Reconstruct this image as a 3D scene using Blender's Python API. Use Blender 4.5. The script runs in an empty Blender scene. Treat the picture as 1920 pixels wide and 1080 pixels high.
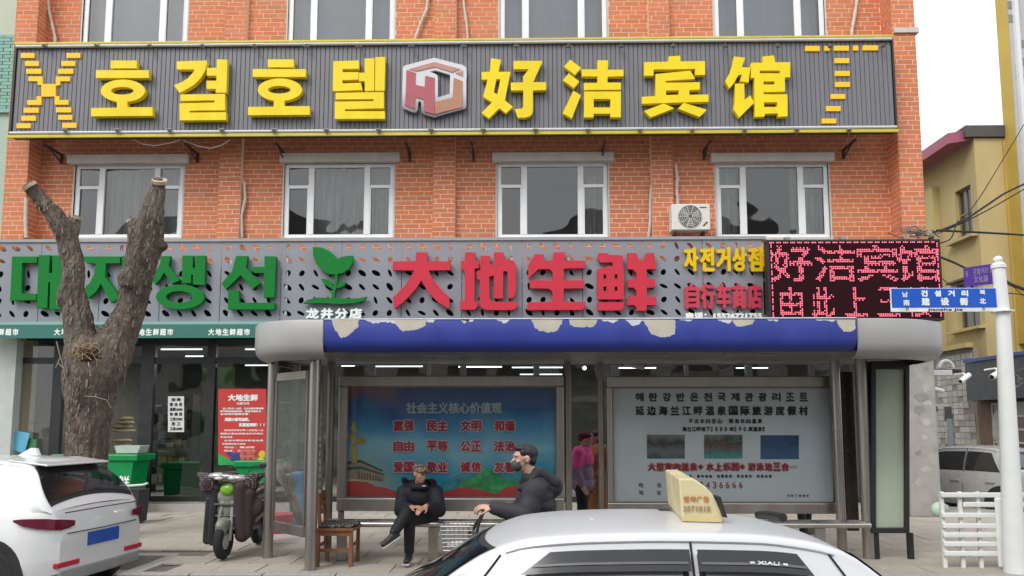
import bpy, bmesh, math, random
from mathutils import Vector, Matrix, noise
from mathutils.geometry import tessellate_polygon
from mathutils.bvhtree import BVHTree
R = math.radians
random.seed(7)
scene = bpy.context.scene
COL = bpy.context.collection

# ---------------------------------------------------------------- camera, sky, sun, exposure
FPX, PITCH, YAW, PYC = 1400.0, math.atan(0.0989), R(0.98), 661.5
cam = bpy.data.cameras.new('camera'); camera = bpy.data.objects.new('camera', cam); COL.objects.link(camera)
camera.location = (0, 0, 1.6); camera.rotation_euler = (R(90) + PITCH, 0, YAW)
cam.sensor_width = 36; cam.lens = FPX / 1920 * 36; cam.shift_y = (PYC - 540) / 1920; cam.clip_start = .05; cam.clip_end = 2000
scene.camera = camera
world = bpy.data.worlds.new('World'); scene.world = world; world.use_nodes = True
wn = world.node_tree; bg = wn.nodes['Background']
sky = wn.nodes.new('ShaderNodeTexSky'); sky.sky_type = 'NISHITA'; sky.sun_disc = False
SUN_EL, SUN_AZ = R(47), R(215)          # sun behind the photographer's left shoulder, veiled by cloud
sky.sun_elevation = SUN_EL; sky.sun_rotation = SUN_AZ; sky.air_density = 1.0; sky.dust_density = 5.0; sky.ozone_density = 1.0
hs = wn.nodes.new('ShaderNodeHueSaturation'); hs.inputs['Saturation'].default_value = .16; hs.inputs['Value'].default_value = 1.0
wn.links.new(sky.outputs[0], hs.inputs['Color'])
deck = wn.nodes.new('ShaderNodeMix'); deck.data_type = 'RGBA'; deck.inputs[0].default_value = .82     # an even layer of cloud over the sky
tcw = wn.nodes.new('ShaderNodeTexCoord'); nzw = wn.nodes.new('ShaderNodeTexNoise'); nzw.inputs['Scale'].default_value = 2.0; nzw.inputs['Detail'].default_value = 5; wn.links.new(tcw.outputs['Generated'], nzw.inputs[0])
rpw = wn.nodes.new('ShaderNodeMix'); rpw.data_type = 'RGBA'; wn.links.new(nzw.outputs[0], rpw.inputs[0]); rpw.inputs[6].default_value = (5.6, 5.9, 6.3, 1); rpw.inputs[7].default_value = (6.9, 7.0, 7.1, 1)
wn.links.new(hs.outputs[0], deck.inputs[6]); wn.links.new(rpw.outputs[2], deck.inputs[7]); wn.links.new(deck.outputs[2], bg.inputs[0]); bg.inputs[1].default_value = .15
sun = bpy.data.lights.new('sun', 'SUN'); sun.energy = 1.0; sun.angle = R(24); sun.color = (1, .96, .9)
suno = bpy.data.objects.new('sun', sun); COL.objects.link(suno)
sd = Vector((math.sin(SUN_AZ) * math.cos(SUN_EL), math.cos(SUN_AZ) * math.cos(SUN_EL), math.sin(SUN_EL)))
suno.rotation_euler = sd.to_track_quat('Z', 'Y').to_euler(); suno.location = (0, 0, 30)
scene.view_settings.view_transform = 'Standard'; scene.view_settings.look = 'None'; scene.view_settings.gamma = 1
scene.view_settings.use_curve_mapping = False; scene.view_settings.exposure = 0.56
scene.render.engine = 'CYCLES'; scene.cycles.max_bounces = 7; scene.cycles.transparent_max_bounces = 16
scene.cycles.caustics_reflective = False; scene.cycles.caustics_refractive = False

# ---------------------------------------------------------------- measuring: photo pixel + depth -> place
_CR = Matrix.Rotation(YAW, 3, 'Z') @ Matrix.Rotation(R(90) + PITCH, 3, 'X')
def W(px, py, D):
    d = _CR @ Vector(((px - 960) / FPX, -(py - PYC) / FPX, -1.0))
    t = D / d.y
    return Vector((0, 0, 1.6)) + d * t
def WG(px, py, z=0.0):
    d = _CR @ Vector(((px - 960) / FPX, -(py - PYC) / FPX, -1.0))
    return Vector((0, 0, 1.6)) + d * ((z - 1.6) / d.z)
def PX(p):
    q = _CR.transposed() @ (Vector(p) - Vector((0, 0, 1.6)))
    if q.z > -.01: return (-9999, -9999)
    return (960 + FPX * q.x / -q.z, PYC - FPX * q.y / -q.z)

# ---------------------------------------------------------------- materials
def lin(h):
    h = h.lstrip('#'); r = []
    for i in (0, 2, 4):
        c = int(h[i:i+2], 16) / 255
        r.append(c / 12.92 if c <= .04045 else ((c + .055) / 1.055) ** 2.4)
    return r
MATS = {}
def mat(name, col, rough=.6, metal=0, spec=.5, var=.12, scale=6, bump=0, bscale=40, dirt=0, dirtcol=(.12, .1, .08), emit=0, coat=0, island=0, rvar=.1, stretch=None, pos=0):
    if name in MATS: return MATS[name]
    if isinstance(col, str): col = lin(col)
    m = bpy.data.materials.new(name); m.use_nodes = True; n = m.node_tree; b = n.nodes['Principled BSDF']
    N = n.nodes.new; L = n.links.new
    tc = N('ShaderNodeTexCoord'); mp = N('ShaderNodeMapping'); L(N('ShaderNodeNewGeometry').outputs['Position'] if pos else tc.outputs['Object'], mp.inputs[0])
    if stretch: mp.inputs['Scale'].default_value = stretch
    no = N('ShaderNodeTexNoise'); no.inputs['Scale'].default_value = scale; no.inputs['Detail'].default_value = 6; L(mp.outputs[0], no.inputs[0])
    rp = N('ShaderNodeMapRange'); rp.inputs[1].default_value = .3; rp.inputs[2].default_value = .7
    rp.inputs[3].default_value = 1 - var; rp.inputs[4].default_value = 1 + var; L(no.outputs[0], rp.inputs[0])
    mx = N('ShaderNodeVectorMath'); mx.operation = 'SCALE'; mx.inputs[0].default_value = col[:3]; L(rp.outputs[0], mx.inputs['Scale'])
    out = mx.outputs[0]
    if island:
        ge = N('ShaderNodeNewGeometry'); oi = N('ShaderNodeObjectInfo'); ad = N('ShaderNodeMath'); ad.operation = 'ADD'
        L(ge.outputs['Random Per Island'], ad.inputs[0]); L(oi.outputs['Random'], ad.inputs[1])
        fr = N('ShaderNodeMath'); fr.operation = 'FRACT'; L(ad.outputs[0], fr.inputs[0])
        r2 = N('ShaderNodeMapRange'); r2.inputs[3].default_value = 1 - island; r2.inputs[4].default_value = 1 + island; L(fr.outputs[0], r2.inputs[0])
        m2 = N('ShaderNodeVectorMath'); m2.operation = 'SCALE'; L(out, m2.inputs[0]); L(r2.outputs[0], m2.inputs['Scale']); out = m2.outputs[0]
    if dirt:
        n2 = N('ShaderNodeTexNoise'); n2.inputs['Scale'].default_value = scale * .35; n2.inputs['Detail'].default_value = 9; n2.inputs['Roughness'].default_value = .65; L(mp.outputs[0], n2.inputs[0])
        r3 = N('ShaderNodeMapRange'); r3.inputs[1].default_value = .48; r3.inputs[2].default_value = .72; r3.inputs[4].default_value = dirt; L(n2.outputs[0], r3.inputs[0])
        mm = N('ShaderNodeMix'); mm.data_type = 'RGBA'; L(r3.outputs[0], mm.inputs[0]); L(out, mm.inputs[6]); mm.inputs[7].default_value = (*dirtcol, 1); out = mm.outputs[2]
    L(out, b.inputs['Base Color'])
    rr = N('ShaderNodeMapRange'); rr.inputs[1].default_value = .3; rr.inputs[2].default_value = .7
    rr.inputs[3].default_value = max(.02, rough - rvar); rr.inputs[4].default_value = min(1, rough + rvar); L(no.outputs[0], rr.inputs[0]); L(rr.outputs[0], b.inputs['Roughness'])
    b.inputs['Metallic'].default_value = metal; b.inputs['Specular IOR Level'].default_value = spec
    if coat: b.inputs['Coat Weight'].default_value = coat; b.inputs['Coat Roughness'].default_value = .06
    if bump:
        nb = N('ShaderNodeTexNoise'); nb.inputs['Scale'].default_value = bscale; nb.inputs['Detail'].default_value = 5; L(mp.outputs[0], nb.inputs[0])
        bp = N('ShaderNodeBump'); bp.inputs['Strength'].default_value = bump; bp.inputs['Distance'].default_value = .01; L(nb.outputs[0], bp.inputs['Height']); L(bp.outputs[0], b.inputs['Normal'])
    if emit:
        b.inputs['Emission Color'].default_value = (*col[:3], 1); b.inputs['Emission Strength'].default_value = emit
    MATS[name] = m; return m
def glass(name, tint=(.8, .85, .85), refl=1.0, rough=.02, wavy=.02, wscale=2.0, ior=1.5, opac=0, dust=(.5, .5, .48)):
    if name in MATS: return MATS[name]
    m = bpy.data.materials.new(name); m.use_nodes = True; n = m.node_tree; N = n.nodes.new; L = n.links.new
    n.nodes.remove(n.nodes['Principled BSDF']); out = n.nodes['Material Output']
    tr = N('ShaderNodeBsdfTransparent'); tr.inputs[0].default_value = (*tint, 1)
    gl = N('ShaderNodeBsdfGlossy'); gl.inputs['Roughness'].default_value = rough
    fr = N('ShaderNodeFresnel'); fr.inputs[0].default_value = ior
    ml = N('ShaderNodeMath'); ml.operation = 'MULTIPLY'; ml.inputs[1].default_value = refl; ml.use_clamp = True; L(fr.outputs[0], ml.inputs[0])
    mix = N('ShaderNodeMixShader'); L(ml.outputs[0], mix.inputs[0]); L(tr.outputs[0], mix.inputs[1]); L(gl.outputs[0], mix.inputs[2])
    last = mix
    if opac:
        df = N('ShaderNodeBsdfDiffuse'); df.inputs[0].default_value = (*dust, 1); m3 = N('ShaderNodeMixShader'); m3.inputs[0].default_value = opac
        L(mix.outputs[0], m3.inputs[1]); L(df.outputs[0], m3.inputs[2]); last = m3
    L(last.outputs[0], out.inputs[0])
    if wavy:
        tc = N('ShaderNodeTexCoord'); no = N('ShaderNodeTexNoise'); no.inputs['Scale'].default_value = wscale; no.inputs['Detail'].default_value = 1; L(tc.outputs['Object'], no.inputs[0])
        bp = N('ShaderNodeBump'); bp.inputs['Strength'].default_value = 1; bp.inputs['Distance'].default_value = wavy; L(no.outputs[0], bp.inputs['Height'])
        L(bp.outputs[0], gl.inputs['Normal']); L(bp.outputs[0], fr.inputs['Normal'])
    MATS[name] = m; return m

# ---------------------------------------------------------------- object helpers
def put(o, parent=None):
    COL.objects.link(o)
    if parent is not None: o.parent = parent
    return o
def wloc(o):
    v = Vector((0, 0, 0))
    while o is not None: v = v + o.location; o = o.parent
    return v
def thing(name, label, cat, loc=(0, 0, 0), group=None):
    o = bpy.data.objects.new(name, None); o.location = loc; o.empty_display_size = .2; put(o)
    o['label'] = label; o['category'] = cat
    if group: o['group'] = group
    return o
def tag(o, label, cat, group=None):
    o['label'] = label; o['category'] = cat
    if group: o['group'] = group
    return o
class MB:
    def __init__(s): s.v = []; s.f = []
    def add(s, vs, fs):
        k = len(s.v); s.v += [tuple(v) for v in vs]; s.f += [tuple(i + k for i in f) for f in fs]; return s
    def box(s, x0, x1, y0, y1, z0, z1):
        return s.add([(x0,y0,z0),(x1,y0,z0),(x1,y1,z0),(x0,y1,z0),(x0,y0,z1),(x1,y0,z1),(x1,y1,z1),(x0,y1,z1)],
                     [(0,3,2,1),(4,5,6,7),(0,1,5,4),(1,2,6,5),(2,3,7,6),(3,0,4,7)])
    def obox(s, c, ax, ay, az):      # oriented box: centre + three half-axis vectors
        c, ax, ay, az = map(Vector, (c, ax, ay, az)); vs = []
        for k in (-1, 1):
            for (i, j) in ((-1,-1),(1,-1),(1,1),(-1,1)): vs.append(c + ax*i + ay*j + az*k)
        return s.add(vs, [(0,3,2,1),(4,5,6,7),(0,1,5,4),(1,2,6,5),(2,3,7,6),(3,0,4,7)])
    def poly(s, pts): return s.add(pts, [tuple(range(len(pts)))])
    def cyl(s, p0, p1, r0, r1=None, n=12, caps=True):
        return s.tube([p0, p1], [r0, r0 if r1 is None else r1], n, caps)
    def tube(s, pts, r, n=8, caps=True, squash=None):
        pts = [Vector(p) for p in pts]; rs = r if isinstance(r, (list, tuple)) else [r] * len(pts)
        vs = []; fs = []; up = None
        for i, p in enumerate(pts):
            t = (pts[min(i+1, len(pts)-1)] - pts[max(i-1, 0)]).normalized()
            if up is None:
                up = Vector((0, 0, 1)) if abs(t.z) < .9 else Vector((1, 0, 0))
            a = t.cross(up).normalized(); b2 = a.cross(t).normalized(); up = b2
            for k in range(n):
                an = 2 * math.pi * k / n; vs.append(p + (a * math.cos(an) + b2 * math.sin(an)) * rs[i])
        for i in range(len(pts) - 1):
            for k in range(n):
                fs.append((i*n+k, i*n+(k+1) % n, (i+1)*n+(k+1) % n, (i+1)*n+k))
        if caps: fs.append(tuple(range(n-1, -1, -1))); fs.append(tuple((len(pts)-1)*n + k for k in range(n)))
        return s.add(vs, fs)
    def ell(s, c, r, nu=12, nv=8, M=None):
        c = Vector(c); vs = []; fs = []
        for j in range(nv + 1):
            th = math.pi * j / nv
            for i in range(nu):
                ph = 2 * math.pi * i / nu
                v = Vector((r[0]*math.sin(th)*math.cos(ph), r[1]*math.sin(th)*math.sin(ph), r[2]*math.cos(th)))
                if M: v = M @ v
                vs.append(c + v)
        for j in range(nv):
            for i in range(nu): fs.append((j*nu+i, (j+1)*nu+i, (j+1)*nu+(i+1) % nu, j*nu+(i+1) % nu))
        return s.add(vs, fs)
    def torus(s, c, Rm, r, axis='y', n=28, m=8, a0=0, a1=2*math.pi):
        c = Vector(c); full = abs(a1 - a0 - 2*math.pi) < 1e-6; pts = []
        vs = []; fs = []; cnt = n if full else n + 1
        for i in range(cnt):
            a = a0 + (a1 - a0) * i / n; ca, sa = math.cos(a), math.sin(a)
            for k in range(m):
                b2 = 2*math.pi*k/m; rr = Rm + r*math.cos(b2); h = r*math.sin(b2)
                v = {'y': (rr*ca, h, rr*sa), 'x': (h, rr*ca, rr*sa), 'z': (rr*ca, rr*sa, h)}[axis]
                vs.append(c + Vector(v))
        for i in range(n if full else n):
            j = (i+1) % cnt
            if not full and i + 1 >= cnt: break
            for k in range(m): fs.append((i*m+k, i*m+(k+1) % m, j*m+(k+1) % m, j*m+k))
        return s.add(vs, fs)
    def prism(s, outer, holes, y0, y1):   # outer/holes are (x, z) lists; front face at y0 towards the camera
        loops = [[Vector((p[0], p[1], 0)) for p in l] for l in [outer] + list(holes)]
        tris = tessellate_polygon(loops); flat = [p for l in loops for p in l]; n = len(flat)
        vs = [(p.x, y0, p.y) for p in flat] + [(p.x, y1, p.y) for p in flat]; fs = []
        for t in tris:
            a, b2, c = (flat[i] for i in t)
            cr = (b2 - a).cross(c - a).z
            if abs(cr) < 1e-12: continue
            t = t if cr > 0 else t[::-1]
            fs.append(tuple(t)); fs.append(tuple(i + n for i in t[::-1]))
        k = 0
        for l in loops:
            m = len(l); ar = sum(l[i].x*l[(i+1) % m].y - l[(i+1) % m].x*l[i].y for i in range(m)); isout = (k == 0)
            for i in range(m):
                a, b2 = k + i, k + (i+1) % m
                f = (a, a+n, b2+n, b2)
                if (ar > 0) != isout: f = f[::-1]
                fs.append(f)
            k += m
        return s.add(vs, fs)
    def rot(s, M, c=(0, 0, 0), i0=0):
        c = Vector(c); s.v[i0:] = [tuple(c + M @ (Vector(v) - c)) for v in s.v[i0:]]; return s
    def build(s, name, m, parent=None, smooth=False, bevel=0, seg=2, sub=0, kind=None, label=None, fixn=True, weld=False):
        me = bpy.data.meshes.new(name); off = wloc(parent) if parent is not None else Vector((0, 0, 0))
        me.from_pydata([tuple(Vector(v) - off) for v in s.v], [], s.f)
        if weld or fixn:
            bm = bmesh.new(); bm.from_mesh(me)
            if weld: bmesh.ops.remove_doubles(bm, verts=bm.verts, dist=1e-4)
            if fixn: bmesh.ops.recalc_face_normals(bm, faces=bm.faces)
            bm.to_mesh(me); bm.free()
        if smooth:
            me.polygons.foreach_set('use_smooth', [True] * len(me.polygons))
        if m is not None:
            for q in (m if isinstance(m, (list, tuple)) else [m]): me.materials.append(q)
        o = put(bpy.data.objects.new(name, me), parent)
        if bevel:
            b = o.modifiers.new('bevel', 'BEVEL'); b.width = bevel; b.segments = seg; b.limit_method = 'ANGLE'; b.angle_limit = R(35)
        if sub:
            b = o.modifiers.new('sub', 'SUBSURF'); b.levels = sub; b.render_levels = sub
        if smooth and not sub:
            try:
                me.set_sharp_from_angle(angle=R(38))
            except Exception: pass
        if kind: o['kind'] = kind
        if label: o['label'] = label
        return o
def bake(o):            # apply modifiers, keep the object
    dg = bpy.context.evaluated_depsgraph_get(); me = bpy.data.meshes.new_from_object(o.evaluated_get(dg)); o.modifiers.clear(); o.data = me; return o
def copy_tree(o, dx, label=None, parent=None):
    c = o.copy(); COL.objects.link(c)
    if parent is not None: c.parent = parent
    else:
        c.location = o.location + Vector(dx)
        if label: c['label'] = label
    for ch in list(o.children): copy_tree(ch, dx, None, c)
    return c
def XZ(pts, D):          # pixel polygon -> (x, z) list on plane y = D
    r = []
    for p in pts:
        w = W(p[0], p[1], D); r.append((w.x, w.z))
    return r
def crop(pts, bx, by, s): return [(bx + p[0] / s, by + p[1] / s) for p in pts]
def rect(x0, y0, x1, y1): return [(x0, y0), (x1, y0), (x1, y1), (x0, y1)]
def oval(cx, cy, rx, ry, n=28): return [(cx + rx*math.cos(2*math.pi*i/n), cy + ry*math.sin(2*math.pi*i/n)) for i in range(n)]
def ppanel(name, pts, D, th, m, parent=None, holes=(), kind=None, bevel=0, label=None):
    return MB().prism(XZ(pts, D), [XZ(h, D) for h in holes], D, D + th).build(name, m, parent, kind=kind, bevel=bevel, label=label)

# text laid out with the built-in face, turned into a mesh and fitted to a box
_tc = {}
def glyph(body, space=1.0):
    k = (body, space)
    if k in _tc: return _tc[k]
    cu = bpy.data.curves.new('t', 'FONT'); cu.body = body; cu.space_character = space; cu.resolution_u = 3
    o = bpy.data.objects.new('t', cu); COL.objects.link(o)
    dg = bpy.context.evaluated_depsgraph_get(); me = bpy.data.meshes.new_from_object(o.evaluated_get(dg))
    vs = [(v.co.x, v.co.y) for v in me.vertices]; fs = [tuple(p.vertices) for p in me.polygons]
    bpy.data.objects.remove(o); bpy.data.curves.remove(cu); bpy.data.meshes.remove(me)
    _tc[k] = (vs, fs); return _tc[k]
def textmb(mb, body, x0, z0, x1, z1, y, bold=0.0, space=1.0, depth=0, mirror=False):
    vs, fs = glyph(body, space)
    if not vs: return mb
    xa = min(v[0] for v in vs); xb = max(v[0] for v in vs); ya = min(v[1] for v in vs); yb = max(v[1] for v in vs)
    offs = [(0, 0)]
    if bold: offs += [(bold, 0), (-bold, 0), (0, bold), (0, -bold)]
    if bold > .015: offs += [(bold*.7, bold*.7), (-bold*.7, bold*.7), (bold*.7, -bold*.7), (-bold*.7, -bold*.7)]
    for i, (ox, oz) in enumerate(offs):
        P = []
        for v in vs:
            u = (v[0] - xa) / max(xb - xa, 1e-6); w = (v[1] - ya) / max(yb - ya, 1e-6)
            if mirror: u = 1 - u
            P.append((x0 + bold + ox + u * (x1 - x0 - 2*bold), y - .0003 * i, z0 + bold + oz + w * (z1 - z0 - 2*bold)))
        if depth:
            from collections import Counter
            ec = Counter(); 
            for f in fs:
                for a in range(len(f)): ec[(f[a], f[(a+1) % len(f)])] += 1
            n = len(P); P2 = P + [(p[0], p[1] + depth, p[2]) for p in P]; F2 = list(fs) 
            for (a, b2), c in ec.items():
                if (b2, a) not in ec: F2.append((a, a+n, b2+n, b2))
            mb.add(P2, F2)
        else: mb.add(P, fs)
    return mb
def ptext(name, body, box, D, m, parent, bold=0.0, space=1.0, depth=0, mirror=False, kind=None):
    a = W(box[0], box[3], D); b = W(box[2], box[1], D)
    if len(body) > 1 and kind is None: kind = 'stuff'
    return textmb(MB(), body, a.x, a.z, b.x, b.z, D, bold, space, depth, mirror).build(name, m, parent, fixn=False, kind=kind)
def blob(prims, voxel=.012, smooth=4):
    """union of rounded shapes -> one continuous smooth skin; returns (verts, faces)"""
    mb = MB()
    for p in prims:
        if p[0] == 'c':
            _, a, b2, ra, rb = p[:5]; a = Vector(a); b2 = Vector(b2); n = max(2, int((b2 - a).length / (min(ra, rb) * .35)) + 1)
            for i in range(n + 1):
                t = i / n; mb.ell(a.lerp(b2, t), [ra + (rb - ra) * t] * 3, 12, 8)
        elif p[0] == 'e': mb.ell(p[1], p[2], 16, 10, p[3] if len(p) > 3 else None)
    me = bpy.data.meshes.new('b'); me.from_pydata(mb.v, [], mb.f); o = bpy.data.objects.new('b', me); COL.objects.link(o)
    r = o.modifiers.new('r', 'REMESH'); r.mode = 'VOXEL'; r.voxel_size = voxel
    if smooth: s_ = o.modifiers.new('s', 'SMOOTH'); s_.iterations = smooth; s_.factor = .5
    dg = bpy.context.evaluated_depsgraph_get(); m2 = bpy.data.meshes.new_from_object(o.evaluated_get(dg))
    out = MB(); out.v = [tuple(v.co) for v in m2.vertices]; out.f = [tuple(q.vertices) for q in m2.polygons]
    bpy.data.objects.remove(o); bpy.data.meshes.remove(me); bpy.data.meshes.remove(m2)
    return out
# ---------------------------------------------------------------- palette
M_BRICK = mat('brick_clay', (.64, .205, .09), .8, var=.07, scale=1.1, island=.09, bump=.1, bscale=120, dirt=.20, dirtcol=(.40, .17, .105), pos=1, stretch=(1, 1, .45))
M_MORTAR = mat('mortar', (.85, .68, .53), .9, var=.10, scale=1.3, dirt=.4, dirtcol=(.5, .38, .29), pos=1, stretch=(1, 1, .4))
M_FRAME = mat('white_upvc', (.88, .89, .90), .4, var=.04)
M_TRIM = mat('cream_render', (.62, .59, .55), .8, var=.08, scale=5, dirt=.25, dirtcol=(.35, .32, .28))
M_PLASTER = mat('plaster_inside', (.30, .29, .27), .9)
M_CURT = mat('curtain_cloth', (.62, .60, .56), .9, var=.35, scale=5, stretch=(3, 1, .25))  # upright tone streaks in the colour paint the shading of the folds
M_CURTD = mat('curtain_brown', (.12, .11, .10), .9, var=.2, scale=9)
M_GLASSW = glass('window_glass', (.66, .70, .70), refl=3.2, wavy=.02, wscale=1.2)
M_GLASST = glass('window_glass_upper', (.8, .84, .86), refl=4, wavy=.004, wscale=1.1)
M_DARKAL = mat('dark_aluminium', (.035, .037, .04), .4, metal=.3, spec=.5)
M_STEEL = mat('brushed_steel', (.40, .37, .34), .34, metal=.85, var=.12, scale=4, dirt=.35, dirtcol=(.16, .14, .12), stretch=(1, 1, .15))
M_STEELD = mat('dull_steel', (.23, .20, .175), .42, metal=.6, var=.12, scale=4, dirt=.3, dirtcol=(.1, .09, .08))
M_BLACK = mat('black_plastic', (.018, .018, .02), .5, var=.2)
M_RUBBER = mat('rubber', (.02, .02, .021), .85, var=.15)
M_WHITE = mat('white_paint', (.75, .76, .76), .45, var=.04, dirt=.12, dirtcol=(.4, .38, .34))
M_CONC = mat('concrete', (.36, .345, .32), .9, var=.12, scale=5, bump=.35, bscale=60, dirt=.5, dirtcol=(.17, .16, .145))
M_TXTW = mat('lettering_white', (.86, .9, .88), .5, var=.02)
M_TXTK = mat('lettering_black', (.02, .022, .03), .6, var=.05)
M_TXTR = mat('lettering_red', (.42, .03, .045), .6, var=.05)

# ---------------------------------------------------------------- ground
RZ = -.17
road = MB().add([(-400, -60, RZ), (400, -60, RZ), (400, 8.26, RZ), (-400, 8.26, RZ)], [(0, 1, 2, 3)]).build('road', mat('asphalt', (.14, .13, .118), .9, var=.2, scale=3, bump=.5, bscale=90, dirt=.45, dirtcol=(.20, .18, .16)), fixn=False)
road['kind'] = 'structure'
bay = MB().box(-60, -4.36, 8.261, 9.449, -.5, RZ - .004).build('parking_bay', mat('bay_concrete', (.34, .31, .27), .9, var=.15, scale=2), fixn=False); bay['kind'] = 'structure'
base = MB().box(-4.352, 9.9, 8.27, 16, -.45, -.03).box(-60, -4.353, 9.455, 15.98, -.44, -.031).build('pavement', mat('paving_joint', (.15, .135, .115), .95, var=.2, scale=8))
base['kind'] = 'structure'
side = MB().add([(9.9, 8.26, RZ - .004), (400, 8.26, RZ - .004), (400, 400, RZ - .004), (9.9, 400, RZ - .004)], [(0, 1, 2, 3)]).build('side_street', MATS['asphalt'], fixn=False); side['kind'] = 'structure'
M_PAVE = mat('paving_stone', (.40, .36, .31), .85, var=.10, scale=5, island=.09, bump=.3, bscale=70, dirt=.35, dirtcol=(.20, .18, .155))
M_KERB = mat('kerb_granite', (.34, .33, .31), .8, var=.14, scale=22, bump=.3, bscale=60)
for k in range(18):
    x = -4.45 + k * .8
    MB().box(x, x + .79, 8.25, 8.39, -.3, .006).build('kerb_stone', M_KERB, base, bevel=.012)
MB().box(-4.45, -4.33, 8.4, 9.44, -.3, .004).build('kerb_stone', M_KERB, base, bevel=.012)
for k in range(9):
    MB().box(-4.34 - k*.8 - .79, -4.34 - k*.8, 9.45, 9.57, -.3, .006).build('kerb_stone', M_KERB, base, bevel=.012)
tiles = []
T = .5
for j in range(14):
    for i in range(-24, 20):
        x = i * T + (T/2 if j % 2 else 0); y = 8.4 + j * T
        if x > 9.3 or y > 14.9 or (x < -4.35 and y < 9.5): continue
        tiles.append((x, y))
def shown(p, m=10):
    q = PX(p); return -m < q[0] < 1920 + m and -m < q[1] < 1080 + m
seen = sorted([t for t in tiles if shown((t[0]+.25, t[1]+.25, 0), 60)], key=lambda t: t[1]*t[1] + t[0]*t[0])[:290]
sset = set(seen); rnd = random.Random(3)
tme = None; rest = MB()
rest.box(-4.33, -4.255, 8.4, 9.44, -.03, .0)
for t in tiles:
    dz = rnd.uniform(-.004, .004)
    if t in sset:
        if tme is None:
            o = MB().box(-.246, .246, -.246, .246, -.03, 0).build('paving_stone', M_PAVE, base, bevel=.005, seg=1); bake(o); tme = o.data
        else:
            o = put(bpy.data.objects.new('paving_stone', tme), base)
        o.location = (t[0] + .25, t[1] + .25, dz); o.rotation_euler = (rnd.uniform(-.006, .006), rnd.uniform(-.006, .006), 0)
    else: rest.box(t[0]+.005, t[0]+.495, t[1]+.005, t[1]+.495, -.03, dz)
rest.build('paving_stone', M_PAVE, base, kind='stuff')
# side pavement beyond and litter-free road paint
g = MB().box(9.75, 9.9, 16.01, 60, -.3, -.02).build('kerb', M_KERB); g['kind'] = 'structure'
grnd = MB().add([(-600, -600, -.52), (600, -600, -.52), (600, 600, -.52), (-600, 600, -.52)], [(0, 1, 2, 3)]).build('ground', mat('far_ground', (.16, .15, .13), .95)); grnd['kind'] = 'structure'

# ---------------------------------------------------------------- brick building
bld = thing('brick_building', 'orange brick three storey building with white framed windows', 'building', (-1, 15, 0))
D0 = 15.0
ZB, ZT = 4.35, 13.4
xL = W(8, 350, 14.62).x; xR = W(1732, 350, 14.55).x
xl2 = W(50, 350, 14.62).x; xr1 = W(1688, 350, 14.55).x
WIN2 = [(138, 308, 342, 446), (532, 306, 738, 446), (932, 304, 1140, 446), (1343, 305, 1555, 446)]
WIN3 = [(157, -75, 353, 86), (541, -75, 740, 86), (937, -75, 1138, 86), (1338, -75, 1545, 86)]
def wbox(r, D=D0):
    a = W(r[0], r[3], D); b = W(r[2], r[1], D); c = W(r[0], r[1], D); d = W(r[2], r[3], D)
    return ((a.x + c.x) / 2, (b.x + d.x) / 2, (a.z + d.z) / 2, (b.z + c.z) / 2)
wins = [wbox(r) for r in WIN2] + [wbox(r) for r in WIN3]
MB().prism([(xl2 - .02, 3.4), (xr1 + .02, 3.4), (xr1 + .02, ZT), (xl2 - .02, ZT)], [[(a, c), (b, c), (b, d), (a, d)] for a, b, c, d in wins], D0, D0 + .3).build('wall', M_MORTAR, bld)
MB().box(xL, xl2, 14.62, 15.3, -.1, ZT).build('pier', M_MORTAR, bld)
MB().box(xr1, xR, 14.55, 15.3, -.1, ZT).build('pier', M_MORTAR, bld)
PILS = []
for (a, b) in ((410, 451), (812, 853), (1222, 1262)):
    x0, x1 = W(a, 340, 14.88).x, W(b, 340, 14.88).x; PILS.append((x0, x1))
    MB().box(x0, x1, 14.88, 15.0, 3.4, ZT).build('pilaster', M_MORTAR, bld)
# the body of the building behind its front
bd = MB(); bd.box(xR - .3, xR - .001, 15.3, 27, 0, ZT); bd.box(xL, xR, 15.3, 27, ZT, ZT + .3); bd.box(xL, xR, 26.7, 27, 0, ZT); bd.box(xL, xL + .3, 15.3, 27, 0, ZT)
bd.box(xL + .3, xR - .3, 18.2, 18.3, 3.6, ZT); bd.box(xL + .3, xR - .3, 15.3, 18.2, 7.75, 7.9); bd.box(xL + .3, xR - .3, 15.3, 26, 3.42, 3.6)
bd.build('body', M_PLASTER, bld)
# bricks
CH, BL, JN, PR = .0975, .315, .015, .004
bricks = []     # centre, half sizes, normal axis
rnd = random.Random(5)
def lay(x0, x1, y, zl, zh, axis='y', sgn=-1, cuts=()):
    j = 0; z = 4.3
    while z < zh:
        z1 = z + CH - JN; off = 0 if j % 2 else -BL / 2
        if j % 4 >= 2: off += BL * .22
        s = x0 + off - (BL if off > 0 else 0)
        while s < x1:
            segs = [(max(s, x0), min(s + BL - JN, x1))]
            for (a, b, c, d) in cuts:
                if z1 > c and z < d:
                    ns = []
                    for (p, q) in segs:
                        if q <= a or p >= b: ns.append((p, q)); continue
                        if p < a: ns.append((p, a))
                        if q > b: ns.append((b, q))
                    segs = ns
            for (p, q) in segs:
                if q - p > .006:
                    if axis == 'y': bricks.append((((p+q)/2, y - PR/2 + .001, (z+z1)/2), ((q-p)/2, PR/2 + .001, (z1-z)/2)))
                    else: bricks.append(((y + sgn*(PR/2 - .001), (p+q)/2, (z+z1)/2), (PR/2 + .001, (q-p)/2, (z1-z)/2)))
            s += BL
        z += CH; j += 1
rev = .03
cuts = [(a - rev, b + rev, c - rev, d + rev) for a, b, c, d in wins]
edges = [xl2] + [v for p in PILS for v in p] + [xr1]
for k in range(0, len(edges), 2): lay(edges[k] + .006, edges[k+1] - .006, 15.0, ZB, ZT, cuts=cuts)
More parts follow.
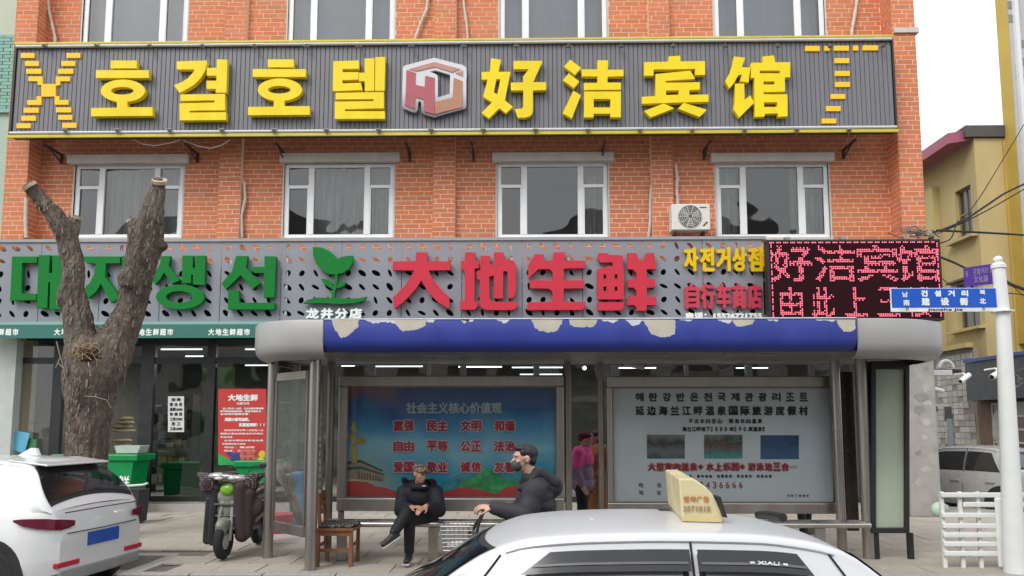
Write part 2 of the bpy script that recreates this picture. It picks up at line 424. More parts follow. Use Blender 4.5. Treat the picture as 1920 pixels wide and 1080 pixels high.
for (a, b) in PILS:
    lay(a, b, 14.88, ZB, ZT)
lay(xL, xl2, 14.62, ZB, ZT); lay(xr1, xR, 14.55, ZB, ZT)
lay(14.625, 14.99, xl2, ZB, ZT, 'x', 1); lay(14.555, 14.99, xr1, ZB, ZT, 'x', -1)
lay(14.555, 15.3, xR, ZB, ZT, 'x', 1)
def score(b):
    q = PX(b[0])
    if not (0 < q[0] < 1920 and 0 < q[1] < 446) or 62 < q[1] < 262: return -1
    return (b[1][0] if b[1][1] < .02 else b[1][1] * .4) * 1000 / (Vector(b[0]) - Vector((0, 0, 1.6))).length ** 1.0
order = sorted(range(len(bricks)), key=lambda i: -score(bricks[i]))
single = set(order[:295]); stuffb = MB(); bmesh_cache = {}
for i, (c, h) in enumerate(bricks):
    if i in single:
        key = (round(h[0], 3), round(h[1], 3))
        if key not in bmesh_cache:
            o = MB().box(-h[0], h[0], -h[1], h[1], -h[2], h[2]).build('brick', M_BRICK); o.parent = bld; bmesh_cache[key] = o.data
        else: o = put(bpy.data.objects.new('brick', bmesh_cache[key]), bld)
        o.location = Vector(c) - bld.location
    else: stuffb.box(c[0]-h[0], c[0]+h[0], c[1]-h[1], c[1]+h[1], c[2]-h[2], c[2]+h[2])
stuffb.build('brick', M_BRICK, bld, kind='stuff')

# windows
def curtain(x0, x1, z0, z1, y, m, parent, amp=.065, wl=.19, seed=0):
    mb = MB(); n = 60; r = random.Random(seed); ph = r.random() * 6; vs = []
    for i in range(n + 1):
        x = x0 + (x1 - x0) * i / n; d = amp * math.sin(ph + x * 6.283 / wl + .7 * math.sin(x * 5))
        vs += [(x, y + d * .5, z0), (x, y + d, z0 + (z1-z0)*.5), (x, y + d * .6, z1)]
    fs = []
    for i in range(n): fs += [(3*i, 3*i+3, 3*i+4, 3*i+1), (3*i+1, 3*i+4, 3*i+5, 3*i+2)]
    mb.add(vs, fs); return mb.build('curtain', m, parent, smooth=True, fixn=False)
def window(k, b, upper):
    x0, x1, z0, z1 = b; y = 15.03; w = x1 - x0; f = .082
    fr = MB()
    fr.box(x0, x1, y, y+.07, z0, z0+f); fr.box(x0, x1, y, y+.07, z1-f, z1); fr.box(x0, x0+f, y+.001, y+.071, z0+f, z1-f); fr.box(x1-f, x1, y+.001, y+.071, z0+f, z1-f)
    ml, mr = x0 + w*.245, x0 + w*.755
    for xm in (ml, mr): fr.box(xm-.06, xm+.06, y-.008, y+.06, z0+f, z1-f)
    zt = z1 - (z1-z0)*.31
    cols = [(x0+f, ml-.06), (ml+.06, mr-.06), (mr+.06, x1-f)]; panes = []
    for ci in (0, 2):
        fr.box(cols[ci][0], cols[ci][1], y+.002, y+.062, zt-.035, zt+.035)
        panes += [(cols[ci][0], cols[ci][1], z0+f, zt-.035), (cols[ci][0], cols[ci][1], zt+.035, z1-f)]
    if k in (0, 1, 2, 3, 4, 5, 6, 7): panes.append((cols[1][0], cols[1][1], z0+f, z1-f))
    # opening sash inside lower side lights
    for ci in (0, 2):
        a, c2 = cols[ci]; fr.box(a, a+.022, y-.004, y+.03, z0+f, zt-.036); fr.box(c2-.022, c2, y-.004, y+.03, z0+f, zt-.036)
    fo = fr.build('window', M_FRAME, bld, bevel=.006)
    for (a, c2, d, e) in panes:
        MB().add([(a-.005, y+.035, d-.005), (c2+.005, y+.035, d-.005), (c2+.005, y+.035, e+.005), (a-.005, y+.035, e+.005)], [(0, 1, 2, 3)]).build('pane', M_GLASST if upper else M_GLASSW, fo, fixn=False)
    # cream reveal
    rv = MB(); t = .03
    rv.box(x0-t, x0, 14.992, 15.2, z0-t, z1+t); rv.box(x1, x1+t, 14.992, 15.2, z0-t, z1+t); rv.box(x0, x1, 14.992, 15.2, z1, z1+t); rv.box(x0-t, x1+t, 14.95, 15.2, z0-t-.02, z0-.001)
    rv.build('window_reveal', M_TRIM, bld)
    r = random.Random(k * 3 + 1)
    m = M_CURT if (k != 2) else M_CURTD
    if upper: curtain(x0+.03, x1-.03, z0, z1, y+.35, mat('curtain_pale', (.55, .58, .62), .9, var=.05), fo, .02, .2, k)
    elif k == 0: curtain(x0+w*.27, x1-.03, z0, z1, y+.3, M_CURT, fo, seed=k)
    elif k == 1: curtain(x0+w*.22, x0+w*.97, z0, z1, y+.3, M_CURT, fo, seed=k)
    elif k == 2: curtain(mr+.1, x1-.03, z0, z1, y+.3, M_CURT, fo, seed=k); curtain(x0, x0+w*.2, z0, z1, y+.3, M_CURTD, fo, seed=k+9)
    else: curtain(x0, x0+w*.22, z0, z1, y+.3, M_CURT, fo, seed=k); curtain(x1-w*.3, x1, z0, z1, y+.3, M_CURT, fo, seed=k+5)
for k, b in enumerate(wins): window(k, b, k >= 4)
for r in ((125, 289, 351, 305), (524, 286, 749, 302), (923, 285, 1151, 301), (1334, 286, 1565, 302)):
    x0, x1, z0, z1 = wbox(r, 14.85)
    MB().box(x0, x1, 14.85, 14.99, z0, z1).build('lintel', mat('lintel_cream', (.66, .60, .56), .7, var=.06, dirt=.2, dirtcol=(.3, .27, .24)), bld, bevel=.01)
# stone band on the right pier
a, b = W(1676, 62, 14.53), W(1720, 54, 14.53); MB().box(a.x, b.x + .02, 14.50, 15.3, a.z, b.z + .02).build('stone_band', M_TRIM, bld)
# air-conditioner hoses and pipes clipped to the wall
M_HOSE = mat('hose_tape', (.62, .55, .48), .7, var=.12, scale=25, dirt=.3, dirtcol=(.35, .3, .25))
def hose(pts, r, y=14.93, label='', m=None):
    P = [W(p[0], p[1], y) for p in pts]; Q = []
    for i in range(len(P)-1):
        for t in range(6): Q.append(P[i].lerp(P[i+1], t/6))
    Q.append(P[-1])
    o = MB().tube(Q, [r * (1 + .12*math.sin(i*2.1)) for i in range(len(Q))], 8).build('pipe', m or M_HOSE, None, smooth=True)
    return tag(o, label, 'pipe')
hose([(84, -40), (92, 20), (103, 70), (104, 95)], .03, 14.9, 'pale taped hose on the brick wall left of the leftmost upper window')
hose([(806, -40), (800, 18), (790, 40), (779, 72), (772, 95)], .032, 14.93, 'pale hose slanting down left of the central upper pilaster')
hose([(866, -40), (870, 10), (875, 45), (879, 95)], .026, 14.93, 'pale hose slanting down right of the central upper pilaster')
hose([(1612, -40), (1604, 20), (1597, 60), (1596, 95)], .035, 14.93, 'pale hose right of the rightmost upper window')
hose([(49, 372), (48, 410), (49, 446)], .035, 14.55, 'pipe on the leftmost brick pier behind the tree limb')
hose([(458, 340), (460, 372), (453, 405), (454, 446)], .028, 14.93, 'taped hose beside the first full pilaster, left of the second window')
hose([(1221, 348), (1219, 380), (1219, 415), (1216, 446)], .028, 14.93, 'taped hose running down between third window and air conditioner')
hose([(1267, 308), (1270, 335), (1269, 360), (1272, 388)], .03, 14.9, 'taped hose dropping from the wall to the top of the air conditioner')
# thin wires under the hotel sign
for pts, lab in (([(250, 262), (268, 270), (290, 273), (318, 268), (338, 262)], 'white wire sagging below the hotel sign, left loop'),
                 ([(344, 263), (372, 274), (395, 278), (415, 272), (432, 262)], 'white wire sagging below the hotel sign, right loop')):
    tag(MB().tube([W(p[0], p[1], 14.5) for p in pts], .012, 6).build('wire', M_WHITE, smooth=True), lab, 'wire')

# air conditioner outside the right window
ac = thing('air_conditioner', 'white outdoor air conditioner unit with round fan on the brick wall by the right window', 'air conditioner', W(1295, 434, 14.6))
a, b = W(1260, 431, 14.45), W(1331, 382, 14.45); yA = 14.45
M_AC = mat('ac_white', (.72, .70, .65), .45, var=.03, dirt=.1, dirtcol=(.4, .37, .32))
MB().box(a.x, b.x, yA, yA + .3, a.z, b.z).build('casing', M_AC, ac, bevel=.015)
cx, cz = W(1294, 406, yA).x, W(1294, 406, yA).z; rr = .235
MB().tube([(cx, yA - .002, cz), (cx, yA + .004, cz)], [rr, rr], 32).build('fan_opening', mat('grille_dark', (.10, .10, .10), .6), ac)
gr = MB()
for q in (.05, .085, .12, .155, .19, .225): gr.torus((cx, yA - .012, cz), q, .0045, 'y', 36, 5)
for k in range(10):
    an = k * math.pi / 5; gr.cyl((cx + .04*math.cos(an), yA - .012, cz + .04*math.sin(an)), (cx + .232*math.cos(an), yA - .012, cz + .232*math.sin(an)), .005, n=5)
gr.build('fan_grille', M_AC, ac, smooth=True)
bl = MB()
for k in range(3):
    an = k * 2.094 + .4; p = Vector((math.cos(an), 0, math.sin(an))); q = Vector((-math.sin(an), 0, math.cos(an)))
    c0 = Vector((cx, yA - .006, cz)); bl.add([c0 + p*.03 - q*.02, c0 + p*.2 - q*.06, c0 + p*.2 + q*.06, c0 + p*.03 + q*.03], [(0, 1, 2, 3)])
bl.build('fan_blade', mat('fan_grey', (.3, .3, .29), .6), ac)
ptext('badge', '▬▬▬', (1312, 388, 1325, 390), yA - .002, M_TXTK, ac)
ptext('badge', '◢◤', (1317, 416, 1328, 424), yA - .002, M_TXTK, ac)
br = MB(); 
for x in (a.x + .08, b.x - .12): br.box(x, x + .04, 14.45, 14.99, a.z - .05, a.z); br.tube([(x+.02, 14.5, a.z-.04), (x+.02, 14.98, a.z-.3)], .015, 6)
br.build('bracket', mat('rust_bracket', (.12, .08, .06), .8), ac)

# ---------------------------------------------------------------- hotel sign board
M_SLAT = mat('grey_slat', (.175, .175, .195), .42, var=.05, scale=2, island=.05, spec=.5, dirt=.2, dirtcol=(.11, .11, .115), stretch=(1, 1, .3))
M_YEL = mat('yellow_acrylic', (.90, .68, .0), .35, var=.05, scale=2, spec=.4, dirt=.22, dirtcol=(.55, .40, .03), stretch=(2, 2, .5))
M_YELS = mat('yellow_trim', (.62, .52, .04), .4, var=.06, dirt=.15, dirtcol=(.3, .3, .1))
M_LED = mat('amber_led', (.9, .48, .0), .35, var=.02, emit=.15)
SD = 14.2
hs_ = thing('hotel_sign', 'long dark grey hotel signboard with yellow Korean and Chinese characters', 'sign', (-1, SD, 7.6))
x0 = W(28, 170, SD).x; x1 = W(1674, 160, SD).x; zt = (W(35, 84, SD).z + W(1672, 76, SD).z)/2; zb = (W(22, 254, SD).z + W(1676, 244, SD).z)/2
MB().box(x0 - .02, x1 + .02, SD + .03, SD + .2, zb - .01, zt + .01).build('back_box', M_DARKAL, hs_)
MB().box(x0 - .04, x1 + .03, SD - .06, SD + .22, zt + .01, zt + .055).build('trim', M_YELS, hs_, bevel=.008)
MB().box(x0 - .06, x1 + .03, SD - .08, SD - .045, zb - .075, zb - .015).build('trim', M_YELS, hs_, bevel=.008)
MB().box(x0 - .05, x0 - .005, SD - .03, SD + .2, zb - .014, zt + .009).build('end_trim', M_DARKAL, hs_)
MB().box(x1 + .005, x1 + .04, SD - .03, SD + .2, zb - .014, zt + .009).build('end_trim', M_DARKAL, hs_)
ns = 196; sw = (x1 - x0) / ns; me = None; rnd = random.Random(1)
for i in range(ns):
    if me is None:
        o = MB().add([(-sw/2+.008, 0, zb), (sw/2-.008, 0, zb), (sw/2-.008, 0, zt), (-sw/2+.008, 0, zt), (-sw/2, .018, zb), (sw/2, .018, zb), (sw/2, .018, zt), (-sw/2, .018, zt)],
                     [(0, 1, 2, 3), (4, 0, 3, 7), (1, 5, 6, 2), (0, 4, 5, 1), (3, 2, 6, 7)]).build('slat', M_SLAT, hs_); me = o.data
        for v in me.vertices: v.co += hs_.location
    else: o = put(bpy.data.objects.new('slat', me), hs_)
    o.location = Vector((x0 + (i+.5)*sw, SD + rnd.uniform(-.002, .002), 0)) - hs_.location
for zz, yy in ((zt - .03, SD - .05), (zb + .03, SD - .06)):
    MB().cyl((x0, yy, zz), (x1, yy, zz), .03, n=10).build('rail', mat('rail_white', (.62, .62, .64), .4, var=.05), hs_, smooth=True)
M_LAMPG = mat('spot_metal', (.33, .32, .32), .35, metal=.7)
def spots(xs, py, up):
    for px in xs:
        c = W(px, py, SD - .1); mb = MB(); s = 1 if up else -1
        mb.cyl((c.x, SD - .06, c.z + .0), (c.x, SD - .12, c.z - s*.05), .011, n=6); mb.cyl((c.x, SD - .12, c.z - s*.05), (c.x, SD - .13, c.z - s*.09), .02, .055, n=10)
        mb.box(c.x - .055, c.x + .055, SD - .15, SD - .11, c.z - s*.09 - .008, c.z - s*.09 + .008)
        mb.build('spot_lamp', M_LAMPG, hs_, smooth=False)
spots([86 + 98*i for i in range(17)], 80, True)
spots([122 + 98*i for i in range(16)], 252, False)
# yellow characters, traced stroke by stroke
CA = lambda pts: crop(pts, 160, 90, 6.857)
CB = lambda pts: crop(pts, 600, 90, 6.857)
CC = lambda pts: crop(pts, 890, 90, 6.857)
CD = lambda pts: crop(pts, 1200, 90, 6.857)
ring = lambda f, cx, cy, rx, ry, cx2, cy2, r2, r3: (f(oval(cx, cy, rx, ry)), [f(oval(cx2, cy2, r2, r3, 20))])
HO = [(CA(rect(325,160,660,260)), []), (CA(rect(135,285,815,385)), []), ring(CA, 483,550,285,145,475,550,145,50), (CA([(405,680),(540,680),(540,762),(865,762),(865,872),(75,878),(75,772),(405,768)]), [])]
GYEOL = [(CA([(1175,172),(1560,160),(1563,190),(1540,290),(1480,390),(1400,470),(1300,530),(1210,575),(1140,478),(1240,440),(1320,385),(1380,320),(1405,275),(1175,275)]), []),
 (CA([(1690,145),(1825,150),(1812,575),(1675,572),(1678,525),(1557,525),(1557,420),(1684,420),(1687,355),(1562,355),(1562,258),(1690,252)]), []),
 (CA([(1222,597),(1795,590),(1797,800),(1340,805),(1340,830),(1810,825),(1808,925),(1212,930),(1212,712),(1660,700),(1660,672),(1220,680)]), [])]
TEL = [(CB([(172,170),(500,160),(500,265),(290,270),(290,310),(495,308),(495,405),(288,412),(288,455),(525,445),(545,540),(165,555)]), []),
 (CB([(575,135),(700,132),(697,550),(575,552),(575,425),(500,425),(500,317),(573,317)]), []), (CB([(710,118),(838,116),(828,550),(706,550)]), []),
 (CB([(200,577),(820,566),(820,775),(320,787),(320,812),(832,812),(832,910),(190,912),(190,690),(690,682),(690,657),(200,660)]), [])]
HAO = [(CC([(208,130),(338,150),(305,305),(460,305),(388,672),(490,755),(400,840),(318,775),(182,905),(88,835),(225,695),(108,628),(165,405),(88,405),(88,310),(192,305)]), [CC([(280,400),(330,400),(292,595),(243,570)])]),
 (CC([(500,165),(875,165),(750,438),(918,440),(918,540),(750,545),(750,800),(738,850),(700,880),(640,895),(555,895),(518,785),(600,780),(625,760),(625,545),(465,545),(465,445),(622,442),(622,370),(695,272),(500,272)]), [])]
JIE = [(CC([(1230,150),(1368,255),(1290,345),(1148,240)]), []), (CC([(1210,325),(1345,430),(1275,515),(1133,415)]), []), (CC([(1268,550),(1365,605),(1250,905),(1130,840)]), []),
 (CC([(1578,158),(1715,158),(1712,280),(1912,278),(1912,362),(1708,368),(1708,445),(1880,445),(1880,535),(1405,540),(1405,450),(1578,448),(1578,366),(1378,365),(1375,275),(1578,275)]), []),
 (CC([(1408,560),(1880,560),(1880,890),(1745,890),(1745,845),(1530,845),(1530,892),(1405,892)]), [CC(rect(1530,655,1745,765))])]
BIN = [(CD([(55,182),(370,174),(368,108),(518,98),(520,172),(838,168),(838,345),(708,345),(708,268),(175,275),(175,355),(55,355)]), []),
 (CD([(200,335),(650,290),(708,395),(330,422),(330,447),(768,440),(768,535),(635,540),(635,602),(880,598),(880,690),(28,715),(25,628),(200,617)]), [CD([(335,547),(498,542),(498,600),(335,605)])]),
 (CD([(305,712),(440,775),(135,892),(55,810)]), []), (CD([(560,704),(860,795),(765,885),(487,780)]), [])]
GUAN = [(CD([(1210,108),(1350,125),(1310,245),(1420,250),(1395,445),(1285,425),(1310,345),(1265,345),(1210,450),(1150,520),(1092,425),(1165,300),(1195,200)]), []),
 (CD([(1222,458),(1340,458),(1345,665),(1420,608),(1465,705),(1275,895),(1205,790),(1222,690)]), []),
 (CD([(1428,190),(1590,187),(1575,110),(1720,95),(1738,184),(1931,182),(1931,375),(1862,378),(1865,560),(1590,567),(1590,595),(1895,595),(1898,878),(1775,885),(1770,840),(1605,845),(1600,882),(1478,885),(1470,385),(1425,385)]),
  [CD(rect(1540,290,1800,325)), CD(rect(1588,428,1730,468)), CD(rect(1595,697,1765,757))])]
def character(parts, D, depth, m, parent, dx=0, dy=0, name='character'):
    mb = MB()
    for i, (o, hl) in enumerate(parts):
        sh = lambda P: XZ([(p[0] + dx, p[1] + dy) for p in P], D)
        mb.prism(sh(o), [sh(h) for h in hl], D - .0008*i, D + depth)
    return mb.build(name, m, parent, fixn=False)
for ch, dx, dy in ((HO, 0, 0), (GYEOL, 0, 0), (HO, 294.3, -2), (TEL, 0, 0), (HAO, 0, 0), (JIE, 0, 0), (BIN, 0, 0), (GUAN, 0, 0)): character(ch, 14.06, .11, M_YEL, hs_, dx, dy)
# dashed figures at both ends
X3 = lambda pts: [(p[0]/3, p[1]/3) for p in pts]
dashes = [(117,298,193,325),(141,343,217,370),(147,387,231,414),(374,298,451,325),(345,343,422,370),(327,387,411,414),
          (133,606,216,633),(120,651,200,678),(93,694,171,720),(315,604,399,631),(327,647,405,673),(350,691,429,718)]
for d in dashes: ppanel('led_dash', X3(rect(*d)), SD - .03, .03, M_LED, hs_)
ppanel('led_dash', X3([(160,430),(239,430),(239,472),(313,472),(313,430),(392,430),(392,456),(337,456),(337,478),(312,482),(312,540),(333,541),(333,562),(384,562),(384,588),(307,588),(307,542),(232,543),(232,589),(153,589),(153,563),(205,563),(205,541),(232,541),(232,476),(211,478),(211,456),(160,456)]), SD - .03, .03, M_LED, hs_)
for d in [(690,258,771,286),(798,259,826,285),(851,257,935,284),(960,256,989,283),(1014,255,1099,282),(854,327,937,354),(857,399,940,426),(859,461,941,488),(833,529,915,555),(807,597,889,624),(783,667,864,693)]:
    ppanel('led_dash', [(1280 + p[0]/3, p[1]/3) for p in rect(*d)], SD - .03, .03, M_LED, hs_)
# hotel emblem
def gmat(name, c0, c1, z0, z1):   # print that runs from one tone to another
    m = mat(name, c0, .35, var=.02); n = m.node_tree; b = n.nodes['Principled BSDF']; N = n.nodes.new; L = n.links.new
    g = N('ShaderNodeNewGeometry'); s = N('ShaderNodeSeparateXYZ'); L(g.outputs['Position'], s.inputs[0]); r = N('ShaderNodeMapRange'); r.inputs[1].default_value = z0; r.inputs[2].default_value = z1
    L(s.outputs[2], r.inputs[0]); x = N('ShaderNodeMix'); x.data_type = 'RGBA'; x.inputs[6].default_value = (*c0, 1); x.inputs[7].default_value = (*c1, 1); L(r.outputs[0], x.inputs[0]); L(x.outputs[2], b.inputs['Base Color']); return m
zlo, zhi = W(800, 222, 14.1).z, W(800, 108, 14.1).z
em = ppanel('emblem', CB([(1470,125),(1700,185),(1840,220),(1880,250),(1886,370),(1880,400),(1880,740),(1870,775),(1465,892),(1330,850),(1303,820),(1298,700),(1280,680),(1262,700),(1258,790),(1240,825),(1200,828),(1075,780),(1055,750),(1065,250),(1090,225)]), 14.1, .06,
       gmat('emblem_silver', (.16, .13, .14), (.66, .66, .68), zlo + .1, zlo + .55), hs_, holes=[CB([(1410,303),(1480,285),(1672,342),(1665,590),(1515,635),(1515,370),(1500,340)])])
for pts, c in (([(1112,280),(1230,320),(1225,470),(1345,500),(1355,355),(1475,385),(1470,850),(1340,815),(1335,660),(1225,630),(1215,780),(1095,735)], (.42,.09,.11)),
               ([(1720,382),(1832,425),(1832,760),(1478,848),(1478,695),(1705,638)], (.44,.20,.12)),
               ([(1470,178),(1805,270),(1700,312),(1480,242),(1235,297),(1145,270)], (.48,.24,.19)), ([(1745,320),(1838,285),(1835,362)], (.48,.24,.19))):
    ppanel('emblem_panel', CB(pts), 14.085, .012, mat('emblem_%d' % int(c[1]*1000), c, .35, var=.05), hs_)
MR = mat('bracket_dark', (.06, .04, .035), .8)
for i, px in enumerate((90, 352, 520, 762, 885, 1133, 1330, 1600)):
    c = W(px, 262, 14.5); mb = MB(); mb.box(c.x-.02, c.x+.02, 14.4, 14.99, zb-.13, zb-.09); mb.box(c.x-.02, c.x+.02, 14.945, 14.985, zb-.3, zb-.13); mb.tube([(c.x, 14.55, zb-.11), (c.x, 14.96, zb-.28)], .018, 6)
    mb.build('bracket', MR, hs_)

# ---------------------------------------------------------------- grocery sign
GD = 14.35
gs = thing('grocery_sign', 'long grey perforated shop sign with green Korean and red Chinese characters', 'sign', (-1.5, GD, 4.6))
M_PANEL = mat('grey_panel', (.265, .28, .32), .45, metal=.1, var=.04, scale=2, dirt=.2, dirtcol=(.16, .16, .17))
zt, zb = W(700, 452, GD).z, W(700, 606, GD).z
rnd = random.Random(11)
rows = [463, 487, 512, 538, 563, 587]; shapes = [(8.5, 3.2, 30), (5.0, 6.2, 20), (9.5, 4.6, 30), (8, 2.8, 60)]
px = 527 - 113*5
while px < 1437:
    pe = min(px + 113, 1437); xa, xb = W(px, 520, GD).x, W(pe, 520, GD).x
    mb = MB(); offs = [o for o in (13, 39, 65, 91) if px + o + 12 < pe]
    cols = [0.0] + [o + 13 for o in offs[:-1]] + [pe - px]
    zr = [452] + [(rows[i] + rows[i+1]) / 2 for i in range(5)] + [606]
    sxx = (xb - xa) / (pe - px)
    for ri, ry in enumerate(rows):
        za, zc = W(700, zr[ri+1], GD).z, W(700, zr[ri], GD).z
        for ci, o in enumerate(offs):
            cx = xa + o * sxx; cz = W(700, ry, GD).z; ax, bx = xa + cols[ci]*sxx, xa + cols[ci+1]*sxx
            sh = shapes[(ci + ri*2 + rnd.randint(0, 1)) % 4]; an = -R(sh[2] + rnd.uniform(-8, 25)); ea, eb = sh[0]*sxx*.95, sh[1]*sxx
            el = [(cx + ea*math.cos(t)*math.cos(an) - eb*math.sin(t)*math.sin(an), cz + ea*math.cos(t)*math.sin(an) + eb*math.sin(t)*math.cos(an)) for t in [2*math.pi*q/12 for q in range(12)]]
            g = .0015 if ci in (0,) else 0
            mb.prism([(ax + (.006 if ci == 0 else 0), za), (bx - (.006 if ci == len(offs)-1 else 0), za), (bx - (.006 if ci == len(offs)-1 else 0), zc), (ax + (.006 if ci == 0 else 0), zc)], [el], GD, GD + .004)
    mb.build('panel', M_PANEL, gs, fixn=False)
    px += 113
xa, xb = W(-40, 520, GD).x, W(1438, 520, GD).x
MB().box(xa, xb, GD - .03, 14.52, zt, zt + .06).build('cap', mat('cap_grey', (.34, .34, .36), .4, var=.05), gs)
MB().box(xa, xb, GD - .01, GD + .03, zb - .05, zb).build('bottom_trim', M_PANEL, gs)
fr = MB()
for q in range(14):
    x = xa + (xb - xa) * (q + .5) / 14; fr.box(x, x + .05, GD + .02, GD + .06, zb, zt)
for z in (zb + .1, (zb + zt)/2): fr.box(xa, xb, GD + .061, GD + .1, z, z + .05)
fr.build('support_frame', mat('galvanised', (.5, .5, .52), .4, metal=.5), gs)
zhh = W(700, 500, GD).z
MB().box(xa, xb, GD + .13, GD + .16, zb, zhh).build('shade_sheet', mat('shade_black', (.012, .012, .016), .9), gs)  # black sheet added to stand in for the shade behind the lower holes
def dotted(name, col, hi):   # sheet metal letters set with rows of small led caps
    m = mat(name, col, .6, var=.08, spec=.25, dirt=.2, dirtcol=tuple(c*.6 for c in col)); n = m.node_tree; b = n.nodes['Principled BSDF']; N = n.nodes.new; L = n.links.new
    g = N('ShaderNodeNewGeometry'); sc = N('ShaderNodeVectorMath'); sc.operation = 'SCALE'; sc.inputs['Scale'].default_value = 1/.028; L(g.outputs['Position'], sc.inputs[0])
    fr_ = N('ShaderNodeVectorMath'); fr_.operation = 'FRACTION'; L(sc.outputs[0], fr_.inputs[0]); mu = N('ShaderNodeVectorMath'); mu.operation = 'MULTIPLY'; mu.inputs[1].default_value = (1, 0, 1); L(fr_.outputs[0], mu.inputs[0])
    ds = N('ShaderNodeVectorMath'); ds.operation = 'DISTANCE'; ds.inputs[1].default_value = (.5, 0, .5); L(mu.outputs[0], ds.inputs[0])
    ls = N('ShaderNodeMath'); ls.operation = 'LESS_THAN'; ls.inputs[1].default_value = .27; L(ds.outputs['Value'], ls.inputs[0])
    src = b.inputs['Base Color'].links[0].from_socket; x = N('ShaderNodeMix'); x.data_type = 'RGBA'; L(ls.outputs[0], x.inputs[0]); L(src, x.inputs[6]); x.inputs[7].default_value = (*hi, 1); L(x.outputs[2], b.inputs['Base Color'])
    return m
M_GREEN = dotted('sign_green', (.0, .17, .02), (.01, .24, .05))
M_RED = dotted('sign_red', (.58, .03, .055), (.68, .06, .10))
G5 = lambda p: crop(p, 0, 440, 6); G6 = lambda p: crop(p, 280, 440, 6); G7 = lambda p: crop(p, 720, 450, 6.75); G8 = lambda p: crop(p, 980, 450, 6.75); G9 = lambda p: crop(p, 560, 450, 6.75)
DAE = [(G5([(135,245),(415,245),(415,315),(245,318),(242,662),(405,665),(405,735),(110,740),(120,600)]), []), (G5([(435,230),(560,230),(548,430),(590,430),(585,232),(700,232),(685,838),(555,838),(565,535),(542,535),(530,823),(412,823)]), [])]
JI = [(G5([(915,245),(1350,245),(1350,320),(1190,322),(1180,470),(1355,712),(1245,765),(1132,550),(1080,640),(990,715),(920,640),(1010,540),(1060,440),(1080,325),(970,318)]), []), (G5(rect(1372,240,1490,815)), [])]
SAENG = [(G6([(130,240),(235,240),(215,350),(345,510),(250,555),(165,425),(120,500),(65,560),(10,480),(80,400),(120,320)]), []),
  (G6([(370,235),(490,235),(485,372),(513,372),(515,235),(630,235),(620,565),(490,560),(490,450),(470,450),(470,545),(365,545)]), []), (G6(oval(345,700,272,138)), [G6(oval(335,700,148,66,20))])]
SEON = [(G6([(975,240),(1105,240),(1085,370),(1250,545),(1160,605),(1025,455),(860,615),(810,550),(930,410)]), []),
  (G6([(1140,360),(1295,362),(1295,240),(1425,245),(1405,705),(1285,705),(1290,430),(1180,430),(1140,395)]), []), (G6([(885,625),(1010,625),(1010,765),(1415,765),(1405,840),(885,840)]), [])]
PLANT = [(G9([(178,88),(240,90),(300,97),(400,145),(450,190),(495,240),(530,220),(590,203),(685,195),(680,290),(630,370),(550,420),(470,435),(380,430),(290,380),(220,300),(185,200)]), []),
  (G9([(460,430),(488,430),(492,500),(480,600),(460,650),(452,740),(415,740),(425,640),(455,540)]), []), (G9([(278,490),(370,495),(425,545),(440,600),(430,625),(360,582),(310,540)]), []), (G9([(480,602),(500,545),(545,525),(605,535),(570,580),(500,612)]), []),
  (G9([(50,800),(120,755),(250,727),(450,735),(650,740),(780,735),(860,715),(820,770),(700,800),(500,810),(300,797),(150,803)]), [])]
DA = [(G7([(405,155),(545,155),(545,270),(840,270),(840,380),(565,385),(590,450),(640,520),(700,600),(770,670),(830,725),(820,870),(680,785),(560,660),(470,510),(400,620),(330,700),(240,790),(130,870),(110,730),(180,665),(260,580),(340,470),(380,385),(110,380),(110,270),(402,268)]), [])]
DI = [(G7([(1025,155),(1155,155),(1155,260),(1205,260),(1205,355),(1147,360),(1145,775),(1190,785),(1190,830),(1150,880),(965,880),(958,778),(1020,770),(1025,420),(1005,378),(970,362),(975,265),(1025,260)]), []),
  (G7([(1220,200),(1340,200),(1340,310),(1390,308),(1390,155),(1515,155),(1520,250),(1600,250),(1640,262),(1665,300),(1672,330),(1670,640),(1650,710),(1620,735),(1570,740),(1562,405),(1548,392),(1510,395),(1505,740),(1388,738),(1390,450),(1330,462),(1335,740),(1370,780),(1690,785),(1685,840),(1660,872),(1620,885),(1290,885),(1240,860),(1212,810),(1210,505),(1180,495),(1170,400),(1220,375)]), [])]
SHENG = [(G8([(150,180),(270,180),(250,262),(380,260),(390,155),(545,155),(522,260),(800,262),(785,355),(520,360),(520,510),(785,510),(770,610),(520,615),(515,782),(800,785),(790,850),(750,885),(60,885),(60,790),(372,780),(380,680),(365,640),(330,615),(90,610),(90,512),(385,510),(380,405),(340,367),(200,365),(70,490),(70,320),(120,240)]), [])]
XIAN = [(G8([(960,165),(1080,165),(1085,185),(1270,195),(1270,350),(1280,362),(1280,750),(945,750),(945,370),(1060,345),(1062,330),(1140,328),(1140,283),(1060,283),(975,280),(945,225)]), [G8(rect(1022,435,1060,490)), G8(rect(1165,435,1200,490)), G8(rect(1022,590,1060,645)), G8(rect(1165,590,1200,645))]),
  (G8([(945,785),(1285,785),(1282,850),(1240,890),(945,890)]), []),
  (G8([(1325,165),(1440,165),(1470,250),(1540,250),(1560,165),(1665,165),(1680,270),(1690,365),(1572,370),(1567,490),(1675,490),(1680,600),(1570,602),(1570,720),(1690,717),(1690,825),(1570,822),(1570,895),(1440,895),(1440,850),(1410,822),(1325,820),(1325,722),(1440,710),(1440,640),(1400,600),(1330,600),(1330,500),(1440,490),(1440,420),(1400,372),(1325,365),(1325,270),(1340,262)]), [])]
for c, m in ((DAE, M_GREEN), (JI, M_GREEN), (SAENG, M_GREEN), (SEON, M_GREEN), (DA, M_RED), (DI, M_RED), (SHENG, M_RED), (XIAN, M_RED)): character(c, 14.22, .09, m, gs)
character(PLANT, 14.22, .09, M_GREEN, gs, name='leaf_emblem')
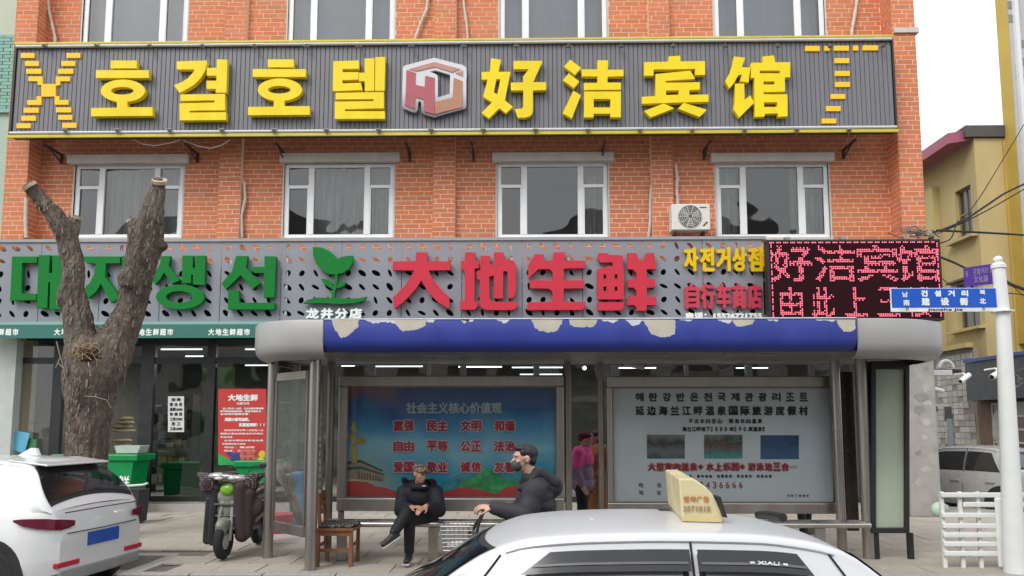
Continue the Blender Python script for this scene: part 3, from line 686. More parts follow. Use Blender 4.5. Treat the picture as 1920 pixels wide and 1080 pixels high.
ptext('character', '龙井分店', (573, 577, 679, 598), 14.28, M_TXTW, gs, .012, 1.25, .05)
M_YEL2 = mat('yellow_letter', (.80, .52, .0), .4, var=.05)
for i, c in enumerate('자전거상점'): ptext('character', c, (1283 + i*30.2, 463, 1283 + i*30.2 + 26, 509), 14.27, M_YEL2, gs, .019, 1, .06)
M_RED2 = mat('red_letter', (.55, .05, .09), .4, var=.05)
for i, c in enumerate('自行车商店'): ptext('character', c, (1285 + i*29.4, 531, 1285 + i*29.4 + 26, 579), 14.27, M_RED2, gs, .019, 1, .06)
ptext('telephone_number', '电话：15526721755', (1286, 585, 1429, 599), 14.28, M_TXTW, gs, .010, 1, .04)

# ---------------------------------------------------------------- led board
ld = thing('led_sign', 'dark LED message board with red glowing Chinese characters above the bus shelter roof end', 'led sign', W(1602, 600, 13.9))
LD = 13.85
a, b = W(1443, 601, LD), W(1763, 448, LD)
MB().box(a.x, b.x, LD, LD + .2, a.z, b.z).build('case', M_BLACK, ld, bevel=.01)
MB().box(a.x + .04, b.x - .04, LD - .006, LD - .001, a.z + .04, b.z - .04).build('screen', mat('led_screen', (.022, .003, .007), .8, var=.2, scale=60, spec=.15), ld)
M_LIT = mat('led_lit', (1.0, .17, .25), .5, emit=.55); pitch = (b.x - a.x - .08) / 96
M_LIT.node_tree.nodes['Principled BSDF'].inputs['Base Color'].default_value = (.3, .02, .03, 1)
dots = MB(); rnd = random.Random(4)
def dot(x, z): 
    s = pitch * .32; dots.add([(x-s, LD-.009, z-s*1.1), (x+s, LD-.009, z-s*1.1), (x+s, LD-.009, z+s*1.1), (x-s, LD-.009, z+s*1.1)], [(0, 1, 2, 3)])
def ledchar(c, box):
    A, B = W(box[0], box[3], LD), W(box[2], box[1], LD); vs, fs = glyph(c)
    xa = min(v[0] for v in vs); xb = max(v[0] for v in vs); ya = min(v[1] for v in vs); yb = max(v[1] for v in vs)
    bv = BVHTree.FromPolygons([(v[0], v[1], 0) for v in vs], fs); nx = int((B.x-A.x)/pitch); nz = int((B.z-A.z)/pitch)
    for i in range(nx):
        for j in range(nz):
            hit = False
            for (ox, oy) in ((0, 0), (.3, 0), (-.3, 0), (0, .3), (0, -.3)):
                u = xa + (xb-xa)*(i+.5+ox)/nx; w = ya + (yb-ya)*(j+.5+oy)/nz
                if bv.ray_cast(Vector((u, w, 1)), Vector((0, 0, -1)))[0] is not None: hit = True; break
            if hit and not ((i*7 + j*3) % 11 == 0 or (j % 5 == 4 and i % 2)): dot(A.x + (i+.5)*pitch, A.z + (j+.5)*pitch)
for c, x in zip('好洁宾馆', (1448, 1529, 1608, 1683)): ledchar(c, (x, 457, x + 76, 528))
for c, x in zip('由此上三楼', (1463, 1522, 1584, 1645, 1702)): ledchar(c, (x, 538, x + 42, 594))
for i in range(94):
    if i % 4 != 3:
        dot(a.x + .05 + i*pitch, b.z - .06)
for j in range(44):
    if j % 4 != 3:
        dot(a.x + .07, b.z - .08 - j*pitch); dot(b.x - .07, b.z - .08 - j*pitch)
dots.build('led_dots', M_LIT, ld, fixn=False, kind='stuff')
for px in (1477, 1582, 1700):
    c = W(px, 446, LD); MB().box(c.x-.05, c.x+.05, LD, LD+.1, b.z, b.z+.05).build('bracket', M_LAMPG, ld)
# ---------------------------------------------------------------- shop front under the grocery sign
FZ = .14
sf = thing('shop_front', 'dark framed glass front of the grocery shop below the perforated sign', 'shop front', (-1.5, 14.6, 0))
SY = 14.75
MB().box(xL, xR, 14.3, 26, -.03, FZ).build('shop_floor', mat('tile_floor', (.42, .40, .37), .3, var=.08), sf)
zTop = W(700, 640, SY).z; zTr = W(300, 676, SY).z
sxs = [(97, 116), (262, 287), (386, 402), (548, 560), (690, 702), (800, 806), (862, 874), (1000, 1012), (1148, 1160), (1285, 1292), (1400, 1412), (1520, 1530), (1636, 1650)]
mull = []
for i, (a, b) in enumerate(sxs):
    x0, x1 = W(a, 780, SY).x, W(b, 780, SY).x; mull.append((x0, x1))
    MB().box(x0, x1, SY - .05, SY + .06, FZ, 3.45).build('mullion', M_DARKAL, sf, bevel=.006)
bays = [(xl2 - .02, mull[0][0])] + [(mull[i][1], mull[i+1][0]) for i in range(len(mull)-1)] + [(mull[-1][1], xr1)]
for i, (x0, x1) in enumerate(bays):
    MB().box(x0, x1, SY - .03, SY + .04, zTr - .06, zTr + .06).build('transom', M_DARKAL, sf)
    MB().box(x0, x1, SY - .03, SY + .04, FZ, FZ + .1).build('bottom_rail', M_DARKAL, sf)
    g = glass('shop_glass', (.55, .60, .58), refl=2.2, wavy=.01, wscale=1.5)
    MB().add([(x0, SY, zTr+.06), (x1, SY, zTr+.06), (x1, SY, 3.45), (x0, SY, 3.45)], [(0, 1, 2, 3)]).build('pane', g, sf, fixn=False)
    if i != 1: MB().add([(x0, SY, FZ+.1), (x1, SY, FZ+.1), (x1, SY, zTr-.06), (x0, SY, zTr-.06)], [(0, 1, 2, 3)]).build('pane', g, sf, fixn=False)
# white tiled column at the left end
a, b = W(-30, 800, 14.55).x, W(25, 800, 14.55).x
tag(MB().box(a, b, 14.5, 14.7, .0, 3.3).build('column', mat('pale_tile', (.52, .56, .54), .4, var=.05, dirt=.15)), 'pale column at the left end of the shop front', 'column')
# inside of the shop
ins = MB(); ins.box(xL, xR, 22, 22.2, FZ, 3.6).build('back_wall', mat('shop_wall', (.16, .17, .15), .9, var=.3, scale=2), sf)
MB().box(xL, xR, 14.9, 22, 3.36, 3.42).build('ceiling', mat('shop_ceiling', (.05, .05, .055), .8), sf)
M_TUBE = mat('tube_light', (.95, .98, 1.0), .4, emit=2.5)
rnd = random.Random(21); k = 0
for (px0, px1, py, d) in ((302, 379, 655, 16.5), (348, 381, 668, 18), (460, 510, 655, 16.5), (640, 665, 686, 19), (700, 792, 687, 17.5), (860, 941, 688, 18), (960, 1055, 689, 17), (975, 1054, 702, 20), (460, 508, 685, 19), (10, 60, 690, 20), (1160, 1230, 690, 19), (1380, 1440, 690, 20)):
    a, b = W(px0, py, d), W(px1, py, d)
    l = MB(); l.cyl(a, (b.x, d, a.z), .015, n=6); o = l.build('tube_lamp', M_TUBE)
    MB().box(a.x, b.x, d - .03, d + .03, a.z + .025, a.z + .05).build('housing', M_DARKAL, o)
    where = ['leftmost by the tree', 'second, lower, right of the tree', 'above the red poster', 'short one left of the poster panel', 'above the left of the blue poster', 'above the middle of the blue poster', 'above the right of the blue poster', 'lower one right of the blue poster', 'behind the left shelter post', 'behind the far left glass', 'above the white poster', 'far right above the white poster'][k]; k += 1
    tag(o, 'lit tube lamp inside the shop, ' + where, 'lamp', 'tube lamps inside the shop')
# lamp light of the shop
for x in (-6, -2, 3):
    l = bpy.data.lights.new('shop_light', 'AREA'); l.energy = 85; l.size = 2.5; l.size_y = .3; l.shape = 'RECTANGLE'; l.color = (1, .98, .92); o = put(bpy.data.objects.new('shop_light', l)); o.location = (x, 17.5, 3.3)
# shelves with goods
def shelf(x0, x1, y, seed, label, nlev=5, h=1.9):
    t = thing('shelf', label, 'shelf', ((x0+x1)/2, y, FZ)); r = random.Random(seed)
    fr = MB(); 
    for x in (x0, x1 - .04): fr.box(x, x+.04, y, y+.4, FZ, FZ+h)
    fr.build('upright', M_DARKAL, t)
    cols = ['shelf_a', 'shelf_b', 'shelf_c', 'shelf_d', 'shelf_e', 'shelf_f']; cc = [(.35,.06,.05), (.45,.38,.2), (.12,.25,.1), (.5,.48,.42), (.08,.12,.25), (.4,.25,.1)]
    for lv in range(nlev):
        z = FZ + .15 + lv * (h - .2) / nlev
        MB().box(x0+.04, x1-.04, y, y+.4, z, z+.03).build('board', mat('shelf_board', (.2, .19, .18), .6), t)
        x = x0 + .06
        while x < x1 - .2:
            w = r.uniform(.09, .22); hh = r.uniform(.1, .24); q = r.randrange(6)
            MB().box(x, x + w*.92, y + .03, y + .35, z+.031, z+.031+hh).build('packet', mat(cols[q], cc[q], .5, var=.25, scale=20), t, bevel=.012, seg=1); x += w
    return t
for i, (a, b, y) in enumerate(((-8.6, -7.6, 17), (-7.3, -6.2, 18), (-5.9, -5.0, 16.6), (-4.4, -3.2, 18.5), (-2.6, -1.0, 19), (-.6, 1.0, 19.5), (4.2, 6.0, 18.5))):
    shelf(a, b, y, i, 'dark shop shelf with packets, ' + ['behind the far left glass', 'left of the tree trunk behind glass', 'right of the tree trunk in the open doorway', 'behind the red poster', 'seen over the left bench', 'hidden behind the blue poster', 'behind the white poster'][i], h=(2.2 if i < 4 else 2.4))
# folded sacks on the doorway shelf
M_SACK = mat('sack', (.42, .38, .24), .8, var=.15)
for i, (px, py, w) in enumerate(((232, 808, .55), (228, 800, .5), (234, 792, .42), (236, 785, .3), (226, 826, .5), (230, 836, .45))):
    c = W(px, py, 15.9); r = random.Random(i)
    mb = MB().ell((c.x, 15.9, c.z), (w/2, .18, .04), 14, 8)
    mb.v = [(v[0] + .02*noise.noise(Vector(v)*9), v[1], v[2] + .025*noise.noise(Vector(v)*7 + Vector((i, 0, 0)))) for v in mb.v]
    tag(mb.build('sack', M_SACK, smooth=True), ['second sack from the bottom of the upper pile', 'third sack of the upper pile', 'fourth sack of the upper pile', 'topmost sack of the pile in the doorway', 'upper sack of the lower pile', 'lowest sack in the doorway'][i] + ' right of the tree trunk', 'sack', 'pale folded sacks in the shop doorway')
# green stalls
M_BIN = mat('green_bin', (.0, .26, .07), .35, var=.05, dirt=.1)
M_BIND = mat('green_bin_dark', (.0, .14, .04), .5)
def stall(px0, px1, pt, pb, D, label, txt=None):
    a, b = W(px0, pt, D), W(px1, pt, D); z1 = a.z; z0 = W(px0, pb, D).z; t = thing('display_stand', label, 'stand', ((a.x+b.x)/2, D, max(z0, .0)), 'green produce stands')
    MB().box(a.x, b.x, D, D + .7, z1 - .12, z1).build('rim', M_BIN, t, bevel=.02)
    ins_ = (b.x - a.x) * .06
    MB().prism([(a.x + ins_*1.6, max(z0, .01)), (b.x - ins_*1.6, max(z0, .01)), (b.x - ins_, z1 - .125), (a.x + ins_, z1 - .125)], [], D + .04, D + .62).build('tub', M_BIN, t)
    if txt:
        for i, c in enumerate(txt): ptext('lettering', c, (px0 + (px1-px0)*(.60 + .17*i), pt + (pb-pt)*.42, px0 + (px1-px0)*(.74 + .17*i), pt + (pb-pt)*.72), D + .03, M_TXTW, t, .006)
    return t
stall(95, 258, 852, 946, 13.7, 'green plastic display stand with white lettering beside the tree trunk', '生鲜')
stall(300, 388, 868, 930, 15.0, 'green display stand behind the glass below the white notice')
stall(438, 515, 864, 905, 14.2, 'green display stand behind the scooter under the red poster')
box = W(240, 848, 13.8)
bk = MB(); bk.prism([(box.x-.22, box.z-.02), (box.x+.18, box.z-.02), (box.x+.23, box.z+.12), (box.x-.27, box.z+.12)], [], 13.8, 14.15); tag(bk.build('crate', mat('pale_plastic', (.45, .55, .5), .4, var=.1), bevel=.01), 'pale translucent plastic tray on the green stand beside the tree', 'tray')
# goods behind the far left glass
pr = [W(40, 812, 14.5), W(20, 850, 14.5)]
tag(ppanel('price_card', [(30, 808), (56, 812), (46, 850), (20, 843)], 14.6, .01, mat('blue_card', (.12, .42, .62), .5)), 'light blue card leaning inside the far left shop window', 'card')
tag(ppanel('carton', [(40, 820), (68, 824), (70, 878), (38, 878)], 14.65, .06, mat('green_carton', (.05, .2, .08), .5, var=.3, scale=18)), 'green and red carton standing inside the far left shop window', 'box')
# white notice
nt = thing('notice', 'white paper job notice taped to the shop glass right of the tree', 'notice', W(329, 810, 14.68)); ppanel('paper', rect(315, 743, 345, 810), 14.69, .003, mat('paper', (.72, .72, .72), .8, var=.02), nt)
for i, s_ in enumerate(('招 聘', '营 业 员', '底薪:2600', '收 银 员', '工资:2500', '员 工', '工资:3000')): ptext('line_of_text', s_, (318 + (3 if len(s_) < 5 else 0), 746 + i*9.1, 342 - (3 if len(s_) < 5 else 0), 752.5 + i*9.1), 14.685, M_TXTK, nt, .003)
# red poster
rp_ = thing('red_poster', 'tall red poster with white Chinese writing and grapes on the shop glass', 'poster', W(454, 872, 14.6)); RD = 14.6
ppanel('sheet', rect(409, 729, 499, 872), RD, .01, mat('poster_red', (.58, .05, .045), .45, var=.04), rp_)
ptext('heading', '大地生鲜', (427, 739, 484, 752), RD - .004, M_TXTW, rp_, .008)
ptext('line_of_text', '以民为天', (444, 754, 468, 759), RD - .004, M_TXTW, rp_, .002)
for i, (s_, x0_, x1_) in enumerate((('自11月2日一30日，凡在本超市购物满', 418, 494), ('即可参加抽奖活动，奖品丰富多多', 413, 490), ('全场特价酬宾优惠', 413, 466))): ptext('line_of_text', s_, (x0_, 764 + i*5.2, x1_, 768 + i*5.2), RD - .004, M_TXTW, rp_, .002)
ptext('line_of_text', '满额小票可抽奖。', (421, 783, 468, 790), RD - .004, M_TXTW, rp_, .005)
ptext('line_of_text', '实惠送到家！！！', (448, 793, 496, 800), RD - .004, M_TXTW, rp_, .005)
for i, (s_, x0_, x1_) in enumerate((('活动时间每日早八点至晚八点', 420, 494), ('蔬菜水果肉类粮油天天特价', 413, 494), ('欢迎光临', 413, 436), ('本店长期招收新老会员', 420, 494), ('详情请到店内咨询', 416, 460), ('地址：建设街', 420, 478), ('电话：见门头牌', 420, 478))): ptext('line_of_text', s_, (x0_, 805 + i*6.4, x1_, 808.5 + i*6.4), RD - .004, M_TXTW, rp_, .0015)
ppanel('green_hills', [(409, 852), (420, 856), (432, 863), (450, 860), (468, 866), (482, 858), (499, 853), (499, 872), (409, 872)], RD - .003, .002, mat('poster_green', (.02, .35, .09), .5, var=.2, scale=6), rp_)
gp = MB(); r = random.Random(2)
for i in range(40):
    c = W(r.uniform(426, 449), r.uniform(849, 861), RD); gp.ell((c.x, RD - .006, c.z), (.03, .004, .03), 8, 5)
gp.build('grapes', mat('grape_blue', (.04, .06, .25), .4), rp_, kind='stuff')
gp = MB()
for i in range(40):
    c = W(r.uniform(452, 478), r.uniform(845, 860), RD); gp.ell((c.x, RD - .007, c.z), (.03, .004, .03), 8, 5)
gp.build('berries', mat('berry_pink', (.6, .15, .12), .4), rp_, kind='stuff')
for (px, py) in ((492, 852), (489, 865)):
    c = W(px, py, RD); MB().ell((c.x, RD - .006, c.z), (.075, .004, .075), 16, 5).build('orange_slice', mat('citrus', (.75, .55, .05), .4), rp_)
# green banner beside it
gb = thing('green_banner', 'green and yellow banner with red characters left of the red poster', 'banner', W(395, 890, 14.66))
ppanel('sheet', [(380, 690), (440, 688), (440, 890), (374, 890)], 14.80, .006, mat('banner_green', (.30, .50, .10), .5, var=.45, scale=1.6), gb)
for c, y, m in (('大', 738, M_TXTR), ('地', 775, M_TXTR), ('批', 790, None), ('发', 805, None)): pass
ptext('character', '大', (372, 731, 384, 758), 14.795, mat('letter_red', (.6, .04, .03), .5), gb, .012)
ptext('character', '地', (403, 728, 414, 757), 14.795, MATS['letter_red'], gb, .012)
ptext('character', '批', (374, 786, 385, 812), 14.795, mat('letter_green', (.0, .22, .12), .5), gb, .012)
ptext('character', '发', (403, 786, 414, 812), 14.795, MATS['letter_green'], gb, .012)

# ---------------------------------------------------------------- awning
aw = thing('awning', 'dark green awning strip with white supermarket lettering below the perforated sign', 'awning', W(240, 633, 14.0))
AD = 14.02
M_AWN = mat('awning_green', (.035, .17, .14), .6, var=.05, dirt=.15)
a0, b0 = W(-60, 609, AD), W(640, 633, AD)
MB().box(a0.x, b0.x, AD, AD + .02, b0.z, a0.z).build('valance', M_AWN, aw)
MB().add([(a0.x, AD, a0.z), (b0.x, AD, a0.z), (b0.x, 14.5, a0.z + .12), (a0.x, 14.5, a0.z + .12), (a0.x, AD+.003, a0.z + .055), (b0.x, AD+.003, a0.z + .055)], [(0, 1, 2, 3), (0, 1, 5, 4), (4, 5, 2, 3)]).build('top_sheet', mat('awning_pale', (.22, .42, .37), .6, var=.05), aw)
for x in (-44, 101, 246, 390):
    for i, c in enumerate('大地生鲜超市'): ptext('character', c, (x + i*13.4, 616, x + i*13.4 + 12.3, 629), AD - .004, M_TXTW, aw, .006)
# column under the right end of the led board
cc_ = thing('column', 'weathered grey concrete column with paper remains, right of the bus shelter', 'column', (W(1732, 900, 13.6).x, 13.9, 0))
x0, x1 = W(1704, 850, 13.6).x, W(1762, 850, 13.6).x
MB().box(x0, x1, 13.6, 14.2, -.02, W(1732, 600, 13.6).z).build('shaft', M_CONC, cc_, bevel=.05, seg=3)
r = random.Random(6)
for i, (px, py, w, h, c) in enumerate(((1737, 727, 9, 9, 0), (1727, 745, 14, 9, 1), (1738, 755, 10, 7, 0), (1722, 768, 12, 10, 1), (1737, 790, 11, 9, 0), (1733, 820, 8, 6, 0), (1722, 850, 9, 6, 1), (1735, 880, 10, 7, 0), (1738, 690, 6, 5, 1), (1722, 905, 7, 9, 0))):
    pts = [(px + w*math.cos(t)*r.uniform(.6, 1.15), py + h*math.sin(t)*r.uniform(.6, 1.15)) for t in [q*math.pi/5 for q in range(10)]]
    ppanel('paper_scrap', pts, 13.597, .002, mat('scrap_pale', (.42, .41, .38), .9, var=.15) if c == 0 else mat('scrap_grey', (.27, .26, .24), .9, var=.2), cc_)

# ---------------------------------------------------------------- bus shelter
sh = thing('bus_shelter', 'long bus shelter with peeling blue fascia, rounded silver ends and steel posts', 'bus shelter', (.8, 9, 0))
YF = 8.2
ZU, ZL = W(1100, 597, YF).z, W(1100, 658, YF).z
H = ZU - ZL
prof = [(.02, ZU - .0), (.006, ZU - .006), (0, ZU - .02), (0, ZL + .14), (.012, ZL + .085), (.04, ZL + .04), (.085, ZL + .012), (.13, ZL)]
xa, xb = W(607, 630, YF).x, W(1607, 630, YF).x
def sweep(path, name, m, deep=0):
    mb = MB(); n = len(prof); vs = []; fs = []
    for (x, y, nx, ny) in path:
        for (ins_, z) in prof: vs.append((x - nx*ins_*(1+deep*6), y - ny*ins_*(1+deep*6), z - (deep if z < ZL + .2 else 0) * (1 if z < ZL + .1 else .7)))
    for i in range(len(path)-1):
        for k in range(n-1): fs.append((i*n+k, (i+1)*n+k, (i+1)*n+k+1, i*n+k+1))
    mb.add(vs, fs); return mb.build(name, m, sh, smooth=True)
M_BLUE = mat('shelter_blue', (.025, .045, .30), .5, var=.10, scale=2, dirt=.35, dirtcol=(.06, .08, .26), stretch=(1.5, 1, .3))
M_SILV = mat('shelter_silver', (.37, .365, .36), .45, metal=.1, var=.05, scale=2, dirt=.4, dirtcol=(.28, .27, .26), stretch=(1, 1, .4))
sweep([(xa + (xb-xa)*i/30, YF, 0, -1) for i in range(31)], 'blue_fascia', M_BLUE)
xl_ = W(482, 640, 8.95).x; xr_ = W(1764, 640, 8.9).x
def endcap(x0, xe, sgn):
    wdt = abs(xe - x0); rb = .85; path = [(x0, YF + .002, 0, -1)]; kx = .10
    xs = x0 + sgn*wdt*kx; wa = wdt*(1-kx)
    for i in range(1, 17):
        t = math.pi/2*i/16; sx_, cy_ = math.sin(t)**.9, 1 - math.cos(t)**.95; nv_ = Vector((sgn*math.sin(t)/wa, -math.cos(t)/rb, 0)).normalized(); path.append((xs + sgn*wa*sx_, YF + .002 + rb*cy_, nv_.x, nv_.y))
    path.append((xe, 10.1, sgn, 0)); return path
for x0, xe, s_ in ((xa - .006, xl_, -1), (xb + .006, xr_, 1)):
    p = endcap(x0, xe, s_); sweep(p, 'end_cap', M_SILV, .075)
    # seam strip
    MB().box(x0 - .004, x0 + .004, YF - .004, YF + .02, ZL + .1, ZU).build('seam', M_STEELD, sh)
out = [(xl_, 10.1)] + [(p[0], p[1]) for p in reversed(endcap(xa, xl_, -1))][1:] + [(p[0], p[1]) for p in endcap(xb, xr_, 1)]
def slab(z, inset, name, m, th):
    cxm, cym = (xl_ + xr_)/2, 9.2; mb = MB(); P = [(cxm + (x-cxm)*(1-inset*.15), cym + (y-cym)*(1-inset)) for x, y in out]; n = len(P)
    mb.add([(x, y, z) for x, y in P] + [(x, y, z+th) for x, y in P], [tuple(range(n)), tuple(range(2*n-1, n-1, -1))] + [(i, (i+1) % n, n+(i+1) % n, n+i) for i in range(n)]); return mb.build(name, m, sh)
slab(ZL + .005, .13, 'soffit', mat('soffit_grey', (.20, .20, .205), .35, var=.06), .02)
slab(ZU - .03, .02, 'roof_sheet', M_SILV, .02)
MB().box(xl_, xr_, 10.08, 10.12, ZL, ZU).build('rear_fascia', M_SILV, sh)
MB().box(xa, xb, YF - .006, YF + .04, ZU - .006, ZU + .006).build('top_edge', mat('edge_white', (.7, .72, .78), .5), sh)
for (px, D) in ((700, 8.5), (830, 8.6), (1395, 8.5), (1430, 8.6), (1225, 8.6)):
    c = W(px, 666, D); MB().box(c.x - .2, c.x + .2, D, D+.12, ZL - .012, ZL + .004).build('soffit_lamp', mat('lamp_cover', (.3, .3, .3), .5), sh)
# peeled film
M_PEEL = mat('bare_fibreglass', (.55, .50, .42), .7, var=.08, scale=6); M_PEELE = mat('film_edge', (.62, .64, .72), .6)
r = random.Random(12)
def peel(pts, fringe=False):
    Q = []
    for i in range(len(pts)):
        p, q = pts[i], pts[(i+1) % len(pts)]; n = max(2, int(math.hypot(q[0]-p[0], q[1]-p[1]) / 3.2))
        for k in range(n):
            t = k / n; on = p[1] < 600.5 and q[1] < 600.5
            Q.append((p[0]+(q[0]-p[0])*t + (0 if on else r.uniform(-1.1, 1.1)), p[1]+(q[1]-p[1])*t + (0 if on else r.uniform(-1.3, 1.3))))
    if not fringe:
        cx = sum(p[0] for p in Q)/len(Q); cy = sum(p[1] for p in Q)/len(Q)
        ppanel('peeled_edge', [(cx + (p[0]-cx)*1.04, max(599.3, cy + (p[1]-cy)*1.07)) for p in Q], YF - .0015, .003, M_PEELE, sh)
        ppanel('peeled_patch', [(p[0], max(599.6, p[1])) for p in Q], YF - .003, .003, M_PEEL, sh)
    else: ppanel('peeled_edge', [(p[0], max(599.2, p[1])) for p in Q], YF - .0025, .003, M_PEELE, sh)
peel([(622, 599), (672, 599), (671, 612), (662, 620), (652, 629), (640, 632), (632, 622), (626, 612)])
peel([(738, 599), (799, 599), (797, 610), (785, 616), (770, 619), (757, 620), (748, 613), (742, 606)])
peel([(997, 599), (1055, 599), (1050, 610), (1043, 620), (1030, 622), (1014, 620), (1003, 613)])
peel([(1067, 599), (1120, 599), (1115, 609), (1105, 613), (1080, 613), (1070, 609)])
peel([(1205, 599), (1265, 599), (1265, 624), (1255, 629), (1240, 631), (1222, 626), (1215, 614)])
peel([(1374, 599), (1414, 599), (1410, 608), (1398, 611), (1380, 611)])
peel([(1568, 599), (1604, 599), (1603, 617), (1594, 621), (1582, 621), (1573, 611)])
for f in ([(682, 599), (738, 599), (744, 606), (720, 604), (700, 606)], [(799, 599), (816, 599), (812, 605), (802, 604)], [(861, 599), (889, 599), (886, 604), (868, 601)], [(928, 599), (957, 599), (950, 605), (944, 607), (936, 601)], [(862, 599), (882, 599), (870, 607)], [(1120, 599), (1160, 599), (1150, 606), (1135, 602)], [(1172, 599), (1206, 599), (1200, 608), (1185, 611)], [(1345, 599), (1374, 599), (1368, 607), (1356, 604)], [(1436, 599), (1460, 599), (1455, 603)], [(1525, 599), (1568, 599), (1560, 603), (1540, 601)], [(1270, 599), (1300, 599), (1290, 603)]): peel(f, True)
# posts
def post(px, pyt, pyb, D, r=.062, m=M_STEEL, parent=sh):
    c = WG(px, pyb, 0); x = W(px, (pyt+pyb)/2, D).x
    mb = MB(); mb.cyl((x, D, 0), (x, D, ZL + .02), r, n=16); return mb.build('post', m, parent, smooth=True)
def footx(px, D): return W(px, 900, D).x
PF = [(footx(586, 8.55), 8.55), (footx(506, 9.3), 9.3)]
for x, y in PF: MB().cyl((x, y, 0), (x, y, ZL + .02), .064, n=16).build('post', M_STEEL, sh, smooth=True)
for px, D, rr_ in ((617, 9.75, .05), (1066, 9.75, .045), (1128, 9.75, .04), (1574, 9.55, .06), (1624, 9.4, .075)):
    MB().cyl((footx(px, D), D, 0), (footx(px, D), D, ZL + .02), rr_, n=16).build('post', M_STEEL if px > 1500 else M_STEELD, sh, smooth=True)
# glazed side panel between the two left posts
p0, p1 = Vector((PF[1][0], PF[1][1], 0)), Vector((PF[0][0], PF[0][1], 0)); d = (p1 - p0).normalized(); nrm = Vector((d.y, -d.x, 0))
def sidebox(t0, t1, z0, z1, th, name, m):
    a = p0.lerp(p1, t0); b = p0.lerp(p1, t1); c = (a+b)/2 + Vector((0, 0, (z0+z1)/2)); return MB().obox(c, (b-a)/2, nrm*th, (0, 0, (z1-z0)/2)).build(name, m, sh, bevel=.004)
sidebox(.14, .82, W(550, 712, 8.9).z, W(550, 697, 8.9).z, .02, 'top_plate', mat('plate_beige', (.42, .38, .32), .4, metal=.3))
sidebox(.1, .86, .34, .46, .02, 'bottom_rail', M_STEEL)
sidebox(.1, .13, .46, 2.2, .015, 'stile', M_STEELD); sidebox(.83, .86, .46, 2.2, .015, 'stile', M_STEELD)
a = p0.lerp(p1, .13); b = p0.lerp(p1, .83)
MB().add([(a.x, a.y, .46), (b.x, b.y, .46), (b.x, b.y, 2.2), (a.x, a.y, 2.2)], [(0, 1, 2, 3)]).build('pane', glass('shelter_glass', (.82, .82, .79), refl=1.2, wavy=0, opac=.10), sh, fixn=False)
# narrow banner between front post and poster panel
nb_ = thing('vertical_banner', 'narrow brown vertical strip of writing beside the front left shelter post', 'banner', (footx(601, 9.0), 9.0, 1.5))
ppanel('strip', [(594, 700), (606, 700), (604, 960), (590, 960)], 9.0, .02, M_STEELD, nb_)
for i, c in enumerate('公交站点文明候车保护环境爱护公物'): ptext('character', c, (594, 706 + i*14, 602.5, 716 + i*14), 8.995, mat('letter_dim', (.45, .40, .33), .6), nb_, .003)
# ---- poster cabinets
def cabinet(name, label, xs, y0, y1, D, inner, glassm):
    t = thing(name, label, 'poster cabinet', (W((xs[0]+xs[1])/2, y1, D).x, D, 0))
    a, b = W(xs[0], y1, D), W(xs[1], y0, D); c, d = W(inner[0], inner[3], D), W(inner[2], inner[1], D)
    f = MB(); f.box(a.x, b.x, D, D+.14, d.z, b.z); f.box(a.x, b.x, D, D+.14, a.z, c.z); f.box(a.x, c.x, D+.001, D+.139, c.z, d.z); f.box(d.x, b.x, D+.001, D+.139, c.z, d.z)
    f.build('frame', M_STEEL, t, bevel=.012)
    MB().box(c.x - .01, d.x + .01, D + .08, D + .138, c.z - .01, d.z + .01).build('backing', M_BLACK, t)
    i2 = MB(); q = .018; i2.box(c.x, d.x, D+.01, D+.03, c.z, c.z+q); i2.box(c.x, d.x, D+.01, D+.03, d.z-q, d.z); i2.box(c.x, c.x+q, D+.011, D+.031, c.z+q, d.z-q); i2.box(d.x-q, d.x, D+.011, D+.031, c.z+q, d.z-q)
    i2.build('inner_frame', M_STEELD, t)
    lg = MB()
    for x in (a.x + .05, b.x - .05): lg.cyl((x, D+.07, 0), (x, D+.07, a.z), .04, n=12)
    for q_ in (0, 1): pass
    l1 = MB().cyl((a.x + .05, D+.07, 0), (a.x + .05, D+.07, a.z), .04, n=12).build('leg', M_STEELD, t, smooth=True); l2 = MB().cyl((b.x - .05, D+.07, 0), (b.x - .05, D+.07, a.z), .04, n=12).build('leg', M_STEELD, t, smooth=True)
    MB().add([(c.x, D+.025, c.z), (d.x, D+.025, c.z), (d.x, D+.025, d.z), (c.x, D+.025, d.z)], [(0, 1, 2, 3)]).build('glass', glassm, t, fixn=False)
    return t
CDp = 9.7
pc = cabinet('poster_cabinet', 'steel framed poster cabinet with blue poster of Chinese values behind the seated man', (630, 1057), 704, 958, CDp, (647, 724, 1044, 934), glass('cab_glass', (.97, .98, .98), refl=.7, wavy=.003))
PD = CDp + .075
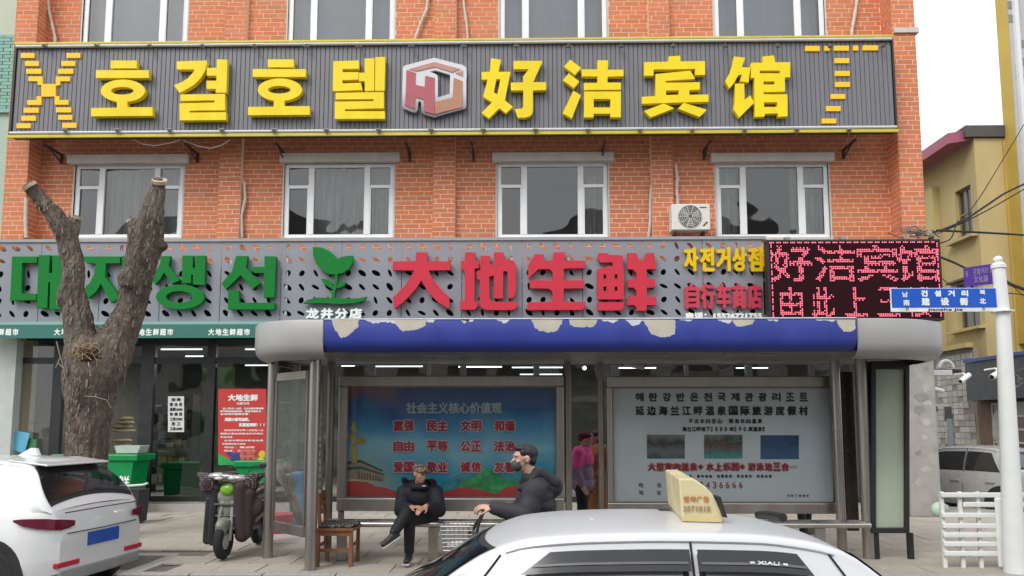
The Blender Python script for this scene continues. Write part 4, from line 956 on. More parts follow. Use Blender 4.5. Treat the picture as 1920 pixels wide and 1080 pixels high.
def poster_mat():
    m = bpy.data.materials.new('poster_blue'); m.use_nodes = True; n = m.node_tree; b = n.nodes['Principled BSDF']; N = n.nodes.new; L = n.links.new
    z0, z1 = W(840, 934, PD).z, W(840, 724, PD).z; x0, x1 = W(647, 840, PD).x, W(1044, 840, PD).x
    g = N('ShaderNodeNewGeometry'); s = N('ShaderNodeSeparateXYZ'); L(g.outputs['Position'], s.inputs[0])
    no = N('ShaderNodeTexNoise'); no.inputs['Scale'].default_value = 1.6; no.inputs['Detail'].default_value = 6; no.inputs['Distortion'].default_value = .4; L(g.outputs['Position'], no.inputs[0])
    r = N('ShaderNodeMapRange'); r.inputs[1].default_value = z0; r.inputs[2].default_value = z1; L(s.outputs[2], r.inputs[0])
    ad = N('ShaderNodeMath'); ad.operation = 'MULTIPLY_ADD'; ad.inputs[1].default_value = .45; ad.inputs[2].default_value = -.22; L(no.outputs[0], ad.inputs[0])
    a2 = N('ShaderNodeMath'); a2.operation = 'ADD'; L(ad.outputs[0], a2.inputs[0]); L(r.outputs[0], a2.inputs[1])
    cr = N('ShaderNodeValToRGB'); e = cr.color_ramp.elements; e[0].position = 0; e[0].color = (.04, .38, .46, 1); e[1].position = 1; e[1].color = (.02, .08, .30, 1)
    for p, c in ((.25, (.05, .42, .62, 1)), (.45, (.30, .66, .80, 1)), (.62, (.09, .42, .72, 1)), (.8, (.03, .18, .50, 1))): q = e.new(p); q.color = c
    L(a2.outputs[0], cr.inputs[0])
    rx = N('ShaderNodeMapRange'); rx.inputs[1].default_value = x0; rx.inputs[2].default_value = x0 + .9; L(s.outputs[0], rx.inputs[0])
    # orange dusk in the top left corner, golden haze low left
    rz = N('ShaderNodeMath'); rz.operation = 'MULTIPLY_ADD'; rz.inputs[1].default_value = 1.6; L(rx.outputs[0], rz.inputs[0]); rz.inputs[2].default_value = 0
    top = N('ShaderNodeMapRange'); top.inputs[1].default_value = .82; top.inputs[2].default_value = .98; L(a2.outputs[0], top.inputs[0])
    inv = N('ShaderNodeMath'); inv.operation = 'SUBTRACT'; inv.inputs[0].default_value = 1.35; L(rz.outputs[0], inv.inputs[1]); inv.use_clamp = True
    mu = N('ShaderNodeMath'); mu.operation = 'MULTIPLY'; L(top.outputs[0], mu.inputs[0]); L(inv.outputs[0], mu.inputs[1])
    x = N('ShaderNodeMix'); x.data_type = 'RGBA'; L(mu.outputs[0], x.inputs[0]); L(cr.outputs[0], x.inputs[6]); x.inputs[7].default_value = (.70, .20, .03, 1)
    lo = N('ShaderNodeMapRange'); lo.inputs[1].default_value = .45; lo.inputs[2].default_value = .1; L(a2.outputs[0], lo.inputs[0])
    m3 = N('ShaderNodeMath'); m3.operation = 'MULTIPLY'; L(lo.outputs[0], m3.inputs[0]); L(inv.outputs[0], m3.inputs[1])
    x2 = N('ShaderNodeMix'); x2.data_type = 'RGBA'; L(m3.outputs[0], x2.inputs[0]); L(x.outputs[2], x2.inputs[6]); x2.inputs[7].default_value = (.75, .68, .32, 1)
    L(x2.outputs[2], b.inputs['Base Color']); b.inputs['Roughness'].default_value = .35; return m
ppanel('poster', rect(646, 723, 1045, 935), PD, .004, poster_mat(), pc)
ly = [0]
def pp(name, pts, m, dz=None):
    ly[0] += .0008; return ppanel(name, pts, PD - .002 - ly[0], .0006, m, pc)
MH1 = mat('hill_blue', (.05, .34, .42), .5, var=.3, scale=7); MH2 = mat('hill_green', (.05, .42, .14), .5, var=.5, scale=9); MRB = mat('ribbon_red', (.70, .08, .07), .5, var=.12, scale=3)
M_TAN = mat('print_tan', (.45, .36, .18), .5, var=.2, scale=8); M_ROOFP = mat('print_roof', (.05, .12, .08), .5, var=.2)
pp('printed_hills', [(820, 934), (830, 905), (850, 893), (870, 886), (880, 890), (900, 880), (925, 878), (950, 868), (965, 862), (985, 872), (1010, 878), (1044, 885), (1044, 934)], MH1)
pp('printed_hills', [(855, 934), (862, 908), (875, 900), (890, 895), (905, 878), (915, 876), (930, 890), (945, 900), (965, 902), (990, 908), (1010, 915), (1000, 934)], MH2)
pp('printed_ribbon', [(647, 903), (665, 902), (690, 904), (705, 912), (725, 915), (745, 922), (775, 926), (800, 930), (800, 934), (647, 934)], MRB)
pp('printed_ribbon', [(800, 934), (825, 925), (850, 917), (870, 914), (895, 917), (915, 922), (930, 926), (945, 915), (970, 910), (1000, 912), (1044, 905), (1044, 934)], MRB)
# generic hall and carved pillar printed at the left
pp('printed_hall', [(647, 872), (675, 866), (715, 884), (720, 890), (722, 902), (700, 900), (647, 897)], mat('print_wall', (.40, .36, .26), .5, var=.2, scale=20))
pp('printed_hall', [(647, 866), (676, 862), (718, 882), (717, 885), (676, 867), (647, 871)], M_ROOFP)
pp('printed_hall', [(647, 877), (676, 874), (720, 889), (722, 892), (676, 879), (647, 882)], M_ROOFP)
for k in range(9): pp('printed_column', rect(672 + k*5.3, 884 + k*1.4, 674.2 + k*5.3, 898 + k*.6), mat('print_redc', (.3, .08, .05), .5))
MY = mat('print_gold', (.55, .42, .08), .5, var=.3, scale=25)
pp('printed_pillar', [(659, 868), (661, 810), (660, 806), (656, 802), (660, 800), (662, 794), (664, 790), (666, 794), (668, 800), (672, 802), (668, 806), (668, 810), (669, 868)], MY)
pp('printed_pillar', oval(677, 826, 8, 7, 12), MY); pp('printed_pillar', oval(655, 820, 6, 6, 12), MY)
M_PW = mat('print_white', (.60, .72, .78), .6, var=.02); M_PR = mat('print_red', (.50, .03, .06), .6, var=.02); M_PO = mat('print_outline', (.85, .74, .78), .6, var=.02)
LYR = PD - .022
ptext('printed_heading', '社会主义核心价值观', (761, 754, 941, 776), LYR, M_PW, pc, .006)
for rr0, wds in enumerate((('富强', '民主', '文明', '和谐'), ('自由', '平等', '公正', '法治'), ('爱国', '敬业', '诚信', '友善'))):
    for c0, w_ in enumerate(wds):
        x = (737, 800, 863, 926)[c0]; y = (788, 826, 865)[rr0]
        for k, ch in enumerate(w_):
            bx = (x + k*20.3, y, x + k*20.3 + 19.5, y + 21)
            ptext('printed_outline', ch, (bx[0]-1.5, bx[1]-1.5, bx[2]+1.5, bx[3]+1.5), LYR, M_PO, pc, .019)
            ptext('printed_character', ch, bx, LYR - .004, M_PR, pc, .0075)
wc = cabinet('poster_cabinet', 'steel framed poster cabinet with pale hot spring resort poster behind the taxi sign', (1140, 1576), 705, 963, CDp, (1150, 725, 1562, 943), MATS['cab_glass'])
ppanel('poster', rect(1149, 724, 1563, 944), PD, .004, mat('poster_pale', (.80, .88, .90), .35, var=.08, scale=.8), wc)
LY = PD - .004
def cline(s_, x0_, x1_, y0_, y1_, m, bold, name='line_of_text', par=None):
    n = len(s_); st = (x1_ - x0_ - (y1_-y0_)*.95) / (n-1)
    for i, c in enumerate(s_):
        if c == ' ': continue
        w_ = (y1_-y0_) * (.95 if ord(c) > 255 else .5); yy0, yy1 = y0_, y1_
        if c == '+': w_ = (y1_-y0_)*.7; yy0 = y0_ + (y1_-y0_)*.15; yy1 = y1_ - (y1_-y0_)*.15
        if c == '一': yy0 = y0_ + (y1_-y0_)*.42; yy1 = y0_ + (y1_-y0_)*.6
        if c in '·。、': yy0 = y0_ + (y1_-y0_)*.4; yy1 = y0_+(y1_-y0_)*.65; w_ = 1.5
        ptext(name, c, (x0_ + st*i, yy0, x0_ + st*i + w_, yy1), LY, m, par or wc, bold)
cline('해란강반온천국제관광리조트', 1191, 1515, 736, 753, M_TXTK, .007)
cline('延边海兰江畔温泉国际旅游度假村', 1191, 1515, 761, 779, M_TXTK, .007)
cline('不去长白圣山、照泡长白温泉', 1291, 1429, 785, 794, M_TXTK, .0035)
cline('海兰江畔地下2000米59°真温泉!', 1279, 1438, 800, 809, M_TXTK, .0035)
cline('大型室内温泉+水上乐园+游泳池三合一', 1214, 1496, 867, 884, M_TXTR, .012)
cline('度假·游泳·康养保健·拓展教育·民俗餐饮·民宿住宿', 1262, 1447, 890, 896, M_TXTK, .002)
cline('电话', 1198, 1240, 905, 914, M_TXTK, .001); cline('地址', 1198, 1240, 919, 928, M_TXTK, .001); cline('村', 1329, 1341, 919, 928, M_TXTK, .001) if False else None
cline('3436666', 1312, 1398, 903, 916, M_TXTR, .002)
cline('扫码了解更多', 1476, 1517, 927, 932, M_TXTK, .001)
def pict(box, cols, sc, seed, name):
    m = bpy.data.materials.new(name); m.use_nodes = True; n = m.node_tree; b = n.nodes['Principled BSDF']; N = n.nodes.new; L = n.links.new
    z0, z1 = W(1300, box[3], PD).z, W(1300, box[1], PD).z
    g = N('ShaderNodeNewGeometry'); s = N('ShaderNodeSeparateXYZ'); L(g.outputs['Position'], s.inputs[0]); no = N('ShaderNodeTexNoise'); no.inputs['Scale'].default_value = sc; no.inputs['Detail'].default_value = 7; L(g.outputs['Position'], no.inputs[0])
    r = N('ShaderNodeMapRange'); r.inputs[1].default_value = z0; r.inputs[2].default_value = z1; L(s.outputs[2], r.inputs[0])
    ad = N('ShaderNodeMath'); ad.operation = 'MULTIPLY_ADD'; ad.inputs[1].default_value = 1.1; ad.inputs[2].default_value = -.55; L(no.outputs[0], ad.inputs[0]); a2 = N('ShaderNodeMath'); a2.operation = 'ADD'; L(ad.outputs[0], a2.inputs[0]); L(r.outputs[0], a2.inputs[1])
    cr = N('ShaderNodeValToRGB'); e = cr.color_ramp.elements; e[0].position = 0; e[0].color = (*cols[0], 1); e[1].position = 1; e[1].color = (*cols[-1], 1)
    for i, c in enumerate(cols[1:-1]): q = e.new((i+1)/(len(cols)-1)); q.color = (*c, 1)
    L(a2.outputs[0], cr.inputs[0]); L(cr.outputs[0], b.inputs['Base Color']); ppanel('printed_photo', rect(*box), PD - .003, .002, m, wc)
pict((1213, 815, 1284, 860), [(.05, .12, .14), (.2, .22, .22), (.04, .035, .035), (.3, .3, .3)], 4, 1, 'photo_rocks')
pict((1320, 815, 1392, 860), [(.1, .4, .42), (.08, .3, .3), (.2, .08, .06), (.06, .08, .06), (.25, .28, .26)], 9, 2, 'photo_pool')
pict((1426, 816, 1498, 861), [(.05, .16, .3), (.04, .12, .3), (.02, .08, .22), (.02, .07, .2)], 8, 3, 'photo_water')
# square where the scan code was stays blank
# ---- dark framed board at the right end
rb = thing('route_board', 'tall dark framed board with blank pale green sheet at the right end of the shelter', 'notice board', (W(1668, 990, 9.3).x, 9.3, 0))
BD = 9.3
a, b = W(1636, 1000, BD), W(1706, 684, BD)
MB().prism(XZ(rect(1634, 677, 1706, 1000), BD), [XZ(rect(1643, 692, 1698, 990), BD)], BD, BD + .12).build('frame', M_BLACK, rb, bevel=.008)
ppanel('sheet', rect(1641, 690, 1700, 992), BD + .05, .02, mat('sheet_green', (.40, .46, .36), .5, var=.12, scale=1.2, dirt=.15), rb)
for x in (a.x + .06, b.x - .08): MB().box(x - .03, x + .03, BD + .03, BD + .09, 0, a.z).build('leg', M_BLACK, rb)
MB().box(W(1592, 900, 9.5).x, W(1614, 900, 9.5).x, 9.6, 9.65, .3, 2.3).build('dark_panel', mat('tinted_panel', (.035, .03, .026), .25), rb)
# ---- benches
def bench(name, label, px0, px1, D, legs):
    t = thing(name, label, 'bench', (W((px0+px1)/2, 984, D).x, D, 0)); zb_ = .43
    x0, x1 = W(px0, 984, D).x, W(px1, 984, D).x
    for k, y in enumerate((D, D + .13, D + .26)):
        MB().cyl((x0, y, zb_), (x1, y, zb_), .034, n=12).build('seat_tube', mat('tube_bright', (.50, .47, .43), .28, metal=.9, var=.1), t, smooth=True)
    for px in legs:
        x = W(px, 1010, D).x; MB().box(x-.06, x+.06, D + .0, D + .06, 0, zb_ - .035).build('leg', M_STEEL, t, bevel=.01); MB().box(x-.05, x+.05, D + .061, D + .28, zb_-.12, zb_ - .035).build('bracket', M_STEELD, t)
    return t
bench('bench', 'steel tube bench under the blue poster with a seated man on it', 600, 1048, 9.12, (812, 1030, 640))
bench('bench', 'steel tube bench under the pale poster, partly behind the taxi', 1160, 1632, 9.12, (1200, 1400, 1540))
# ---------------------------------------------------------------- neighbours
nb = thing('green_building', 'pale green neighbouring building with teal tiles at the far left', 'building', (-10, 15, 0))
gx = W(6, 350, 14.9).x + .28
MB().box(-40, xL - .02, 15.0, 26, -.1, W(0, 95, 15).z).build('wall', mat('mint_render', (.42, .52, .44), .8, var=.06, scale=2, dirt=.2, dirtcol=(.3, .36, .3)), nb)
MB().box(-40, xL - .02, 15.02, 26, W(0, 95, 15).z, 14).build('upper_wall', mat('pale_render', (.52, .56, .45), .8, var=.05), nb)
M_TEAL = mat('teal_brick', (.22, .42, .36), .6, var=.1, island=.12)
tb = MB(); r = random.Random(1)
for j in range(22):
    for i in range(7):
        x = xL - .04 - i*.3 - (.15 if j % 2 else 0); z = W(0, 205, 15).z + j*.075
        tb.box(x - .28, x, 14.975, 14.995, z, z + .065)
tb.build('tile', M_TEAL, nb, kind='stuff')
MB().box(-40, xL - .02, 14.93, 15.0, W(0, 213, 15).z, W(0, 207, 15).z).build('ledge', M_TEAL, nb)

# yellow building along the side street
yb = thing('yellow_building', 'old yellow building with small tall windows and red eave along the side street', 'building', (14.9, 30, 0))
M_Y = mat('yellow_render', (.55, .43, .20), .85, var=.14, scale=.8, dirt=.6, dirtcol=(.34, .29, .19), stretch=(1, 1, .4), bump=.2, bscale=30)
M_YB = mat('yellow_render_bright', (.56, .40, .09), .85, var=.08, scale=1.2, dirt=.3, dirtcol=(.42, .3, .1))
M_YP = mat('yellow_pale', (.55, .45, .20), .85, var=.08, scale=1.5, dirt=.3, dirtcol=(.4, .33, .2))
YX, YB, YE = 14.65, 24.0, 44.0; YZ = W(1830, 258, 24).z - .2
fl = []   # window openings (y0, y1, z0, z1)
def yz(px, py, X=YX):
    # meeting point of the pixel ray with the wall plane x = X
    d = _CR @ Vector(((px - 960) / FPX, -(py - PYC) / FPX, -1.0)); t = X / d.x; return (d.y * t, 1.6 + d.z * t)
for (pa, pb, yt, ybm) in ((1789, 1819, 345, 442), (1737, 1752, 378, 446), (1793, 1833, 522, 612), (1737, 1751, 538, 620)):
    y0_, zt_ = yz(pb, yt); y1_, _ = yz(pa, yt); _, zb_ = yz(pb, ybm); fl.append((y0_, y1_, zb_, zt_))
mb = MB()
ys = sorted({YB + .002, YE, *[v for f_ in fl for v in f_[:2]]}); zs = sorted({3.5, YZ, *[v for f_ in fl for v in f_[2:]]})
for i in range(len(ys)-1):
    j0 = 0
    for j in range(len(zs)-1):
        ym, zm = (ys[i]+ys[i+1])/2, (zs[j]+zs[j+1])/2
        if not any(a < ym < b and c < zm < d for a, b, c, d in fl): mb.box(YX, YX + .22, ys[i], ys[i+1], zs[j], zs[j+1])
mb.build('wall', M_Y, yb)
for i, (a, b, c, d) in enumerate(fl):
    w_ = MB().box(YX + .12, YX + .17, a, a+.07, c, d).box(YX + .12, YX + .17, b-.07, b, c, d).box(YX + .12, YX + .17, a, b, c, c+.07).box(YX + .12, YX + .17, a, b, d-.07, d).box(YX + .12, YX + .17, (a+b)/2-.03, (a+b)/2+.03, c, d).box(YX + .121, YX + .171, a, b, (c+d)/2-.03, (c+d)/2+.03).build('window', mat('old_frame', (.25, .2, .12), .7), yb)
    MB().add([(YX+.15, a, c), (YX+.15, b, c), (YX+.15, b, d), (YX+.15, a, d)], [(0, 1, 2, 3)]).build('pane', mat('dark_pane', (.03, .035, .04), .08, spec=.8), w_)
    MB().box(YX - .22, YX + .05, a - .25, b + .35, c - .1, c - .01).build('sill', M_YP, yb)
    if i in (2,): MB().box(YX - .2, YX + .05, a - .2, b + .3, d + .05, d + .12).build('window_hood', mat('hood_dark', (.1, .09, .07), .8), yb)
for y in (26.0, 31.8): MB().box(YX - .22, YX - .001, y, y + .45, 4.2, YZ - .8).build('rib', M_YP, yb)
MB().box(YX, YX + 12, YB - .2, YB - .002, 3.2, YZ + .1).build('front_wall', M_Y, yb)
MB().box(YX + .9, YX + 3.2, YB - .26, YB - .203, 3.2, YZ).build('bright_strip', M_YB, yb)
MB().box(YX + .25, YX + 12, YB + .25, YE, 0, YZ).build('core', M_PLASTER, yb)
M_MAG = mat('magenta_eave', (.36, .09, .14), .5, var=.1)
ev = MB().add([(YX - .8, YB - .15, YZ - .05), (YX - .8, YE, YZ - .05), (YX - .8, YE, YZ + .3), (YX - .8, YB - .15, YZ + .3), (YX + .2, YB - .15, YZ + .1), (YX + .2, YE, YZ + .1), (YX + .2, YE, YZ + .45), (YX + .2, YB - .15, YZ + .45)], [(0, 1, 2, 3), (4, 7, 6, 5), (0, 3, 7, 4), (1, 5, 6, 2), (0, 4, 5, 1), (3, 2, 6, 7)])
ev.build('eave', M_MAG, yb)
MB().box(YX - .3, YX + 12, YB - .3, YB + .3, YZ + .12, YZ + .5).build('parapet', mat('parapet_dark', (.09, .085, .085), .8), yb)
MB().box(YX + 1.6, YX + 9, 30, 38, YZ + .5, YZ + 1.6).build('roof_house', mat('roof_grey', (.45, .48, .48), .7), yb)
# ground floor: worn render, tiles
MB().box(YX - .18, YX + .6, YB + .2, YE, -.2, 4.15).build('ground_floor_wall', mat('worn_render', (.36, .32, .26), .9, var=.15, scale=2, dirt=.6, dirtcol=(.22, .16, .11), bump=.4, bscale=20), yb)
MB().box(YX - .42, YX - .181, YB + .2, YE, 4.15, 4.3).build('ledge', M_Y, yb)
pt_mb = mat('white_wall_tile', (.50, .48, .43), .5, var=.1, island=.25, dirt=.35, dirtcol=(.25, .17, .11))
tl = MB(); r = random.Random(5)
def tilewall(y0, y1, z0, z1, X, skip=.12):
    y = y0
    while y < y1 - .2:
        z = z0
        while z < z1 - .15:
            if r.random() > skip: tl.box(X - .02, X + .001, y + .012, y + .288, z + .01, z + .19)
            z += .2
        y += .3
tilewall(24.3, 26.6, 2.4, 4.1, YX - .18, .02)
tilewall(24.3, 28.2, .0, 2.35, YX - .18, .15)
tl.build('wall_tile', pt_mb, yb, kind='stuff')
for (pa, pb, yt, ybm, nm) in ((1770, 1784, 762, 790, 'vent_opening'), (1749, 1758, 762, 772, 'vent_opening')):
    y0_, zt_ = yz(pb, yt, YX - .2); y1_, _ = yz(pa, yt, YX - .2); _, zb_ = yz(pb, ybm, YX - .2)
    MB().box(YX - .203, YX - .19, y0_, y1_, zb_, zt_).build(nm, M_BLACK, yb)
y0_, zt_ = yz(1787, 785, YX - .2); y1_, _ = yz(1776, 785, YX - .2)
MB().box(YX - .23, YX - .19, y0_, y1_, .0, zt_).build('side_door', mat('grey_door', (.30, .33, .35), .6, dirt=.3), yb)
# dark sign shop on the side street
ds = thing('side_street_shop', 'dark grey boarded shop front with grid windows on the side street', 'shop', (14, 21, 0))
SX = 14.0
ya, _ = yz(1809, 680, SX); yb1 = 17.5
MB().box(SX, SX + .7, yb1, ya, W(1808, 752, ya).z, W(1808, 681, ya).z).build('sign_board', mat('charcoal_board', (.055, .057, .065), .5, var=.1), ds)
MB().box(SX - .05, SX + .7, yb1, ya + .02, W(1808, 681, ya).z, W(1808, 681, ya).z + .1).build('blue_edge', mat('blue_edge', (.05, .09, .3), .5), ds)
wl = MB().box(SX + .35, SX + .7, yb1, ya, -.2, W(1808, 752, ya).z - .01); wl.build('wall', mat('brown_wall', (.22, .13, .08), .8, var=.2, dirt=.4), ds)
M_GW = mat('window_white', (.55, .54, .48), .6)
for k in range(3):
    y0_ = ya - .75 - k*1.9; z1_ = W(1808, 752, ya).z - .12
    fr = MB()
    for q in range(5): z = .75 + (z1_ - .75)*q/4; fr.box(SX + .30, SX + .345, y0_ - 1.6, y0_, z - .03, z + .03)
    for q in range(4): y = y0_ - 1.6*q/3; fr.box(SX + .299, SX + .346, y - .03, y + .03, .75, z1_)
    w_ = fr.build('window', M_GW, ds)
    for q in range(3):
        for p in range(4):
            y = y0_ - 1.6*q/3; z = .75 + (z1_-.75)*p/4; c = (q*3 + p*5 + k) % 4
            MB().box(SX + .32, SX + .33, y - 1.6/3 + .03, y - .03, z + .03, z + (z1_-.75)/4 - .03).build('pane', [mat('pane_brown', (.14, .06, .03), .3), mat('pane_green', (.28, .33, .22), .4), mat('pane_dark', (.05, .03, .03), .2), MATS['pane_brown']][c], w_)
mb = MB(); rr = random.Random(3); y, z = yz(1873, 768, SX + .28); P = []
for i in range(22):
    t = i/22*2*math.pi; P.append((y + .42*math.cos(t)*rr.uniform(.7, 1.1), z - .45 + (.55 if math.sin(t) > 0 else .85)*math.sin(t)*rr.uniform(.7, 1.1)))
mb.prism(P, [], 0, .01); mb.v = [(SX + .28 + v[1], v[0], v[2]) for v in mb.v]; mb.build('torn_paper', mat('torn_paper', (.55, .53, .48), .9, var=.2), ds)
# three small pale marks of worn lettering on the board
mk = MB(); rr = random.Random(9)
for i in range(3):
    y, z = yz(1909, 694 + i*13, SX - .004)
    for q in range(4): mk.obox((SX - .004, y + rr.uniform(-.12, .12), z + rr.uniform(-.08, .08)), (.002, 0, 0), (0, rr.uniform(.04, .12), rr.uniform(-.05, .05)), (0, 0, .015))
mk.build('worn_lettering', mat('worn_letter', (.3, .3, .3), .7), ds, kind='stuff')
# grey tiled building corner at the far right edge
gbd = thing('grey_building', 'white and grey tiled building corner at the right edge of the street', 'building', (W(1898, 200, 23.2).x, 23.2, 0))
gx0 = W(1897, 120, 23.2).x
gz0 = W(1900, 510, 23.2).z
MB().box(gx0, gx0 + 8, 23.2, 23.8, 4.2, 20).build('wall', mat('grey_tile_wall', (.48, .48, .47), .7, var=.06), gbd)
MB().box(gx0 - .02, gx0 - .001, 23.22, 23.78, 4.2, 20).build('yellow_flank', M_YB, gbd)
MB().box(gx0 + .12, gx0 + .24, 23.05, 23.199, 4.2, 20).build('downpipe', M_WHITE, gbd)
for py in (5, 30, 78, 112, 142):
    w0 = W(1900, py, 23.18); MB().box(gx0 + (.26 if py > 60 else -.005), gx0 + (.7 if py > 60 else .11), 23.185, 23.199, w0.z - .2, w0.z + .06).build('grey_tile', mat('tile_dark', (.24, .24, .24), .6), gbd)

# row of houses across the street, behind the photographer, seen in the reflections
ob = thing('opposite_building', 'pale grey three storey building across the street, seen only in window reflections', 'building', (0, -16, 0))
MB().box(-26, 30, -26, -16, RZ, 9.6).build('wall', mat('opp_wall', (.60, .59, .56), .8, var=.1, scale=1), ob)
MB().box(-26.2, 30.2, -26, -15.6, 9.6, 10.1).build('cornice', mat('opp_cornice', (.55, .54, .52), .8), ob)
for (xa_, xb_, h_) in ((-32, -13, 16.2), (1, 20, 16.6)):
    g_ = MB(); xm_ = (xa_ + xb_)/2; g_.prism([(xa_, RZ), (xb_, RZ), (xb_, h_), (xm_ + 3, h_ + 2.4), (xm_ - 4, h_ + 2.0), (xa_, h_)], [], -36, -26.5); g_.build('rear_block', mat('opp_rear', (.16, .16, .155), .8, var=.3, scale=.6), ob)
od = mat('opp_dark', (.05, .055, .06), .2); me = None
for fl_ in range(3):
    for k in range(16):
        x = -24 + k * 3.4
        if me is None:
            o = MB().box(-1.0, 1.0, -.05, .03, -.8, .8).build('window', od); o.parent = ob; me = o.data
        else: o = put(bpy.data.objects.new('window', me), ob)
        o.location = Vector((x, -15.99, 1.7 + fl_*3.1)) - ob.location

# ---------------------------------------------------------------- lopped tree
TD = 10.7; sc = TD / 1400
tree = thing('lopped_tree', 'thick lopped street tree with two bare sawn limbs in front of the grocery sign', 'tree', (W(165, 1000, TD).x, TD, 0))
P_ = lambda x, y, d=0: W(x, y, TD + d)
g0 = Vector((W(163, 1000, TD).x, TD, -.15))
pr = [('c', g0, P_(160, 930), 50*sc, 40*sc), ('c', P_(160, 930), P_(163, 840), 40*sc, 38*sc), ('c', P_(163, 840), P_(168, 760), 38*sc, 42*sc), ('c', P_(168, 760), P_(176, 700), 42*sc, 56*sc), ('c', P_(176, 700), P_(160, 668), 54*sc, 42*sc),
      ('c', P_(158, 668), P_(146, 610), 34*sc, 26*sc), ('c', P_(148, 610), P_(136, 545), 28*sc, 25*sc), ('c', P_(136, 545), P_(138, 500), 25*sc, 21*sc), ('c', P_(138, 500), P_(127, 450), 21*sc, 20*sc), ('c', P_(127, 450), P_(104, 405, -.1), 20*sc, 19*sc), ('c', P_(104, 405, -.1), P_(60, 354, -.25), 19*sc, 15*sc),
      ('c', P_(190, 690), P_(215, 650, .1), 46*sc, 38*sc), ('c', P_(215, 650, .1), P_(240, 595, .15), 36*sc, 30*sc), ('c', P_(240, 595, .15), P_(256, 535, .15), 30*sc, 29*sc), ('c', P_(256, 535, .15), P_(272, 465, .1), 29*sc, 32*sc), ('c', P_(272, 465, .1), P_(284, 410), 32*sc, 25*sc), ('c', P_(284, 410), P_(297, 344), 24*sc, 15*sc),
      ('c', P_(132, 460), P_(142, 412, .1), 14*sc, 12*sc), ('c', P_(256, 470), P_(248, 418), 15*sc, 12*sc), ('e', P_(118, 560, -.1), (14*sc, 15*sc, 22*sc)), ('c', P_(198, 690), P_(182, 612, -.05), 8*sc, 3*sc), ('e', P_(300, 462, .1), (14*sc, 12*sc, 12*sc)), ('e', P_(238, 522, -.15), (18*sc, 15*sc, 22*sc)),
      ('e', P_(150, 690, -.3), (24*sc, 14*sc, 22*sc)), ('e', P_(205, 770, 0), (9*sc, 9*sc, 22*sc))]
tm = blob(pr, .022, 3)
nv = []
bmT = MB()
for v in tm.v:
    V = Vector(v); ax = Vector((V.x*5.2, V.y*5.2, V.z*1.0))
    n1 = abs(noise.noise(ax * 1.9)); n2 = noise.noise(V * 2.2); n3 = abs(noise.noise(Vector((V.x*17, V.y*17, V.z*3.4))))
    cxy = Vector((V.x, V.y, V.z)); nv.append((V, n1, n2, n3))
me = bpy.data.meshes.new('m'); me.from_pydata(tm.v, [], tm.f); me.update(); nm = [v.normal.copy() for v in me.vertices]; bpy.data.meshes.remove(me)
tm.v = [tuple(V + nm[i] * (.02*n2 + .05*(.17 - n1) + .03*(.17 - n3) - .012)) for i, (V, n1, n2, n3) in enumerate(nv)]
def barkmat():
    m = mat('bark', (.22, .175, .14), .92, var=.45, scale=9, stretch=(1, 1, .3), dirt=.5, dirtcol=(.25, .21, .17)); n = m.node_tree; b = n.nodes['Principled BSDF']; N = n.nodes.new; L = n.links.new
    tc = N('ShaderNodeTexCoord'); mp = N('ShaderNodeMapping'); mp.inputs['Scale'].default_value = (17, 17, 4.5); L(tc.outputs['Object'], mp.inputs[0])
    nz = N('ShaderNodeTexNoise'); nz.inputs['Scale'].default_value = 1.2; L(mp.outputs[0], nz.inputs[0]); vm = N('ShaderNodeVectorMath'); vm.operation = 'ADD'; L(mp.outputs[0], vm.inputs[0]); L(nz.outputs['Color'], vm.inputs[1])
    vo = N('ShaderNodeTexVoronoi'); vo.feature = 'DISTANCE_TO_EDGE'; vo.inputs['Scale'].default_value = 1; L(vm.outputs[0], vo.inputs['Vector'])
    cl = N('ShaderNodeMath'); cl.operation = 'MINIMUM'; cl.inputs[1].default_value = .3; L(vo.outputs['Distance'], cl.inputs[0])
    n2 = N('ShaderNodeTexNoise'); n2.inputs['Scale'].default_value = 6; n2.inputs['Detail'].default_value = 6; L(mp.outputs[0], n2.inputs[0]); ad = N('ShaderNodeMath'); ad.operation = 'MULTIPLY_ADD'; ad.inputs[1].default_value = .35; L(n2.outputs[0], ad.inputs[0]); L(cl.outputs[0], ad.inputs[2])
    bp = N('ShaderNodeBump'); bp.inputs['Strength'].default_value = 1; bp.inputs['Distance'].default_value = .16; L(ad.outputs[0], bp.inputs['Height']); L(bp.outputs[0], b.inputs['Normal']); return m
M_BARK = barkmat(); tm.build('trunk', M_BARK, tree, smooth=False, fixn=False)
for p in tree.children[0].data.polygons: p.use_smooth = True
M_CUT = mat('sawn_wood', (.46, .37, .26), .85, var=.25, scale=25)
def cutface(px, py, d, r, ax):
    c = P_(px, py, d); ax = Vector(ax).normalized(); mb = MB().tube([c - ax*.05, c + ax*.0], [r, r*.96], 20)
    mb.build('sawn_end', M_CUT, tree)
cutface(53, 346, -.33, 14*sc, Vector((-.5, -.45, .7)))
cutface(299, 337, -.03, 14.5*sc, Vector((.15, -.55, .8)))
cutface(143, 405, .1, 11*sc, (.1, -.2, 1)); cutface(247, 411, 0, 10*sc, (-.1, -.2, 1))
